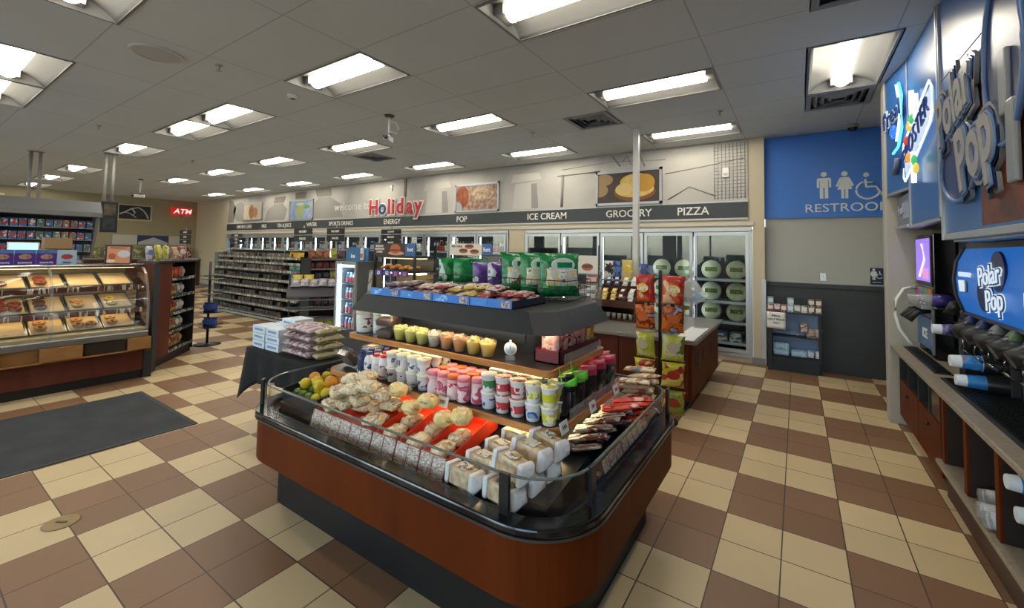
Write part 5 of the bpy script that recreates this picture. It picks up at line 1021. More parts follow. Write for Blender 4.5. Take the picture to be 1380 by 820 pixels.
for c in range(2):
    for z in range(3 + c): 
        if z == 3: KBx((-3.86, 2.22, .75+.0665*3), 0, 'white carton crowning the taller stack on the black cloth', 'white cartons on the table')
        else: KBx((-4.1+.236*c, 2.08, .75+.0665*z), 0, 'white carton, %s stack on the black cloth, %s layer' % (('outer', 'inner')[c], ('bottom', 'middle', 'top')[z]), 'white cartons on the table', rot=(0, 0, rnd.uniform(-.03, .03)))
    for z in range(3): KBx((-4.08+.236*c, 2.28, .75+.0665*z), 0, 'white carton in the rear %s stack on the black cloth, %s layer' % (('outer', 'inner')[c], ('bottom', 'middle', 'top')[z]), 'white cartons on the table') if c == 0 else None
KPp2 = Kind(lambda: flatpack('striped_pack', 'snack pack', printmat('stripe_pink', '#b8a0a8', '#c8b4b8', '#7c5c68', '#d8d0c4', scale=9, stretch=(1, 5, 1), rough=.3), .07, .26, .06))
for z in range(4):
    for i in range(5):
        KPp2((-3.67+.078*i+.008*z, 2.12, .752+.066*z), label='pink striped snack pack on the black cloth, %s layer, %s from the white cartons' % (ORD[z], ORD[i]), group='striped packs on the table', rot=(0, .1, rnd.uniform(-.05, .05)))
KPp3 = Kind(lambda: flatpack('striped_pack', 'snack pack', printmat('stripe_tan', '#b0a47c', '#bcae84', '#7c704c', '#d8d0b4', scale=9, stretch=(1, 5, 1), rough=.3), .075, .24, .06))
for z in range(4): KPp3((-3.26+.008*z, 2.14, .752+.066*z), label='tan snack pack ending the striped pile, %s layer' % ORD[z], group='striped packs on the table', rot=(0, .1, -.03))
# ================================================================== LEFT SIDE: BAKERY CASE
CHY = WOODDK; TANR = woodmat('tan_laminate', '#8a6038', '#a4774a', .4, (2, .8, 2))
q = thing('bakery_case', 'long curved-glass bakery case with cherry base and tan bumper rail', 'bakery case', (-7.2, .2, 0))
y0, y1 = -2.4, 1.76
def bp(n, mb, m, **k): return mb.build(n, m, q, **k)
bp('toe_kick', MB().box(-.6, .32, y0, y1, 0, .1), MATS['toe_kick_black']); bp('base_panel', MB().box(-.6, .34, y0, y1, .1, .42), WOODDK, bevel=.004); bp('end_post', MB().box(.16, .36, y1-.01, y1+.07, 0, .5), MATTE)
rl = MB()
for a, b in ((y0, .55), (.84, 1.17), (1.56, y1+.02)): rl.box(.34, .47, a, b, .37, .525)
for a, b in ((.55, .84), (1.17, 1.56)): rl.box(.34, .40, a, b, .37, .525)
rl.box(.34, .47, y0, y1+.02, .37, .385); bp('bumper_rail', rl, TANR, bevel=.004)
for a, b in ((-.5, .55), (.84+.33, 1.56)): bp('bag_slot', MB().box(.40, .455, a+.02, b-.02, .385, .515), mat('slot_dark', '#2c2622', .2))
bp('deck_molding', MB().box(.1, .44, y0, y1, .525, .6), STEEL, bevel=.01); bp('cabinet_floor', MB().box(-.6, .32, y0, y1, .58, .625), mat('case_cream', '#c9b790', .45))
bp('back_panel', MB().box(-.62, -.58, y0, y1, .6, 1.4), MATS['case_cream']); bp('top_panel', MB().box(-.62, .08, y0, y1, 1.375, 1.40), STEEL, bevel=.004)
prof = [(.38, .6), (.40, .75), (.385, .95), (.33, 1.15), (.24, 1.3), (.1, 1.385), (.08, 1.39)]
bp('curved_glass', MB().loft([[(x, y, z) for x, z in prof] + [(x-.006, y, z) for x, z in prof[::-1]] for y in (y0, y1)], 0, True), glassmat('case_glass', '#fafaf8', .035, .03, 1.2))
bp('glass_rail', MB().tube([(.09, y0, 1.4), (.09, y1+.02, 1.4)], .02), CHROME)
for yy in (y1, .92, -.75):
    bp('glass_post', MB().loft([[(x+s, yy-.012, z) for x, z in prof] + [(x+s-.02, yy-.012, z) for x, z in prof[::-1]] for s in (0,)] + [[(x, yy+.012, z) for x, z in prof] + [(x-.02, yy+.012, z) for x, z in prof[::-1]]], 0, False), CLEAR)
bp('end_glass', MB().loft([[(x, y, z) for x, z in [(-.58, .6)] + prof + [(-.58, 1.39)]] for y in (y1-.004, y1)], 0, False), GLASS)
for z, d in ((.86, .24), (1.14, .14)): bp('shelf', MB().box(-.58, d, y0, y1-.02, z-.016, z-.0015), mat('shelf_glass_edge', '#8a8478', .3)); bp('shelf_rail', MB().box(d, d+.014, y0, y1-.02, z-.045, z+.014), printmat('bakery_tags', '#5c2a26', '#5c2a26', '#cfc6b4', '#7c3a30', scale=5, stretch=(1, 3, .3)))
bp('case_lamp', MB().box(-.15, -.05, y0+.05, y1-.05, 1.367, 1.3748), emat('case_lamp', '#ffe6b4', 5.5))
for z in (.835, 1.115): bp('case_lamp', MB().box(-.05, -.02, y0+.05, y1-.05, z-.012, z), MATS['case_lamp'])
PARCH = mat('parchment', '#e2cca6', .7, col2='#d4b88a', vscale=3); 
KTray = Kind(lambda: (lambda t: (MB().box(-.2, .2, -.14, .14, 0, .008).build('pan', STEEL, t), MB().box(-.19, .19, -.13, .13, .009, .012).build('parchment', PARCH, t), MB().ring([(-.205, -.145), (.205, -.145), (.205, .145), (-.205, .145)], [(-.198, -.138), (.198, -.138), (.198, .138), (-.198, .138)], .0, .022).build('rim', STEEL, t), t)[-1])(thing('baking_tray', 'x', 'baking tray')))
DGH = [mat('donut_plain', '#a8713a', .5, col2='#c48a4c', vscale=30), mat('donut_choc', '#4a2a1c', .4), mat('donut_red', '#7c3428', .5), mat('donut_glaze', '#c99a5c', .35), mat('donut_yellow', '#d4b23c', .4)]
def donut(i):
    t = thing('donut', 'x', 'donut'); n, k = 16, 8
    MB().loft([[((.034+.02*cos(a))*cos(b), (.034+.02*cos(a))*sin(b), .02+.018*sin(a)) for a in (2*pi*j/k for j in range(k))] for b in (2*pi*j/n for j in range(n))], 0, True, closed=True).build('dough', DGH[0], t)
    MB().loft([[((.034+.0212*cos(a))*cos(b), (.034+.0212*cos(a))*sin(b), .0205+.0185*sin(a)) for a in (pi*j/7 for j in range(8))] for b in (2*pi*j/n for j in range(n))], 0, True, closed=True).build('icing', DGH[i], t); return t
KDo = [Kind(lambda i=i: donut(i)) for i in range(5)]
lv = [('bottom', .626, .1, .42), ('middle', .86, .04, .38), ('top', 1.14, -.06, .34)]
fills = {('bottom', 0): (3, 3), ('bottom', 1): (0, 4), ('bottom', 2): (0, 3), ('middle', 0): (4, 2), ('middle', 1): (3, 2), ('middle', 2): (1, 3), ('middle', 3): (2, 5), ('middle', 4): (1, 3), ('middle', 5): (2, 4), ('top', 2): (2, 2), ('top', 4): (3, 1), ('top', 3): (1, 1), ('bottom', 4): (1, 5), ('bottom', 3): (0, 0)}
for nm, z, dx, tl in lv:
    for i in range(6):
        yy = 1.76-.26-.31*i+.2-.0; yy = y1-.2-.305*i
        KTray((-7.2+dx-.16, .2+yy, z+.2*sin(tl)+.004), label='parchment-lined tray on the %s bakery shelf, %s from the counter end' % (nm, ORD[i]), group='bakery trays', rot=(0, tl, 0))
        k, n = fills.get((nm, i), (0, 0))
        for j in range(n):
            ox, oy = .11-.113*(j % 3), (j//3-.5)*.113
            KDo[k]((-7.2+dx-.16+ox*cos(tl), .2+yy+oy, z+.2*sin(tl)+.018-ox*sin(tl)), label='%s donut on the %s bakery shelf, %s tray from the counter end, %s in tray' % (('plain', 'chocolate', 'red-brown', 'glazed', 'yellow')[k], nm, ORD[i], ORD[j]), group='donuts', rot=(0, tl, 0))
mat('promo_purple', '#4e2c88', .4)
for i in range(5):
    nm = 'light blue' if i == 0 else 'purple'
    k = thing('promo_card', '%s doughnut promo card on top of the bakery case, %s from the counter end' % (nm, ORD[i]), 'promo card', (-7.32, 1.3-.168*i, 1.402), pi/2)
    m = mat('promo_ltblue', '#a8c4da', .4) if i == 0 else mat('promo_purple', '#3c2a7c', .4)
    MB().box(-.083, .083, -.004, 0, 0, .185).build('card', m, k); MB().box(-.083, .083, -.0055, -.004, .145, .185).build('blue_top', mat('promo_top', '#3a6aa8', .4, col2='#5c7cb4', vscale=10) if i else m, k); flatp(k, 'printed_pastry', ell(0, .105, .05, .03), -.006, mat('promo_pastry', '#c8a284', .5, col2='#7c4a3c', vscale=40) if i else mat('promo_red', '#b03a44', .5))
    text('lettering', 'DONUTS' if i else 'FRESH', .026, LW if i else MATS['promo_purple'], k, (0, -.006, .035), bold=.0006); MB().box(-.05, .05, 0, .06, 0, .004).build('foot', CLEAR, k)
k = thing('menu_frame', 'leaning black-framed orange menu card at the end of the bakery case', 'framed menu', (-7.2, 1.74, 1.402), pi/2-.25)
f = MB().box(-.13, .13, -.012, .0, 0, .26).build('frame', BLACK, k, bevel=.002); p = MB().box(-.108, .108, -.0135, -.012, .022, .238).build('print', mat('menu_orange', '#d08a66', .5), k); flatp(k, 'printed_cup', ell(.05, .14, .06, .05), -.0145, mat('menu_grey', '#c0c4c8', .5)); flatp(k, 'printed_food', ell(-.06, .11, .035, .04), -.0145, mat('menu_food', '#a8583c', .5)); flatp(k, 'printed_food', ell(-.07, .05, .04, .02), -.0145, mat('menu_cream', '#e0d4c4', .5)); text('lettering', 'BREAKFAST', .03, mat('menu_dk', '#7c3c2c', .5), k, (0, -.0145, .22))
for o in (f, p) : pass
k.rotation_euler = (-.22, 0, pi/2-.25)
# ------------------------------------------------------------------ snack counter
SN = thing('snack_counter', 'tall dark cherry checkout counter end with black snack shelves facing the aisle', 'checkout counter', (-7.6, 2.5, 0), 0)
def sp(n, mb, m, **k): o = mb.build(n, m, SN, **k); o.location = (7.6, -2.5, 0); return o
A, B_ = Vector((-7.12, 2.10)), Vector((-8.05, 2.90)); dv = (B_-A).normalized(); nv = Vector((dv.y, -dv.x))*-1
if nv.dot(Vector((7, -2))) < 0: nv = -nv
def q4(a, b, d0, d1): p = A+dv*a; s = A+dv*b; return [tuple(p+nv*d1), tuple(s+nv*d1), tuple(s+nv*d0), tuple(p+nv*d0)]
Lc = (B_-A).length
sp('toe_kick', MB().prism(q4(0, Lc, -.1, -.03), 0, .12), MATS['toe_kick_black']); sp('front_panel', MB().prism(q4(0, .46, -.06, 0), .12, 1.42), WOODDK); sp('corner_post', MB().prism([(-7.02, 2.04), (-6.96, 2.05), (-7.1, 2.15), (-7.2, 2.10)], 0, 1.42), MATTE)
sp('carcass', MB().prism(q4(.46, Lc, -.42, -.28), .12, 1.42), MATTE); sp('end_panel', MB().prism(q4(Lc-.02, Lc, -.28, 0), .05, 1.42), MATTE); sp('side_panel', MB().prism([(-7.6, 2.045), (-7.0, 2.045), (-7.12, 2.1), (-7.5, 2.36), (-7.6, 2.36)], .12, 1.42), WOODDK)
sp('countertop', MB().prism([(-8.62, 2.7), (-7.62, 2.04), (-6.92, 2.04), (-7.08, 2.12), (-8.0, 2.93), (-8.3, 3.0)], 1.42, 1.45), mat('counter_dark', '#2b2422', .35), bevel=.004)
SZ_ = (.16, .42, .68, .93, 1.18)
for z in SZ_: sp('shelf', MB().prism(q4(.47, Lc-.02, -.28, -.01), z-.016, z-.0015), MATTE); sp('tag_rail', MB().prism(q4(.47, Lc-.02, -.01, .0), z-.03, z+.012), printmat('rail_tags', '#2b2b2b', '#2b2b2b', '#b8b4a8', '#8c8880', scale=16))
SNK = [KBg('snk_tan', '#b89a5c', '#8c5a34', '#d8c8a0', .1, .17), KBg('snk_gold', '#c8a23c', '#8c3a24', '#d8c890', .1, .17), KBg('snk_grey', '#8c8c88', '#c8c4b8', '#4a4c50', .1, .16), KBg('snk_red', '#b03a24', '#d8603a', '#c8b0a0', .1, .16), KBg('snk_brown', '#7c4a30', '#b08a5c', '#4a2c20', .1, .17)]
pick = ((1, 4, 1, 0, 4), (0, 0, 0, 2, 2), (1, 1, 1, 2, 2), (0, 1, 0, 2, 2), (3, 3, 3, 3, 2))
for si, z in enumerate(SZ_):
    for i in range(5):
        p = A+dv*(.55+.118*i)+nv*-.11; SNK[pick[si][i]]((p.x, p.y, z), label='snack bag on the checkout counter side, %s shelf up, %s from its cherry panel' % (ORD[si], ORD[i]), group='checkout counter snack bags', rot=(-.1, 0, atan2(-nv.x, nv.y)+pi+rnd.uniform(-.1, .1)))
TOPB = [KBg('top_white', '#c4c4c8', '#5c6a9c', '#9a9aa0', .1, .2), KBg('top_yellow', '#b8b04a', '#d0c860', '#6c6c34', .1, .22), KBg('top_tan', '#b88a64', '#d0b090', '#e0d8c8', .1, .19), KBg('top_red', '#8c3a38', '#c8bcb4', '#5c2c2c', .1, .2)]
tops = [0, 0, 1, 1, 1, 0, 2, 2, 3, 3]
for i, k in enumerate(tops):
    p = A+dv*(.1+.112*i)+nv*(-.12-.03*(i % 2)); TOPB[k]((p.x, p.y, 1.4515), label='%s snack bag standing on the checkout counter top, %s from the menu card' % (('white and blue', 'yellow', 'tan', 'dark red')[k], ORD[i]), group='bags on the checkout counter top', rot=(-.12, 0, atan2(-nv.x, nv.y)+pi+rnd.uniform(-.2, .2)))
k = thing('wire_spinner', 'black wire spinner rack with blue packs at the checkout counter end', 'wire rack', (-8.3, 3.2, 0)); MB().lathe([(.2, 0), (.2, .01), (.03, .03)], 20).build('base', BLACK, k); MB().tube([(0, 0, .02), (0, 0, 1.4)], .02).build('pole', BLACK, k)
for z in (.3, .55, .85, 1.1): 
    MB().prism(rrect(-.02, .24, -.13, .13, .02, 3), z, z+.008).build('basket_floor', BLACK, k); MB().tube([(-.02, -.13, z+.06), (.24, -.13, z+.06), (.24, .13, z+.06), (-.02, .13, z+.06)], .005, 5, closed=True).build('basket_wire', BLACK, k)
KSp = KBg('pack_blue', '#28408c', '#4a64b8', '#1c2c5c', .1, .16)
for z in (.3, .55):
    for i in range(3): KSp((-8.25+.07*i, 3.15+.03*i, z+.0095), label='blue pack in the %s basket of the wire spinner, %s from its pole' % ('lowest' if z < .4 else 'second', ORD[i]), group='blue packs in the spinner', rot=(-.1, 0, .6))
# ------------------------------------------------------------------ checkout and far wall
k = thing('overhead_rack', 'grey hooded overhead rack of colourful packs above the checkout', 'overhead rack', (-10.7, 1.65, 0))
MB().loft([[(x, y, z) for x, z in ((.28, 2.14), (.28, 2.22), (.12, 2.42), (-.6, 2.42), (-.6, 2.14))] for y in (-.62, .62)], 0, False).build('hood', mat('hood_grey', '#77787a', .55), k, bevel=.004)
MB().box(-.5, -.1, -.55, .55, 1.45, 2.14).build('back_panel', mat('rack_dark', '#2f3336', .5), k)
for s in (-1, 1): MB().loft([[(x, y, z) for x, z in ((-.5, 1.4), (-.12, 1.4), (.2, 2.14), (-.5, 2.14))] for y in (s*.56, s*.6)], 0, False).build('side_panel', MATS['hood_grey'], k)
for i, z in enumerate((1.52, 1.73, 1.94)): MB().box(-.1, .02+.06*i, -.55, .55, z-.012, z-.0015).build('shelf', STEEL, k)
for s in (-1, 1): MB().box(-.45, -.35, s*.5-.03, s*.5+.03, 0, 1.46).build('leg', MATS['hood_grey'], k)
PKC = [printmat('cig_a', '#3c6aa0', '#3c6aa0', '#c8d4dc', scale=20), printmat('cig_b', '#a83c38', '#a83c38', '#dcd4cc', scale=20), printmat('cig_c', '#5c7c6c', '#5c7c6c', '#c8ccc0', scale=20), printmat('cig_d', '#5a5c64', '#5a5c64', '#a8a8a8', scale=20)]
KCg = [Kind(lambda m=m, i=i: sbox('small_pack', m, .085, .06, .13, PKC[(i+1) % 4])) for i, m in enumerate(PKC)]
for i, z in enumerate((1.52, 1.73, 1.94)):
    for j in range(11): KCg[(0, 0, 0, 0, 2, 3, 2, 1, 1, 0, 3)[j] if i else (j*7+i) % 4]((-10.7-.05+.05*i, 1.65-.5+.1*j, z), pi/2, 'small pack in the overhead checkout rack, %s shelf, %s from the near end' % (('lower', 'middle', 'upper')[i], ORD[j]), 'packs in the overhead rack')
k = thing('checkout_desk', 'grey-topped checkout desk behind the bakery case', 'checkout desk', (-9.0, .9, 0)); MB().box(-.35, .35, -1.3, .75, 0, 1.38).build('carcass', mat('desk_grey', '#6f6d6a', .5), k, bevel=.004); MB().box(-.4, .4, -1.34, .78, 1.38, 1.42).build('desktop', GREYP, k, bevel=.004); MB().box(.35, .37, -1.28, .72, 1.08, 1.36).build('front_panel', GREYP, k)
k = thing('cash_register', 'black cash register with keypad on the checkout desk', 'cash register', (-9.0, .78, 1.4215), pi/2); MB().box(-.2, .2, -.18, .18, 0, .1).build('drawer', BLACK, k, bevel=.004); MB().loft([[(x, y, z) for y, z in ((-.16, .1), (.16, .1), (.16, .2), (-.1, .13))] for x in (-.18, .18)], 0, False).build('keypad', MATTE, k); MB().cbox(0, .12, .2, .05, .03, .06).build('neck', BLACK, k)
k = thing('checkout_screen', 'small glowing pale blue checkout screen behind the bakery case', 'screen', (-8.98, 1.16, 1.4215), pi/2); MB().lathe([(.08, 0), (.08, .012), (.02, .02)], 16).build('base', BLACK, k); MB().tube([(0, 0, .01), (0, 0, .08)], .015).build('stand', BLACK, k); MB().box(-.15, .15, -.012, .02, .07, .25).build('case', WHITE, k, bevel=.004); MB().box(-.135, .135, -.014, -.012, .085, .235).build('display', emat('pos_glow', '#a8d8f0', 1.3), k)
KKr = Kind(lambda: (lambda b: (MB().box(-.16, .16, -.14, .14, 0, .16).build('carton', mat('kraft', '#8a7050', .7), b, bevel=.003), MB().box(-.16, .16, -.02, .02, .16, .161).build('tape', mat('tape', '#a88c60', .4), b), b)[-1])(thing('kraft_box', 'x', 'cardboard box')))
KKr((-9.1, 1.5, 1.4215), .1, 'brown cardboard box on the checkout desk, lower of two', 'cardboard boxes'); KKr((-9.08, 1.5, 1.5845), -.05, 'brown cardboard box on the checkout desk, stacked on the other', 'cardboard boxes')
k = thing('hanging_menu', 'tall dark framed picture board hung from two ceiling posts', 'menu board', (-11.55, 2.61, 1.9), pi/2)
MB().box(-.13, .13, -.02, .02, 0, .62).build('frame', BLACK, k, bevel=.004); MB().box(-.09, .09, -.022, -.02, .34, .57).build('print', mat('board_tan', '#6c5c48', .5, col2='#2c2a28', vscale=12), k); MB().box(-.09, .09, -.022, -.02, .05, .29).build('print', mat('board_grey', '#3c4648', .5, col2='#181c1e', vscale=10), k)
for s in (-1, 1): MB().tube([(s*.06, 0, .62), (s*.06, 0, .66)], .006).build('hook', STEEL, k)
def wallpic(nm, lab, cat, yc, zc, w, h, fm, pm, th=.04):
    k = thing(nm, lab, cat, (XL+.002, yc, zc), pi/2); MB().ring([(-w/2, -h/2), (w/2, -h/2), (w/2, h/2), (-w/2, h/2)], [(-w/2+.05, -h/2+.05), (w/2-.05, -h/2+.05), (w/2-.05, h/2-.05), (-w/2+.05, h/2-.05)], 0, th).build('frame', fm, k).rotation_euler = (pi/2, 0, 0)
    MB().box(-w/2+.04, w/2-.04, -.02, -.004, -h/2+.04, h/2-.04).build('print', pm, k); return k
k = wallpic('framed_picture', 'black and white framed photograph on the tan far wall', 'framed picture', 5.55, 2.89, 1.05, .62, mat('frame_cream', '#c8c0a8', .5), mat('pic_black', '#2b2b28', .5))
for pts, r_ in (([(-.45, -.08), (-.3, .0), (-.1, .15), (.1, .2), (.25, .1), (.35, -.05), (.42, -.22)], .025), ([(-.1, .15), (.0, .0), (-.05, -.12)], .03), ([(-.3, .0), (-.15, -.05), (.05, -.2)], .015)): MB().tube([(x, -.022, z) for x, z in pts], r_, 6).build('printed_shape', mat('pic_white', '#c8c6bc', .5), k)
k = thing('atm_sign', 'red lit ATM sign projecting near the far corner', 'ATM sign', (XL+.03, 7.02, 3.05), pi/2); MB().box(-.36, .36, -.09, 0, -.16, .16).build('sign_box', emat('atm_red', '#c8281c', .55), k, bevel=.01); text('lettering', 'ATM', .27, emat('atm_white', '#f0dcd4', .8), k, (.03, -.094, -.005), shear=.2, sx=1.1, bold=.006); MB().tube([(0, -.05, -.16), (0, -.05, -.22)], .015).build('stem', BLACK, k)
for yc, w, nm, m in ((5.3, .72, 'white panel', None), (6.16, .98, 'blue panel with a pale arch', 'b'), (6.95, .58, 'white panel', None)):
    k = thing('wall_panel', '%s on the far tan wall, %s' % (nm, 'between two white ones' if m else ('nearer the checkout' if yc < 6 else 'nearer the corner')), 'wall panel', (XL+.002, yc, 1.83), pi/2)
    MB().box(-w/2, w/2, -.03, 0, -.18, .19).build('panel', mat('panel_white', '#c4c2b8', .5) if not m else mat('panel_blue', '#2c3460', .5), k)
    if m: MB().loft([[(x, y, z) for x, z in [(-.47, -.17)] + [(-.47+.94*i/12, -.08+.2*(1-abs(i-6)/6)**1.0) for i in range(13)] + [(.47, -.17)]] for y in (-.034, -.03)], 0, False).build('arch', mat('panel_arch', '#b4b6ba', .5), k)
k = thing('wall_cabinet', 'low grey wall counter along the far wall below the panels', 'counter', (XL+.35, 5.6, 0)); MB().box(-.34, .3, -2.4, 1.9, 0, 1.1).build('carcass', WOODDK, k, bevel=.004); MB().box(-.34, .33, -2.43, 1.93, 1.1, 1.14).build('countertop', GREYP, k)
KFar = [KBg('far_red', '#7c3034', '#c8bcb0', '#4c3c3c', .3, .42), KBg('far_grey', '#8c8a84', '#c8c4b8', '#5c2c2c', .3, .4), KBg('far_green', '#6c7444', '#b8b070', '#8c3c30', .3, .4)]
for i in range(10): KFar[i % 3]((XL+.4, 3.6+.4*i, 1.142), label='large mixed bag on the far wall counter, %s along it' % ORD[i], group='bags on the far wall counter', rot=(-.1, 0, pi/2))
k = thing('wall_sign', 'yellow sign panel high on the far wall beyond the checkout', 'wall sign', (XL+.01, 1.45, 2.55), pi/2); MB().box(-1.1, .35, -.05, 0, -.25, .3).build('panel', mat('sign_yellow', '#c8a41c', .5), k); MB().box(-1.1, .35, -.055, -.05, -.25, -.1).build('red_band', mat('sign_redband', '#7c1c24', .5), k)
k = thing('yellow_display', 'yellow and dark red display stand beyond the checkout at the photo edge', 'display stand', (-13.6, 1.15, 0), pi/2); MB().box(-.5, .3, -.2, .2, 0, 1.5).build('base', mat('disp_red', '#5c1c24', .5), k); MB().box(-.5, .28, -.22, .2, 1.5, 2.0).build('bin', mat('disp_yellow', '#c8a01c', .5), k); MB().box(-.5, .3, -.24, .2, 1.45, 1.5).build('shelf', STEEL, k)
k = thing('wall_unit', 'cream air conditioning unit high on the far wall above the checkout rack', 'air unit', (XL+.01, 1.95, 3.12), pi/2); MB().box(-.3, .3, -.2, 0, -.12, .12).build('case', mat('ac_cream', '#c8c0a4', .5), k, bevel=.02); MB().box(-.27, .27, -.205, -.2, -.1, -.06).build('louver', MATS['ac_cream'] if 'ac_cream' in MATS else IVORY, k)
# ------------------------------------------------------------------ gondola
g = thing('gondola_shelving', 'long grey eight-tier gondola shelving before the drink coolers', 'shelving', (-10.7, 5.4, 0))
GG = mat('gondola_grey', '#a3a49c', .5, .1); TAGR = printmat('gondola_tags', '#77786f', '#77786f', '#c4c2b8', '#8c8c84', scale=7, stretch=(1.6, 1, .2))
MB().box(-2.0, 2.0, -.02, .02, .1, 1.60).build('back_panel', mat('gond_back', '#2f302f', .6), g); MB().box(-2.0, 2.0, -.42, .42, 0, .1).build('base', mat('gond_base', '#55564f', .5), g); MB().box(-2.0, 2.0, -.46, -.44, .03, .1).build('base_rail', GG, g)
GZ = (.115, .34, .53, .74, .93, 1.14, 1.30, 1.42)
for i, z in enumerate(GZ):
    d = .46 if i < 6 else .34
    MB().box(-2.0, 2.0, -d+.01, -.02, z-.018, z-.0015).build('shelf', GG, g); MB().box(-2.0, 2.0, -d, -d+.012, z-.035, z+.014).build('tag_rail', TAGR, g)
for x in (-2.0, -.67, .67, 1.98): MB().box(x-.015, x+.015, -.03, .03, .1, 1.62).build('upright', GG, g)
MB().box(-2.02, -1.99, -.42, .42, .1, 1.5).build('end_panel', mat('gond_end', '#8c9490', .4), g); MB().box(-2.0, 2.0, -.3, .3, 1.58, 1.6).build('top_shelf', GG, g)
CK = [printmat('gp%d' % i, *c, scale=12) for i, c in enumerate((('#3a3230', '#3a3230', '#6c5a4c', '#8c8478'), ('#4a2c2c', '#4a2c2c', '#8c6a5c', '#2c2426'), ('#2f3440', '#2f3440', '#6c7480', '#8c8a84'), ('#5c5044', '#5c5044', '#8c8070', '#34302c')))]
KCk = [Kind(lambda m=m: sbox('candy_carton', m, .14, .16, .1, CK[0])) for m in CK]
for si, z in enumerate(GZ[:7]):
    for i in range(19):
        if (i*5+si*3) % 11 == 0: continue
        KCk[(i*3+si*5+i//3) % 4]((-12.55+.165*i, 5.4-(.27 if si < 6 else .22), z), rnd.uniform(-.1, .1), 'dark candy carton on the gondola, %s tier up, %s place from the checkout end' % (ORD[si], 'place %d' % (i+1) if i > 15 else ORD[i]), 'cartons on the gondola shelves')
for i in range(14): KCk[3]((-12.5+.25*i, 5.2, 1.422), .2*i, 'small carton on the gondola uppermost narrow shelf, %s from the checkout end' % ORD[i], 'cartons on the gondola top')
ENDB = [KBg('end_yellow', '#c89a1c', '#e0b42c', '#8c5c1c', .26, .14), KBg('end_teal', '#3a7c74', '#6ca098', '#244c4c', .26, .138), KBg('end_blue', '#2c5ca0', '#5c8cc8', '#c8d4e0', .26, .17), KBg('end_red', '#9c2c28', '#c04a3c', '#5c1c1c', .26, .16), KBg('end_tanred', '#8c5c44', '#b08464', '#5c3028', .26, .16)]
for i, (z, k, nm) in enumerate(((1.422, 0, 'yellow'), (1.142, 1, 'teal green'), (.932, 2, 'blue'), (.742, 3, 'red'), (.532, 4, 'tan and red'))):
    for j in range(2): ENDB[k]((-9.25+.28*j, 5.15, z), label='%s bag at the near end of the gondola front, %s' % (nm, 'first' if j else 'second from the end'), group='large bags at the gondola end', rot=(-.12, 0, .1))
ec = thing('endcap_rack', 'dark endcap rack of chips and snacks at the gondola end', 'endcap rack', (-8.45, 5.42, 0), pi/2)
MB().box(-.45, .45, .16, .19, 0, 1.46).build('back_panel', mat('endcap_black', '#26272a', .55), ec)
for x in (-.45, .43): MB().box(x, x+.02, -.18, .19, 0, 1.44).build('side_frame', MATTE, ec)
EZ = (.12, .42, .72, 1.0, 1.22, 1.42)
for z in EZ: MB().box(-.43, .43, -.18, .16, z-.014, z-.0015).build('shelf', MATTE, ec); MB().box(-.43, .43, -.19, -.18, z-.02, z+.012).build('tag_rail', mat('rail_grey', '#6c6c70', .4), ec)
ECB = [KBg('ec_brown', '#7c4630', '#a8643c', '#c8a070', .158, .2), KBg('ec_green', '#8c9438', '#b0b450', '#5c6428', .158, .24), KBg('ec_maroon', '#4c2c34', '#6c3c44', '#8c7c84', .158, .19), KBg('ec_darkred', '#5c2428', '#8c3434', '#3c2024', .158, .16), KBg('ec_dark', '#2c2a30', '#4a4450', '#6c6470', .158, .15), KBg('ec_gold', '#b8a03c', '#d0c060', '#7c6a2c', .158, .19)]
lay = {5: (0, 0, 0, 1, 2), 4: (3, 3, 3, 3, 4), 3: (4, 4, 4, 5, 4), 2: (5, 5, 2, 4, 4), 1: (4, 2, 4, 2, 4)}
for si, ks in lay.items():
    for i, k in enumerate(ks): ECB[k]((-8.45+.05, 5.42-.34+.17*i, EZ[si]), label='snack bag on the gondola endcap, %s shelf up, %s from its near side' % (ORD[si], ORD[i]), group='endcap snack bags', rot=(-.15, 0, pi/2+rnd.uniform(-.1, .1)))
mr = thing('tiered_wire_rack', 'low sloping wire rack of grey magazines and yellow packs before the endcap', 'wire rack', (-7.75, 4.75, 0), .95)
for x in (-.42, .42): MB().box(x-.012, x+.012, -.02, .02, 0, 1.15).build('upright', BLACK, mr); MB().box(x-.012, x+.012, -.28, .05, 0, .03).build('foot', BLACK, mr)
for i, z in enumerate((.14, .32, .5, .68)): MB().box(-.42, .42, -.26+.03*i, 0, z-.012, z-.0015).build('tier', mat('wire_silver', '#8c8e92', .35, .6), mr); MB().tube([(-.42, -.26+.03*i, z+.05), (.42, -.26+.03*i, z+.05)], .006, 6).build('wire_front', mat('wire_silver', '#8c8e92'), mr)
MB().loft([[(x, y, z) for y, z in ((-.3, .74), (0, .95), (0, .97), (-.3, .76))] for x in (-.44, .44)], 0, False).build('sloped_top', mat('slope_grey', '#3f3c44', .4), mr)
KMg = KBg('mag', '#8c8790', '#b8b0b4', '#4a4650', .16, .22); KYp = KBg('yellow_pack', '#c0ae30', '#d8c84a', '#7c7028', .18, .14)
Mx = Matrix.Translation((-7.75, 4.75, 0)) @ Matrix.Rotation(.95, 4, 'Z')
for i in range(5):
    p = Mx @ Vector((-.32+.16*i, -.12, .925)); KMg(tuple(p), label='grey magazine on the sloping rack top, %s along it' % ORD[i], group='magazines on the sloping rack', rot=(-.95, 0, .95))
for i in range(2):
    p = Mx @ Vector((-.3+.2*i, .09, 1.0)); KYp(tuple(p), label='bright yellow pack behind the magazines of the sloping rack, %s of two' % ORD[i], group='yellow packs on the sloping rack', rot=(-.3, 0, .95))
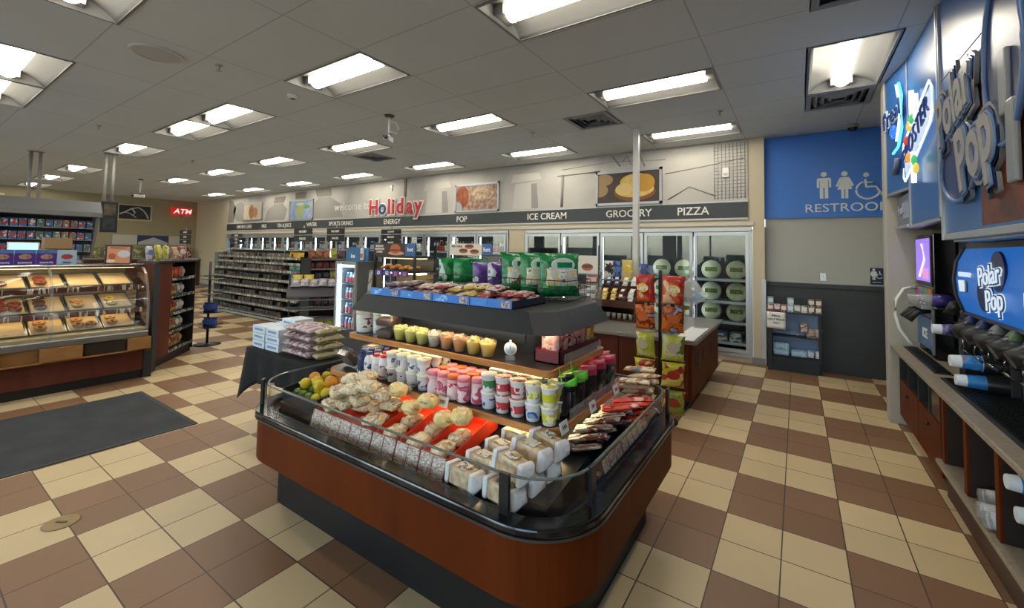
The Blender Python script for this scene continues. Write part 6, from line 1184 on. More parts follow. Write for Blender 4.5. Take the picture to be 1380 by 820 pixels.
for ti, z in enumerate((.14, .32, .5)):
    for i in range(4):
        p = Mx @ Vector((-.3+.2*i, -.08, z)); KYp(tuple(p), label='yellow pack in the sloping rack, %s tier from the floor, %s along it' % (ORD[ti], ORD[i]), group='yellow packs on the lowest tier', rot=(-.12, 0, .95)) if z < .3 else None
# slim glowing cooler
k = thing('slim_cooler', 'slim lit drink cooler with blue glow beside the burger warmer', 'drink cooler', (-6.72, 4.98, 0))
sh = MB(); sh.box(-.3, .3, .26, .3, .0, 1.43); sh.box(-.3, -.27, -.24, .26, 0, 1.43); sh.box(.27, .3, -.24, .26, 0, 1.43); sh.box(-.27, .27, -.24, .26, 1.37, 1.43); sh.box(-.27, .27, -.24, .26, 0, .195); sh.build('cabinet_shell', mat('slim_grey', '#5c6468', .4), k, bevel=.004)
MB().box(-.27, .27, .25, .26, .2, 1.37).build('liner', mat('slim_blue', '#a8c8e6', .5), k)
d = MB(); d.ring([(-.3, .1), (.3, .1), (.3, 1.43), (-.3, 1.43)], [(-.25, .17), (.25, .17), (.25, 1.38), (-.25, 1.38)], 0, .03); dd = d.build('door', GREYP, k, loc=(0, -.245, 0)); dd.rotation_euler = (pi/2, 0, 0); MB().box(-.25, .25, .17, 1.38, .012, .018).build('glass', DG, dd); MB().tube([(.27, .6, .03), (.27, .62, .06), (.27, .95, .06), (.27, .97, .03)], .008).build('handle', STEEL, dd)
SLL = emat('slim_led', '#d8ecff', 26.)
for s in (-1, 1): MB().box(s*.232-.012, s*.232+.012, -.225, -.2, .2, 1.37).build('led_strip', SLL, k)
MB().box(-.24, .24, -.225, -.2, 1.33, 1.355).build('led_strip', SLL, k)
for z in (.2, .47, .74, 1.02): MB().box(-.265, .265, -.2, .25, z-.006, z-.0015).build('shelf', STEEL, k)
KSl = [Kind(lambda i=i, a=a: bottle(mat('slim_d%d' % i, a, .2), mat('slim_c', '#d8e0e6', .4), mat('slim_l%d' % i, b, .5), .2, .034)) for i, (a, b) in enumerate((('#2c5ca0', '#dfe8f0'), ('#8fb8d8', '#2c4c8c'), ('#b8ccd8', '#a83c38')))]
for si, z in enumerate((.2, .47, .74, 1.02)):
    for i in range(5): KSl[(i+si*2) % 3]((-6.72-.19+.095*i, 4.9, z), 0, 'blue-toned drink bottle in the slim cooler, %s shelf up, %s along it' % (ORD[si], ORD[i]), 'bottles in the slim cooler')
k = thing('cooler_topper', 'blue topper sign with white bottle standing on the slim cooler', 'topper sign', (-6.72, 4.95, 1.4315)); MB().box(-.33, .32, -.012, .012, 0, .25).build('panel', mat('topper_blue', '#2f5c8c', .4, col2='#4c7ca8', vscale=5), k, bevel=.002); text('lettering', 'ice', .1, LW, k, (-.12, -.014, .09), bold=.003); MB().box(.13, .22, -.05, -.012, .02, .24).build('bottle_shape', mat('topper_white', '#c8d0d4', .4), k, bevel=.015); MB().box(.14, .21, -.052, -.05, .06, .14).build('bottle_label', mat('topper_red', '#a85c50', .4), k)
# aisle signs on posts
def aisle(label, x, y, z0, z1, w, n, base):
    k = thing('aisle_sign', label, 'aisle sign', (x, y, base)); h = z1-base
    MB().tube([(0, .02, 0), (0, .02, h+.06)], .015).build('post', GREYP, k); MB().box(-.08, .08, -.04, .08, 0, .012).build('base', GREYP, k); s = (z1-z0)/n
    for i in range(n):
        b = MB().box(-w/2, w/2, -.012, .004, z0-base+s*i+.012, z0-base+s*(i+1)-.006).build('sign_board', mat('aisle_black', '#23272a', .5), k); text('lettering', ('CANDY', 'SNACKS', 'GROCERY', 'COOKIES')[(i+int(abs(x))) % 4], s*.42, LW, k, (0, -.014, z0-base+s*(i+.5)), bold=.002)
aisle('two-board black aisle sign on the gondola top near the endcap', -9.32, 5.4, 1.78, 2.1, .72, 2, 1.602)
aisle('black aisle sign on the post behind the chip endcap', -9.14, 6.1, 1.81, 2.14, .68, 2, 0.0)
aisle('four-board black aisle sign behind the burger sign', -8.12, 6.9, 1.62, 2.14, .7, 4, 0.)
aisle('three-board black aisle sign over the far end of the gondola', -12.5, 5.4, 1.70, 2.0, .6, 3, 1.602)
aisle('three-board black aisle sign by the far wall, left of the other far sign'.replace('left of', 'nearer the checkout than'), -16.2, 5.5, 1.7, 2.15, .85, 3, 0.)
# floor things
k = thing('door_mat', 'large worn dark grey entrance mat on the checkered floor', 'floor mat', (-5.44, -.3, 0)); MB().box(-.74, .735, -2.2, 2.045, 0, .006).build('mat', mat('mat_grey', '#45474a', .95, col2='#37393b', vscale=3, bump=.6, bscale=400), k); MB().ring([(-.76, -2.22), (.755, -2.22), (.755, 2.065), (-.76, 2.065)], [(-.72, -2.18), (.715, -2.18), (.715, 2.025), (-.72, 2.025)], 0, .0075).build('rubber_edge', mat('mat_edge', '#3c3e40', .8), k)
k = thing('floor_drain', 'round brass cleanout cover set in the floor tiles', 'floor drain', (-3.675, .70, 0)); MB().lathe([(.085, 0), (.085, .004), (.075, .006), (.06, .004), (.001, .004)], 24).build('cover', mat('brass_worn', '#9c8660', .4, .5), k); MB().cbox(0, 0, .0045, .06, .012, .004, rz=.6).build('slot_bar', mat('brass_dark', '#6c5a3c', .4, .5), k)
# ================================================================== DRINK STATION
D = thing('drink_counter', 'long drink station counter with cherry doors and open cubbies for cups', 'counter', (1.2, 3.6, 0))
def dp(n, mb, m, **k): o = mb.build(n, m, D, **k); o.location = (-1.2, -3.6, 0); return o
TANT = mat('tan_top', '#9a8f7c', .4, col2='#877c6a', vscale=40); 
dp('toe_kick', MB().box(.9, 1.7, 1.0, 5.78, 0, .1), mat('kick_brown', '#4a3226', .6)); dp('countertop', MB().box(.77, 1.74, 1.0, 5.79, .755, .79), TANT, bevel=.006)
dp('back_panel', MB().box(1.45, 1.48, 1.0, 5.78, .1, .755), MATTE); dp('bottom_shelf', MB().box(.80, 1.45, 1.0, 4.28, .225, .25), TANT, bevel=.004); dp('kick_panel', MB().box(.86, .9, 1.0, 4.28, .0, .225), MATS['kick_brown'])
for y in (1.2, 1.75, 2.4, 3.21, 3.71, 4.19): dp('divider', MB().box(.845, 1.45, y, y+.05, .25, .755), mat('divider_dark', '#2a1a14', .6)); dp('edge_strip', MB().box(.83, .845, y-.002, y+.052, .25, .755), WOODRED, bevel=.002)
dp('carcass', MB().box(.86, 1.45, 4.28, 5.78, .1, .47), WOODDK)
for y0, y1 in ((4.29, 4.98), (5.0, 5.77)): 
    d = dp('door', MB().box(.835, .86, y0, y1, .11, .47), WOODRED, bevel=.003); MB().lathe([(.012, 0), (.016, .015), (.001, .02)], 12).build('knob', BLACK, d, loc=(.835, (y0+y1)/2, .38)).rotation_euler = (0, -pi/2, 0)
for y in (4.29, 4.6, 4.95, 5.35, 5.73): dp('divider', MB().box(.835, 1.45, y, y+.03, .47, .755), MATTE if y > 4.4 else WOODRED)
dp('shelf', MB().box(.85, 1.45, 4.29, 5.77, .465, .475), MATTE); dp('door', MB().box(.842, .852, 4.33, 4.59, .485, .745), mat('smoke_panel', '#2c2a2a', .15))
dp('drip_tray', MB().box(.86, .965, 4.55, 5.7, .79, .797), MATTE); dp('drip_tray', MB().box(.86, 1.14, 1.2, 4.4, .79, .797), MATTE)
for y0, y1, x0, x1 in ((4.57, 5.68, .875, .955), (1.22, 4.38, .88, 1.13)):
    m = MB(); y = y0
    while y < y1: m.box(x0, x1, y, y+.012, .797, .808); y += .036
    for x in (x0, (x0+x1)/2, x1-.012): m.box(x, x+.012, y0, y1, .797, .804)
    dp('drip_grille', m, mat('grille_black', '#151617', .3))
# upper cabinets and sign panels
U = thing('drink_station_canopy', 'tall blue sign cabinet over the drink station up to the ceiling', 'sign cabinet', (1.3, 3.5, 0))
def up(n, mb, m, **k): o = mb.build(n, m, U, **k); o.location = (-1.3, -3.5, 0); return o
def bluepanel():
    m, nt, b = _new('panel_gradient_blue'); L = nt.links
    tc = N(nt, 'ShaderNodeTexCoord'); nz = N(nt, 'ShaderNodeTexNoise', i_Scale=1.3, i_Detail=3.); L.new(tc.outputs['Object'], nz.inputs['Vector']); rp = N(nt, 'ShaderNodeValToRGB'); rp.color_ramp.elements[0].color = C('#1b4680'); rp.color_ramp.elements[1].color = C('#2f6cb0'); L.new(nz.outputs[0], rp.inputs[0]); L.new(rp.outputs[0], b.inputs['Base Color']); b.inputs['Roughness'].default_value = .3; return m
BP = bluepanel(); 
up('cabinet_shell', MB().box(.90, 1.74, 1.0, 5.2, 1.98, CEIL-.002).box(.9, 1.74, 1.0, 4.2, 1.8, 1.98).box(.92, 1.74, 5.2, 5.79, 2.3, CEIL-.002), mat('cabinet_dark', '#24282c', .5))
up('sign_panel', MB().prism([(.775, 5.79), (.855, 5.2), (.90, 5.2), (.92, 5.79)], 2.32, CEIL-.002), BP); up('sign_panel', MB().box(.855, .9, 4.2, 5.2, 1.965, CEIL-.002), BP); up('sign_panel', MB().box(.865, .9, 1.0, 4.19, 1.84, CEIL-.002), BP)
COLA = mat('cola_print', '#3c1a10', .5, col2='#7c3a20', vscale=7); up('cola_print', MB().box(.862, .8651, 1.0, 3.45, 1.86, 2.75), COLA)
for y, z0, x in ((4.195, 1.8, .85), (5.2, 1.95, .845), (4.215, 1.95, .845)): up('panel_trim', MB().box(x, x+.02, y-.015, y+.015, z0, CEIL-.002), ALU)
up('panel_trim', MB().box(.855, .9, 1.0, 4.2, 1.8, 1.84), ALU, bevel=.003); up('panel_trim', MB().box(.845, .9, 4.2, 5.2, 1.94, 1.965), ALU); up('panel_trim', MB().prism([(.77, 5.79), (.85, 5.2), (.9, 5.2), (.92, 5.79)], 2.295, 2.32), ALU)
up('panel_seam', MB().box(.8625, .8655, 3.0, 4.19, 2.93, 2.935), MATTE)
# letter signs
NB, NW, NC = emat('neon_blue', '#2f7cf0', .9), emat('neon_white', '#dcecff', 1.8), emat('neon_cyan', '#58c8f0', 1.6)
RX = (pi/2, 0, -pi/2)
def station_text(par, nm, body, size, m, y, z, tilt, x, ext, bold, sx=1., shear=0.):
    o = text(nm, body, size, m, par, (0, 0, 0), ext=ext, bold=bold, sx=sx, shear=shear)
    o.rotation_euler = (Matrix.Rotation(-pi/2, 4, 'Z') @ Matrix.Rotation(pi/2, 4, 'X') @ Matrix.Rotation(tilt, 4, 'Z')).to_euler(); o.location = (x, y, z); return o
q = thing('polar_pop_sign', 'big unlit grey Polar Pop letter sign on the blue panel', 'letter sign', (.857, 3.55, 2.55)); GRL = mat('letter_grey', '#9a9b9b', .35); NVY = mat('letter_navy', '#1c2c5c', .3); LTB = mat('letter_midblue', '#6c94c8', .3)
GLC = mat('letter_clear', '#7c8388', .3)
for body, sz, y, z, sx in (('Polar', .46, .2, .1, .72), ('Pop', .52, -.16, -.25, .72)):
    station_text(q, 'letter_backing', body, sz, GLC, y, z, .26, -.014, .010, .07, sx); station_text(q, 'letter_outline', body, sz, NVY, y, z, .26, -.026, .004, .045, sx); station_text(q, 'letter_outline', body, sz, LTB, y, z, .26, -.032, .003, .028, sx); station_text(q, 'lettering', body, sz, GRL, y, z, .26, -.04, .006, .014, sx)
q2 = MB().loft([[(x, .2+.36*cos(2*pi*i/28), -.28+.24*sin(2*pi*i/28)) for i in range(28)] for x in (-.01, -.001)], 0, False).build('backing_oval', NVY, q); MB().loft([[(x, -.52+.24*cos(2*pi*i/28), .12+.44*sin(2*pi*i/28)) for i in range(28)] for x in (-.01, -.001)], 0, False).build('backing_oval', NVY, q)
MB().tube([(-.014, -.52+.24*cos(2*pi*i/28), .12+.44*sin(2*pi*i/28)) for i in range(28)], .014, 8, closed=True).build('oval_rim', mat('rim_blue', '#4a6c9c', .35), q); MB().tube([(-.014, .2+.36*cos(2*pi*i/28), -.28+.24*sin(2*pi*i/28)) for i in range(28)], .014, 8, closed=True).build('oval_rim', mat('rim_blue', '#4a6c9c', .35), q)
for y, z, h in ((-.62, -.32, .2), (-.55, -.02, .16)): MB().box(-.03, -.002, y-.05, y+.05, z-h, z+h).build('side_glyph', mat('letter_clear', '#8c949a'), q, bevel=.012)
q = thing('froster_sign', 'glowing white and multicolour FROSTER neon sign on the middle blue panel', 'neon sign', (.836, 4.72, 2.68))
station_text(q, 'letter_backing', 'FROSTER', .23, emat('froster_white', '#dce8f8', .7), 0, 0, .30, -.012, .006, .022, 1.05); station_text(q, 'lettering', 'FROSTER', .23, mat('letter_dkblue', '#1c3c8c', .3), 0, 0, .30, -.03, .006, -.003, 1.05)
for y, z, h, m in ((.12, .26, .15, NW), (-.02, .24, .1, NW), (.1, -.25, .13, NW)): MB().tube([(-.02, y, z-h), (-.02, y, z+h)], .018, 8).build('neon_tube', m, q)
for y, z, c in ((.3, .02, '#d0402c'), (.18, .12, '#e8d040'), (.24, -.14, '#e8a030'), (.02, -.2, '#3fc46a'), (.08, .16, '#4ac46a'), (-.04, -.28, '#e8d040')): MB().ball((-.03, y, z), .045, sc=(.4, 1, 1)).build('fruit_shape', emat('neon_'+c[1:], c, .8), q)
MB().tube([(-.02, y, z) for y, z in ((.5, -.28), (.44, -.32), (.0, -.17), (-.46, -.01), (-.52, .06), (-.52, .24), (-.46, .3), (0, .17), (.46, .03), (.5, -.02))], .007, 8, closed=True).build('neon_outline', NW, q)
MB().loft([[(x, y, z) for y, z in ((.5, -.26), (.42, -.3), (-.46, .0), (-.5, .06), (-.5, .23), (-.45, .28), (.46, .02), (.5, -.03))] for x in (-.008, -.003)], 0, False).build('sign_plate', emat('froster_plate', '#9cc4f0', .75), q)
q = thing('freal_sign', "white and blue f'real neon sign on the panel by the partition", 'neon sign', (.80, 5.5, 2.98), 0); q.rotation_euler.z = .135
station_text(q, 'letter_backing', "f'real", .24, mat('froster_pale', '#c8d8ea', .3), .0, .08, .15, -.014, .006, .014); station_text(q, 'lettering', "f'real", .24, mat('freal_navy', '#123c7c', .3), 0, .08, .15, -.026, .005, -.002)
MB().tube([(-.02, -.04+.075*(1-i/26)*cos(i*.55), -.1+.075*(1-i/26)*sin(i*.55)) for i in range(22)], .013, 8).build('swirl', NB, q)
MB().tube([(-.02, y, z) for y, z in ((-.2, .34), (-.26, .2), (-.25, -.1), (-.16, -.26), (-.02, -.3))], .012, 8).build('neon_tube', NC, q); MB().tube([(-.02, y, z) for y, z in ((-.14, .34), (-.19, .2), (-.19, -.05), (-.12, -.2))], .012, 8).build('neon_tube', NW, q)
MB().tube([(-.01, y, z) for y, z in ((.0, -.5), (-.08, -.42), (-.1, -.36))], .022, 8).build('straw_shape', mat('unlit_tube', '#6c7890', .4), q)
q = thing('small_shelf_box', "grey wall shelf box with pale f'real logo under the slanted panel", 'shelf box', (.86, 5.49, 1.98)); MB().box(-.01, .4, -.262, .29, 0, .29).build('box', mat('shelfbox_grey', '#6c7484', .4), q, bevel=.004); station_text(q, 'lettering', "f'real", .13, mat('logo_pale', '#a8b0c4', .4), .1, .15, .1, -.016, .003, .002); MB().box(-.014, -.01, -.26, .0, .06, .22).build('printed_panel', mat('shelfbox_pale', '#8c94a4', .4), q); MB().box(-.03, .4, -.262, .29, -.03, -.001).build('ledge', ALU, q)
# milkshake machine with violet screen
q = thing('drink_machine', 'black drink machine with violet screen at the far end of the station', 'drink machine', (1.2, 5.42, .7985))
MB().box(-.22, .45, -.28, .29, .0, 1.09).build('case', GLOSSB, q, bevel=.008); MB().box(-.235, -.22, -.27, .28, .62, 1.07).build('screen_bezel', BLACK, q, bevel=.003); MB().box(-.238, -.235, -.25, .26, .66, 1.05).build('screen', emat('screen_violet', '#8a6cd0', 1.1), q)
MB().tube([(-.24, .1, .7), (-.24, -.1, .86), (-.24, .0, 1.0)], .012, 6).build('screen_figure', emat('screen_pale', '#d0c4f0', 1.3), q); MB().box(-.24, -.238, -.22, -.0, .68, .78).build('screen_figure', emat('screen_pink', '#c884c0', 1.0), q)
for i, c in enumerate(('#b0529c', '#3c7c9c', '#5c8c3c', '#b0642c')): MB().box(-.236, -.222, .26-.135*(i+1)+.01, .26-.135*i, .47, .60).build('flavor_button', mat('btn'+c[1:], c, .3), q, bevel=.004)
MB().box(-.3, -.22, -.27, .28, .42, .46).build('ledge', STEEL, q, bevel=.006)
for i in range(3): 
    MB().tube([(-.22, .18-.15*i, .40), (-.30, .18-.15*i, .38), (-.36, .18-.15*i, .30)], [.022, .022, .026], 10).build('nozzle', BLACK, q); MB().tube([(-.24, .18-.15*i, .42), (-.25, .18-.15*i, .47)], .01, 8).build('valve', CHROME, q)
MB().box(-.232, -.22, -.26, .28, .06, .33).build('front_panel', mat('ice_panel', '#2a5c98', .25), q); station_text(q, 'lettering', 'ICE', .12, LW, .0, .18, 0, -.234, .002, .003); MB().box(-.236, -.22, -.28, -.25, .03, .42).build('side_trim', STEEL, q)
q = thing('water_hose', 'white hose looping down beside the violet-screen machine', 'hose', (.94, 5.745, .80)); MB().tube([(0, .01, .58), (-.06, .01, .56), (-.12, .01, .45), (-.13, .01, .3), (-.1, .01, .16), (-.03, .01, .04), (.0, .0, .012)], .014, 10).build('tube', WHITE, q); MB().tube([(0, .01, .58), (.04, .0, .58)], .02, 10).build('fitting', GREYP, q)
# middle grey machine between
q = thing('ice_dispenser', 'plain dark ice dispenser between the violet-screen machine and the soda fountain', 'ice dispenser', (1.25, 4.83, .7985)); MB().box(-.12, .4, -.26, .27, 0, 1.1).build('case', BLACK, q, bevel=.006); MB().box(-.14, -.12, -.24, .25, .1, .45).build('splash_panel', STEEL, q); MB().box(-.28, -.121, .18, .27, .44, .455).build('cup_shelf', BLACK, q); MB().tube([(-.12, .05, .52), (-.2, .05, .5), (-.22, .05, .42)], [.04, .04, .05], 10).build('chute', BLACK, q)
# soda fountain
q = thing('soda_fountain', 'black soda fountain with lit blue Polar Pop front and row of valves', 'soda fountain', (1.2, 3.25, .7985))
y0, y1 = -2.0, 1.28
MB().box(-.05, .5, y0, y1, 0, .36).build('base', mat('fountain_grey', '#6c7074', .4, .3), q); MB().box(-.02, .5, y0, y1, .36, .95).build('case', BLACK, q)
hp = [(-.18, .49), (-.215, .6), (-.225, .72), (-.21, .85), (-.17, .945)]
MB().loft([[(x, y, z) for x, z in [(-.02, .44), (-.16, .44), (-.2, .47)] + [(a-.012, b) for a, b in hp] + [(-.15, .985), (-.02, .985)]] for y in (y1-.05, y1)], 0, False).build('side_bezel', BLACK, q)
MB().loft([[(x, y, z) for x, z in [(-.02, .44), (-.16, .44), (-.2, .47), (-.18, .49), (-.02, .49)]] for y in (y0, y1-.05)], 0, False).build('lower_bezel', BLACK, q, bevel=.006); MB().loft([[(x, y, z) for x, z in [(-.02, .945), (-.17, .945), (-.165, .985), (-.02, .985)]] for y in (y0, y1-.05)], 0, False).build('upper_bezel', BLACK, q)
MB().loft([[(x, y, z) for x, z in [(-.03, .49)] + hp + [(-.03, .945)]] for y in (y0, y1-.05)], 0, True).build('light_box', emat('lightbox_blue', '#1668c0', .6), q)
lt = thing; tx = -.232
for body, sz, y, z in (('Polar', .17, .53, .77), ('Pop', .18, .45, .625)):
    station_text(q, 'letter_outline', body, sz, emat('lb_white', '#cfe0f0', .8), y, z, .12, tx, .002, .014); station_text(q, 'letter_outline', body, sz, mat('lb_navy', '#14205c', .3), y, z, .12, tx-.004, .002, .008); station_text(q, 'lettering', body, sz, emat('lb_white', '#cfe0f0', .8), y, z, .12, tx-.008, .002, .0)
MB().loft([[(x, .64+.13*cos(2*pi*i/24), .66+.12*sin(2*pi*i/24)) for i in range(24)] for x in (-.229, -.222)], 0, False).build('logo_oval', mat('lb_navy', '#14205c', .3), q); MB().loft([[(x, .42+.11*cos(2*pi*i/24), .8+.12*sin(2*pi*i/24)) for i in range(24)] for x in (-.229, -.215)], 0, False).build('logo_oval', MATS['lb_navy'], q)
station_text(q, 'lettering', 'CROWN POP', .045, MATS['lb_white'], 1.02, .76, 0, -.228, .002, .001); MB().box(-.228, -.222, .98, 1.02, .64, .72).build('badge', mat('badge_dk', '#28304c', .3), q); MB().lathe([(.022, 0), (.028, .08), (.001, .08)], 12).build('cup_picture', MATS['lb_white'], q, loc=(-.222, 1.07, .64)); station_text(q, 'lettering', 'ICE COLD', .1, MATS['lb_white'], -.15, .66, 0, -.229, .002, .003)
VM = [mat('valve_pale', '#7c7a78', .5), mat('valve_green', '#5a6c48', .5), mat('valve_pink', '#6c5a60', .5), mat('valve_navy', '#28345c', .5)]
for i in range(10):
    y = 1.02-.24*i
    vb = MB().tube([(-.02, y, .39), (-.22, y, .385), (-.29, y, .35)], [.062, .06, .045], 14).build('valve', BLACK, q); MB().lathe([(.045, 0), (.045, .05), (.043, .054), (.001, .054)], 18).build('flavor_label', VM[(3, 3, 0, 1, 2, 1, 0, 1, 3, 0)[i]], vb, loc=(-.18, y-.0, .415)).rotation_euler = (0, -pi/2+.5, 0); MB().tube([(-.24, y, .33), (-.25, y, .24), (-.21, y, .2)], .008, 8).build('lever', CHROME, vb); MB().lathe([(.02, 0), (.026, .05), (.03, .07)], 12).build('nozzle', BLACK, vb, loc=(-.2, y, .26))
q = thing('fountain_header', 'grey steel header strip above the lit soda fountain', 'header strip', (1.0, 2.8, 1.787)); q.location.z = 1.785; MB().box(-.1, .5, -1.6, 1.36, 0, .012).build('strip', STEEL, q)
q.location.z = 1.786
# cup dispensers and cups
def cupd(nm, lab, cat, x, y, z, rot, mats, n=3, r=.045, h=.12):
    q = thing(nm, lab, cat, (x, y, z)); q.rotation_euler = rot
    MB().lathe([(r*.72, 0), (r*.76, .004), (r, h)], 20, cap=(True, False)).build('cup', mats[0], q)
    MB().lathe([(r*.76+.001+(r-r*.76)*.34, h*.36), (r+.001, h*.98)], 20, cap=(False, False)).build('printed_sleeve', mats[1], q)
    for k in range(n): MB().lathe([(r+.002, h+k*.018), (r+.004, h+k*.018+.006), (r+.001, h+k*.018+.012)], 20, cap=(False, False)).build('nested_rim', mats[2], q)
    return q
CW, CBl, CNv = mat('cup_paper', '#d8dee6', .45), printmat('cup_print_blue', '#2f7cc4', '#2f7cc4', '#4a94d8', '#c85c50', scale=7), printmat('cup_print_navy', '#232a5c', '#232a5c', '#3c4a8c', '#8c7ca0', scale=10)
LX = (0, pi/2+.08, 0)
DR = thing('cup_dispenser', 'black tube cup dispenser bank beside the soda fountain valves', 'cup dispenser', (1.02, 4.545, .8)); MB().box(-.02, .1, -.09, .03, 0, .42).build('housing', BLACK, DR, bevel=.004)
for z in (.34,): MB().lathe([(.058, 0), (.062, .05), (.062, .1)], 18, cap=(False, False)).build('tube', BLACK, DR, loc=(-.06, -.03, z)).rotation_euler = (0, pi/2, 0)
cupd('soda_cup', 'white-bottomed navy printed cup stack in the uppermost cup tube', 'cup stack', .845, 4.515, 1.135, (0, pi/2, 0), (CW, CNv, CNv), n=6, h=.14)
DR2 = thing('cup_dispenser', 'black cup tubes below the soda valves near the drip grille', 'cup dispenser', (1.1, 4.1, .8095)); MB().box(-.0, .045, -.11, .07, 0, .3).build('housing', BLACK, DR2, bevel=.004)
for y, z in ((.0, .17), (-.05, .055)): MB().lathe([(.06, 0), (.064, .04), (.064, .1)], 18, cap=(False, False)).build('tube', BLACK, DR2, loc=(-.1, y, z)).rotation_euler = (0, pi/2, 0)
cupd('soda_cup', 'white-bottomed bright blue cup stack sticking out below the soda valves', 'cup stack', .85, 4.1, .98, (0, pi/2, 0), (CW, CBl, CBl), n=2, r=.05, h=.15)
cupd('soda_cup', 'white-bottomed bright blue cup stack lying lowest above the drip grille', 'cup stack', .865, 4.05, .866, (0, pi/2, 0), (CW, CBl, CBl), n=2, r=.046, h=.14)
PUR, CCL = mat('cup_purple', '#3a2a7c', .3), glassmat('cup_clear', '#e8ecf0', .12, .08, 1.4, haze=.18)
q = thing('cup_sleeve', 'clear cup stack with violet band on the ledge below the violet screen', 'cup stack', (.80, 5.085, 1.31)); q.rotation_euler = (0, pi/2, 0)
MB().lathe([(.042, 0), (.05, .16), (.052, .16)], 20, cap=(True, False)).build('cup', CCL, q); MB().lathe([(.05, .15), (.052, .3), (.046, .3)], 20).build('printed_sleeve', PUR, q)
KCs = Kind(lambda: (lambda q: (MB().lathe([(.04, 0), (.048, .15), (.05, .15)], 18, cap=(True, False)).build('cup', CCL, q), MB().lathe([(.0485, .145), (.052, .26), (.045, .26)], 18).build('printed_sleeve', PUR, q), MB().lathe([(.041, .02), (.044, .07)], 18, cap=(False, False)).build('nested_rim', WHITE, q), q)[-1])(thing('cup_sleeve', 'x', 'cup stack')))
for i, (x, y, z, l) in enumerate(((.80, 3.316, .3036, 'first cubby shelf, near its inner divider'), (.80, 3.42, .3036, 'front edge of the middle cubby shelf'), (.86, 3.62, .3036, 'middle cubby beside the divider'), (.93, 3.52, .3036, 'middle cubby set further back'), (.93, 3.84, .3036, 'far cubby, lower one'), (.93, 4.0, .3036, 'far cubby beside the cherry divider'), (.95, 3.92, .407, 'far cubby, resting on two others'))):
    KCs((x, y, z), label='clear violet-banded cup sleeve in the drink counter, ' + l, group='cup sleeves in the cubbies', rot=(0, pi/2, .06*(-1)**i))
KCu = Kind(lambda: cupd('soda_cup', 'x', 'cup stack', 0, 0, 0, (0, 0, 0), (CW, CBl, CBl), 4))
for i, (y, z) in enumerate(((3.04, .6195), (2.93, .5195))): KCu((.81, y, z), label='white and blue soda cup stack in the nearest visible cubby, %s one' % ('upper' if i == 0 else 'lower'), group='soda cups in the cubby', rot=(0, pi/2, 0))
q = thing('cubby_rack', 'black rack block holding the soda cups in the nearest cubby', 'rack', (1.1, 3.0, .2515)); MB().box(-.16, .3, -.14, .12, .0, .02).build('foot', BLACK, q); MB().box(-.2, .3, -.02, .1, .302, .317).build('shelf', BLACK, q); MB().box(-.2, .3, -.14, -.03, .202, .217).build('shelf', BLACK, q); MB().box(.2, .3, -.02, .1, .02, .302).build('post', BLACK, q); MB().box(.2, .3, -.13, -.04, .02, .202).build('post', BLACK, q)
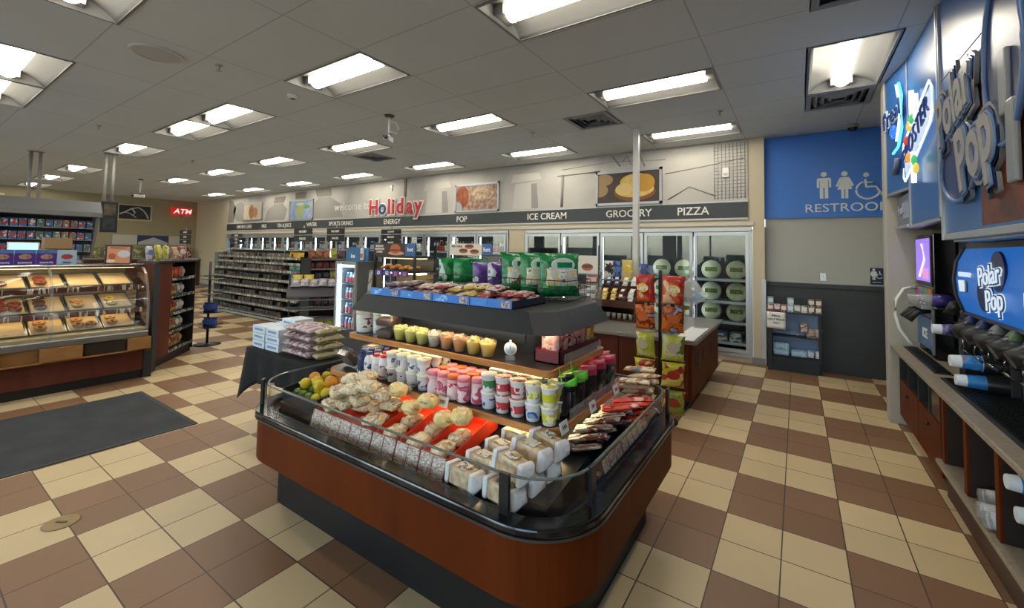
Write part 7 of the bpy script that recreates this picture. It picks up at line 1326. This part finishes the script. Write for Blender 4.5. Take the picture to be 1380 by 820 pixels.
# ================================================================== SETTLE: lift piled goods until nothing cuts into its neighbour
from mathutils.bvhtree import BVHTree
def settle(kinds, step=.003, cap=.16):
    bpy.context.view_layer.update()
    def tree(o): return [o] + [d for c in o.children for d in tree(c)]
    def geo(root):
        vs, ps = [], []
        for o in tree(root):
            if o.type != 'MESH': continue
            b = len(vs); mw = o.matrix_world; vs += [mw @ v.co for v in o.data.vertices]; ps += [tuple(b+i for i in p.vertices) for p in o.data.polygons]
        return vs, ps
    fixed, movers = [], []
    for o in COL.objects:
        if o.parent is not None or o.type in ('LIGHT', 'CAMERA') or o.get('kind') == 'structure': continue
        vs, ps = geo(o)
        if not ps: continue
        box = [min(v[i] for v in vs) for i in range(3)] + [max(v[i] for v in vs) for i in range(3)]
        (movers if o.name.split('.')[0] in kinds else fixed).append([o, vs, ps, box, None])
    movers.sort(key=lambda e: (kinds.index(e[0].name.split('.')[0]), round(e[3][2], 2)))
    for e in movers:
        o, vs, ps, box, _ = e; dz = 0.
        near = [f for f in fixed if f[3][0] < box[3] and f[3][3] > box[0] and f[3][1] < box[4] and f[3][4] > box[1] and f[3][5] > box[2]]
        for f in near:
            if f[4] is None: f[4] = BVHTree.FromPolygons(f[1], f[2])
        up = Vector((0, 0, 1))
        while dz <= cap:
            t = BVHTree.FromPolygons([v+up*dz for v in vs], ps)
            if not any(f[3][2] < box[5]+dz and f[3][5] > box[2]+dz and f[4].overlap(t) for f in near): break
            dz += step
        if dz > cap: dz = 0.
        o.location.z += dz; e[1] = [v+up*dz for v in vs]; e[3] = box[:2]+[box[2]+dz]+box[3:5]+[box[5]+dz]; e[4] = None; fixed.append(e)
    bpy.context.view_layer.update()
settle(['fruit_tray', 'lime', 'lemon', 'orange', 'baking_tray', 'donut', 'clamshell_box', 'sandwich_pack', 'wrapped_sandwich', 'meat_stick_pack', 'cheese_stick_pack', 'snack_stick_pack', 'snack_pack', 'candy_bag', 'striped_pack', 'condiment_packet', 'frozen_pizza', 'snack_sachet', 'snack_bag', 'candy_carton', 'hot_dog'])
# ================================================================== LIGHT AND CAMERA
w = bpy.data.worlds.new('day'); SC.world = w; w.use_nodes = True
nt = w.node_tree; bg = nt.nodes['Background']
sky = N(nt, 'ShaderNodeTexSky', sky_type='NISHITA'); sky.sun_elevation = RAD(38); sky.sun_rotation = RAD(60); sky.sun_disc = False
nt.links.new(sky.outputs[0], bg.inputs['Color']); bg.inputs['Strength'].default_value = SKY
sl = bpy.data.lights.new('sun', 'SUN'); sl.energy = SUN; sl.angle = .01; so = bpy.data.objects.new('sun', sl); COL.objects.link(so); so.rotation_euler = (RAD(-38), RAD(12), 0)
cd = bpy.data.cameras.new('camera'); co = bpy.data.objects.new('camera', cd); COL.objects.link(co); SC.camera = co
mw = Matrix.Identity(4)
for i in range(3): mw[i][0] = CR[i]; mw[i][1] = CU[i]; mw[i][2] = -_F[i]
mw[2][3] = CH; co.matrix_world = mw
cd.sensor_fit = 'HORIZONTAL'; cd.sensor_width = 36.; cd.lens = CF/1380*36; cd.shift_y = (CCY-410)/1380; cd.clip_start = .02
vs = SC.view_settings; vs.view_transform = 'Standard'; vs.look = 'None'; vs.gamma = 1.; vs.use_curve_mapping = False; vs.exposure = EXPOSURE
cy = SC.cycles; cy.use_denoising = True; cy.max_bounces = 8; cy.diffuse_bounces = 4; cy.glossy_bounces = 4; cy.transparent_max_bounces = 24; cy.transmission_bounces = 6
cy.sample_clamp_indirect = 6.; cy.caustics_reflective = False; cy.caustics_refractive = False; cy.use_adaptive_sampling = False
try: cy.denoiser = 'OPENIMAGEDENOISE'
except Exception: pass
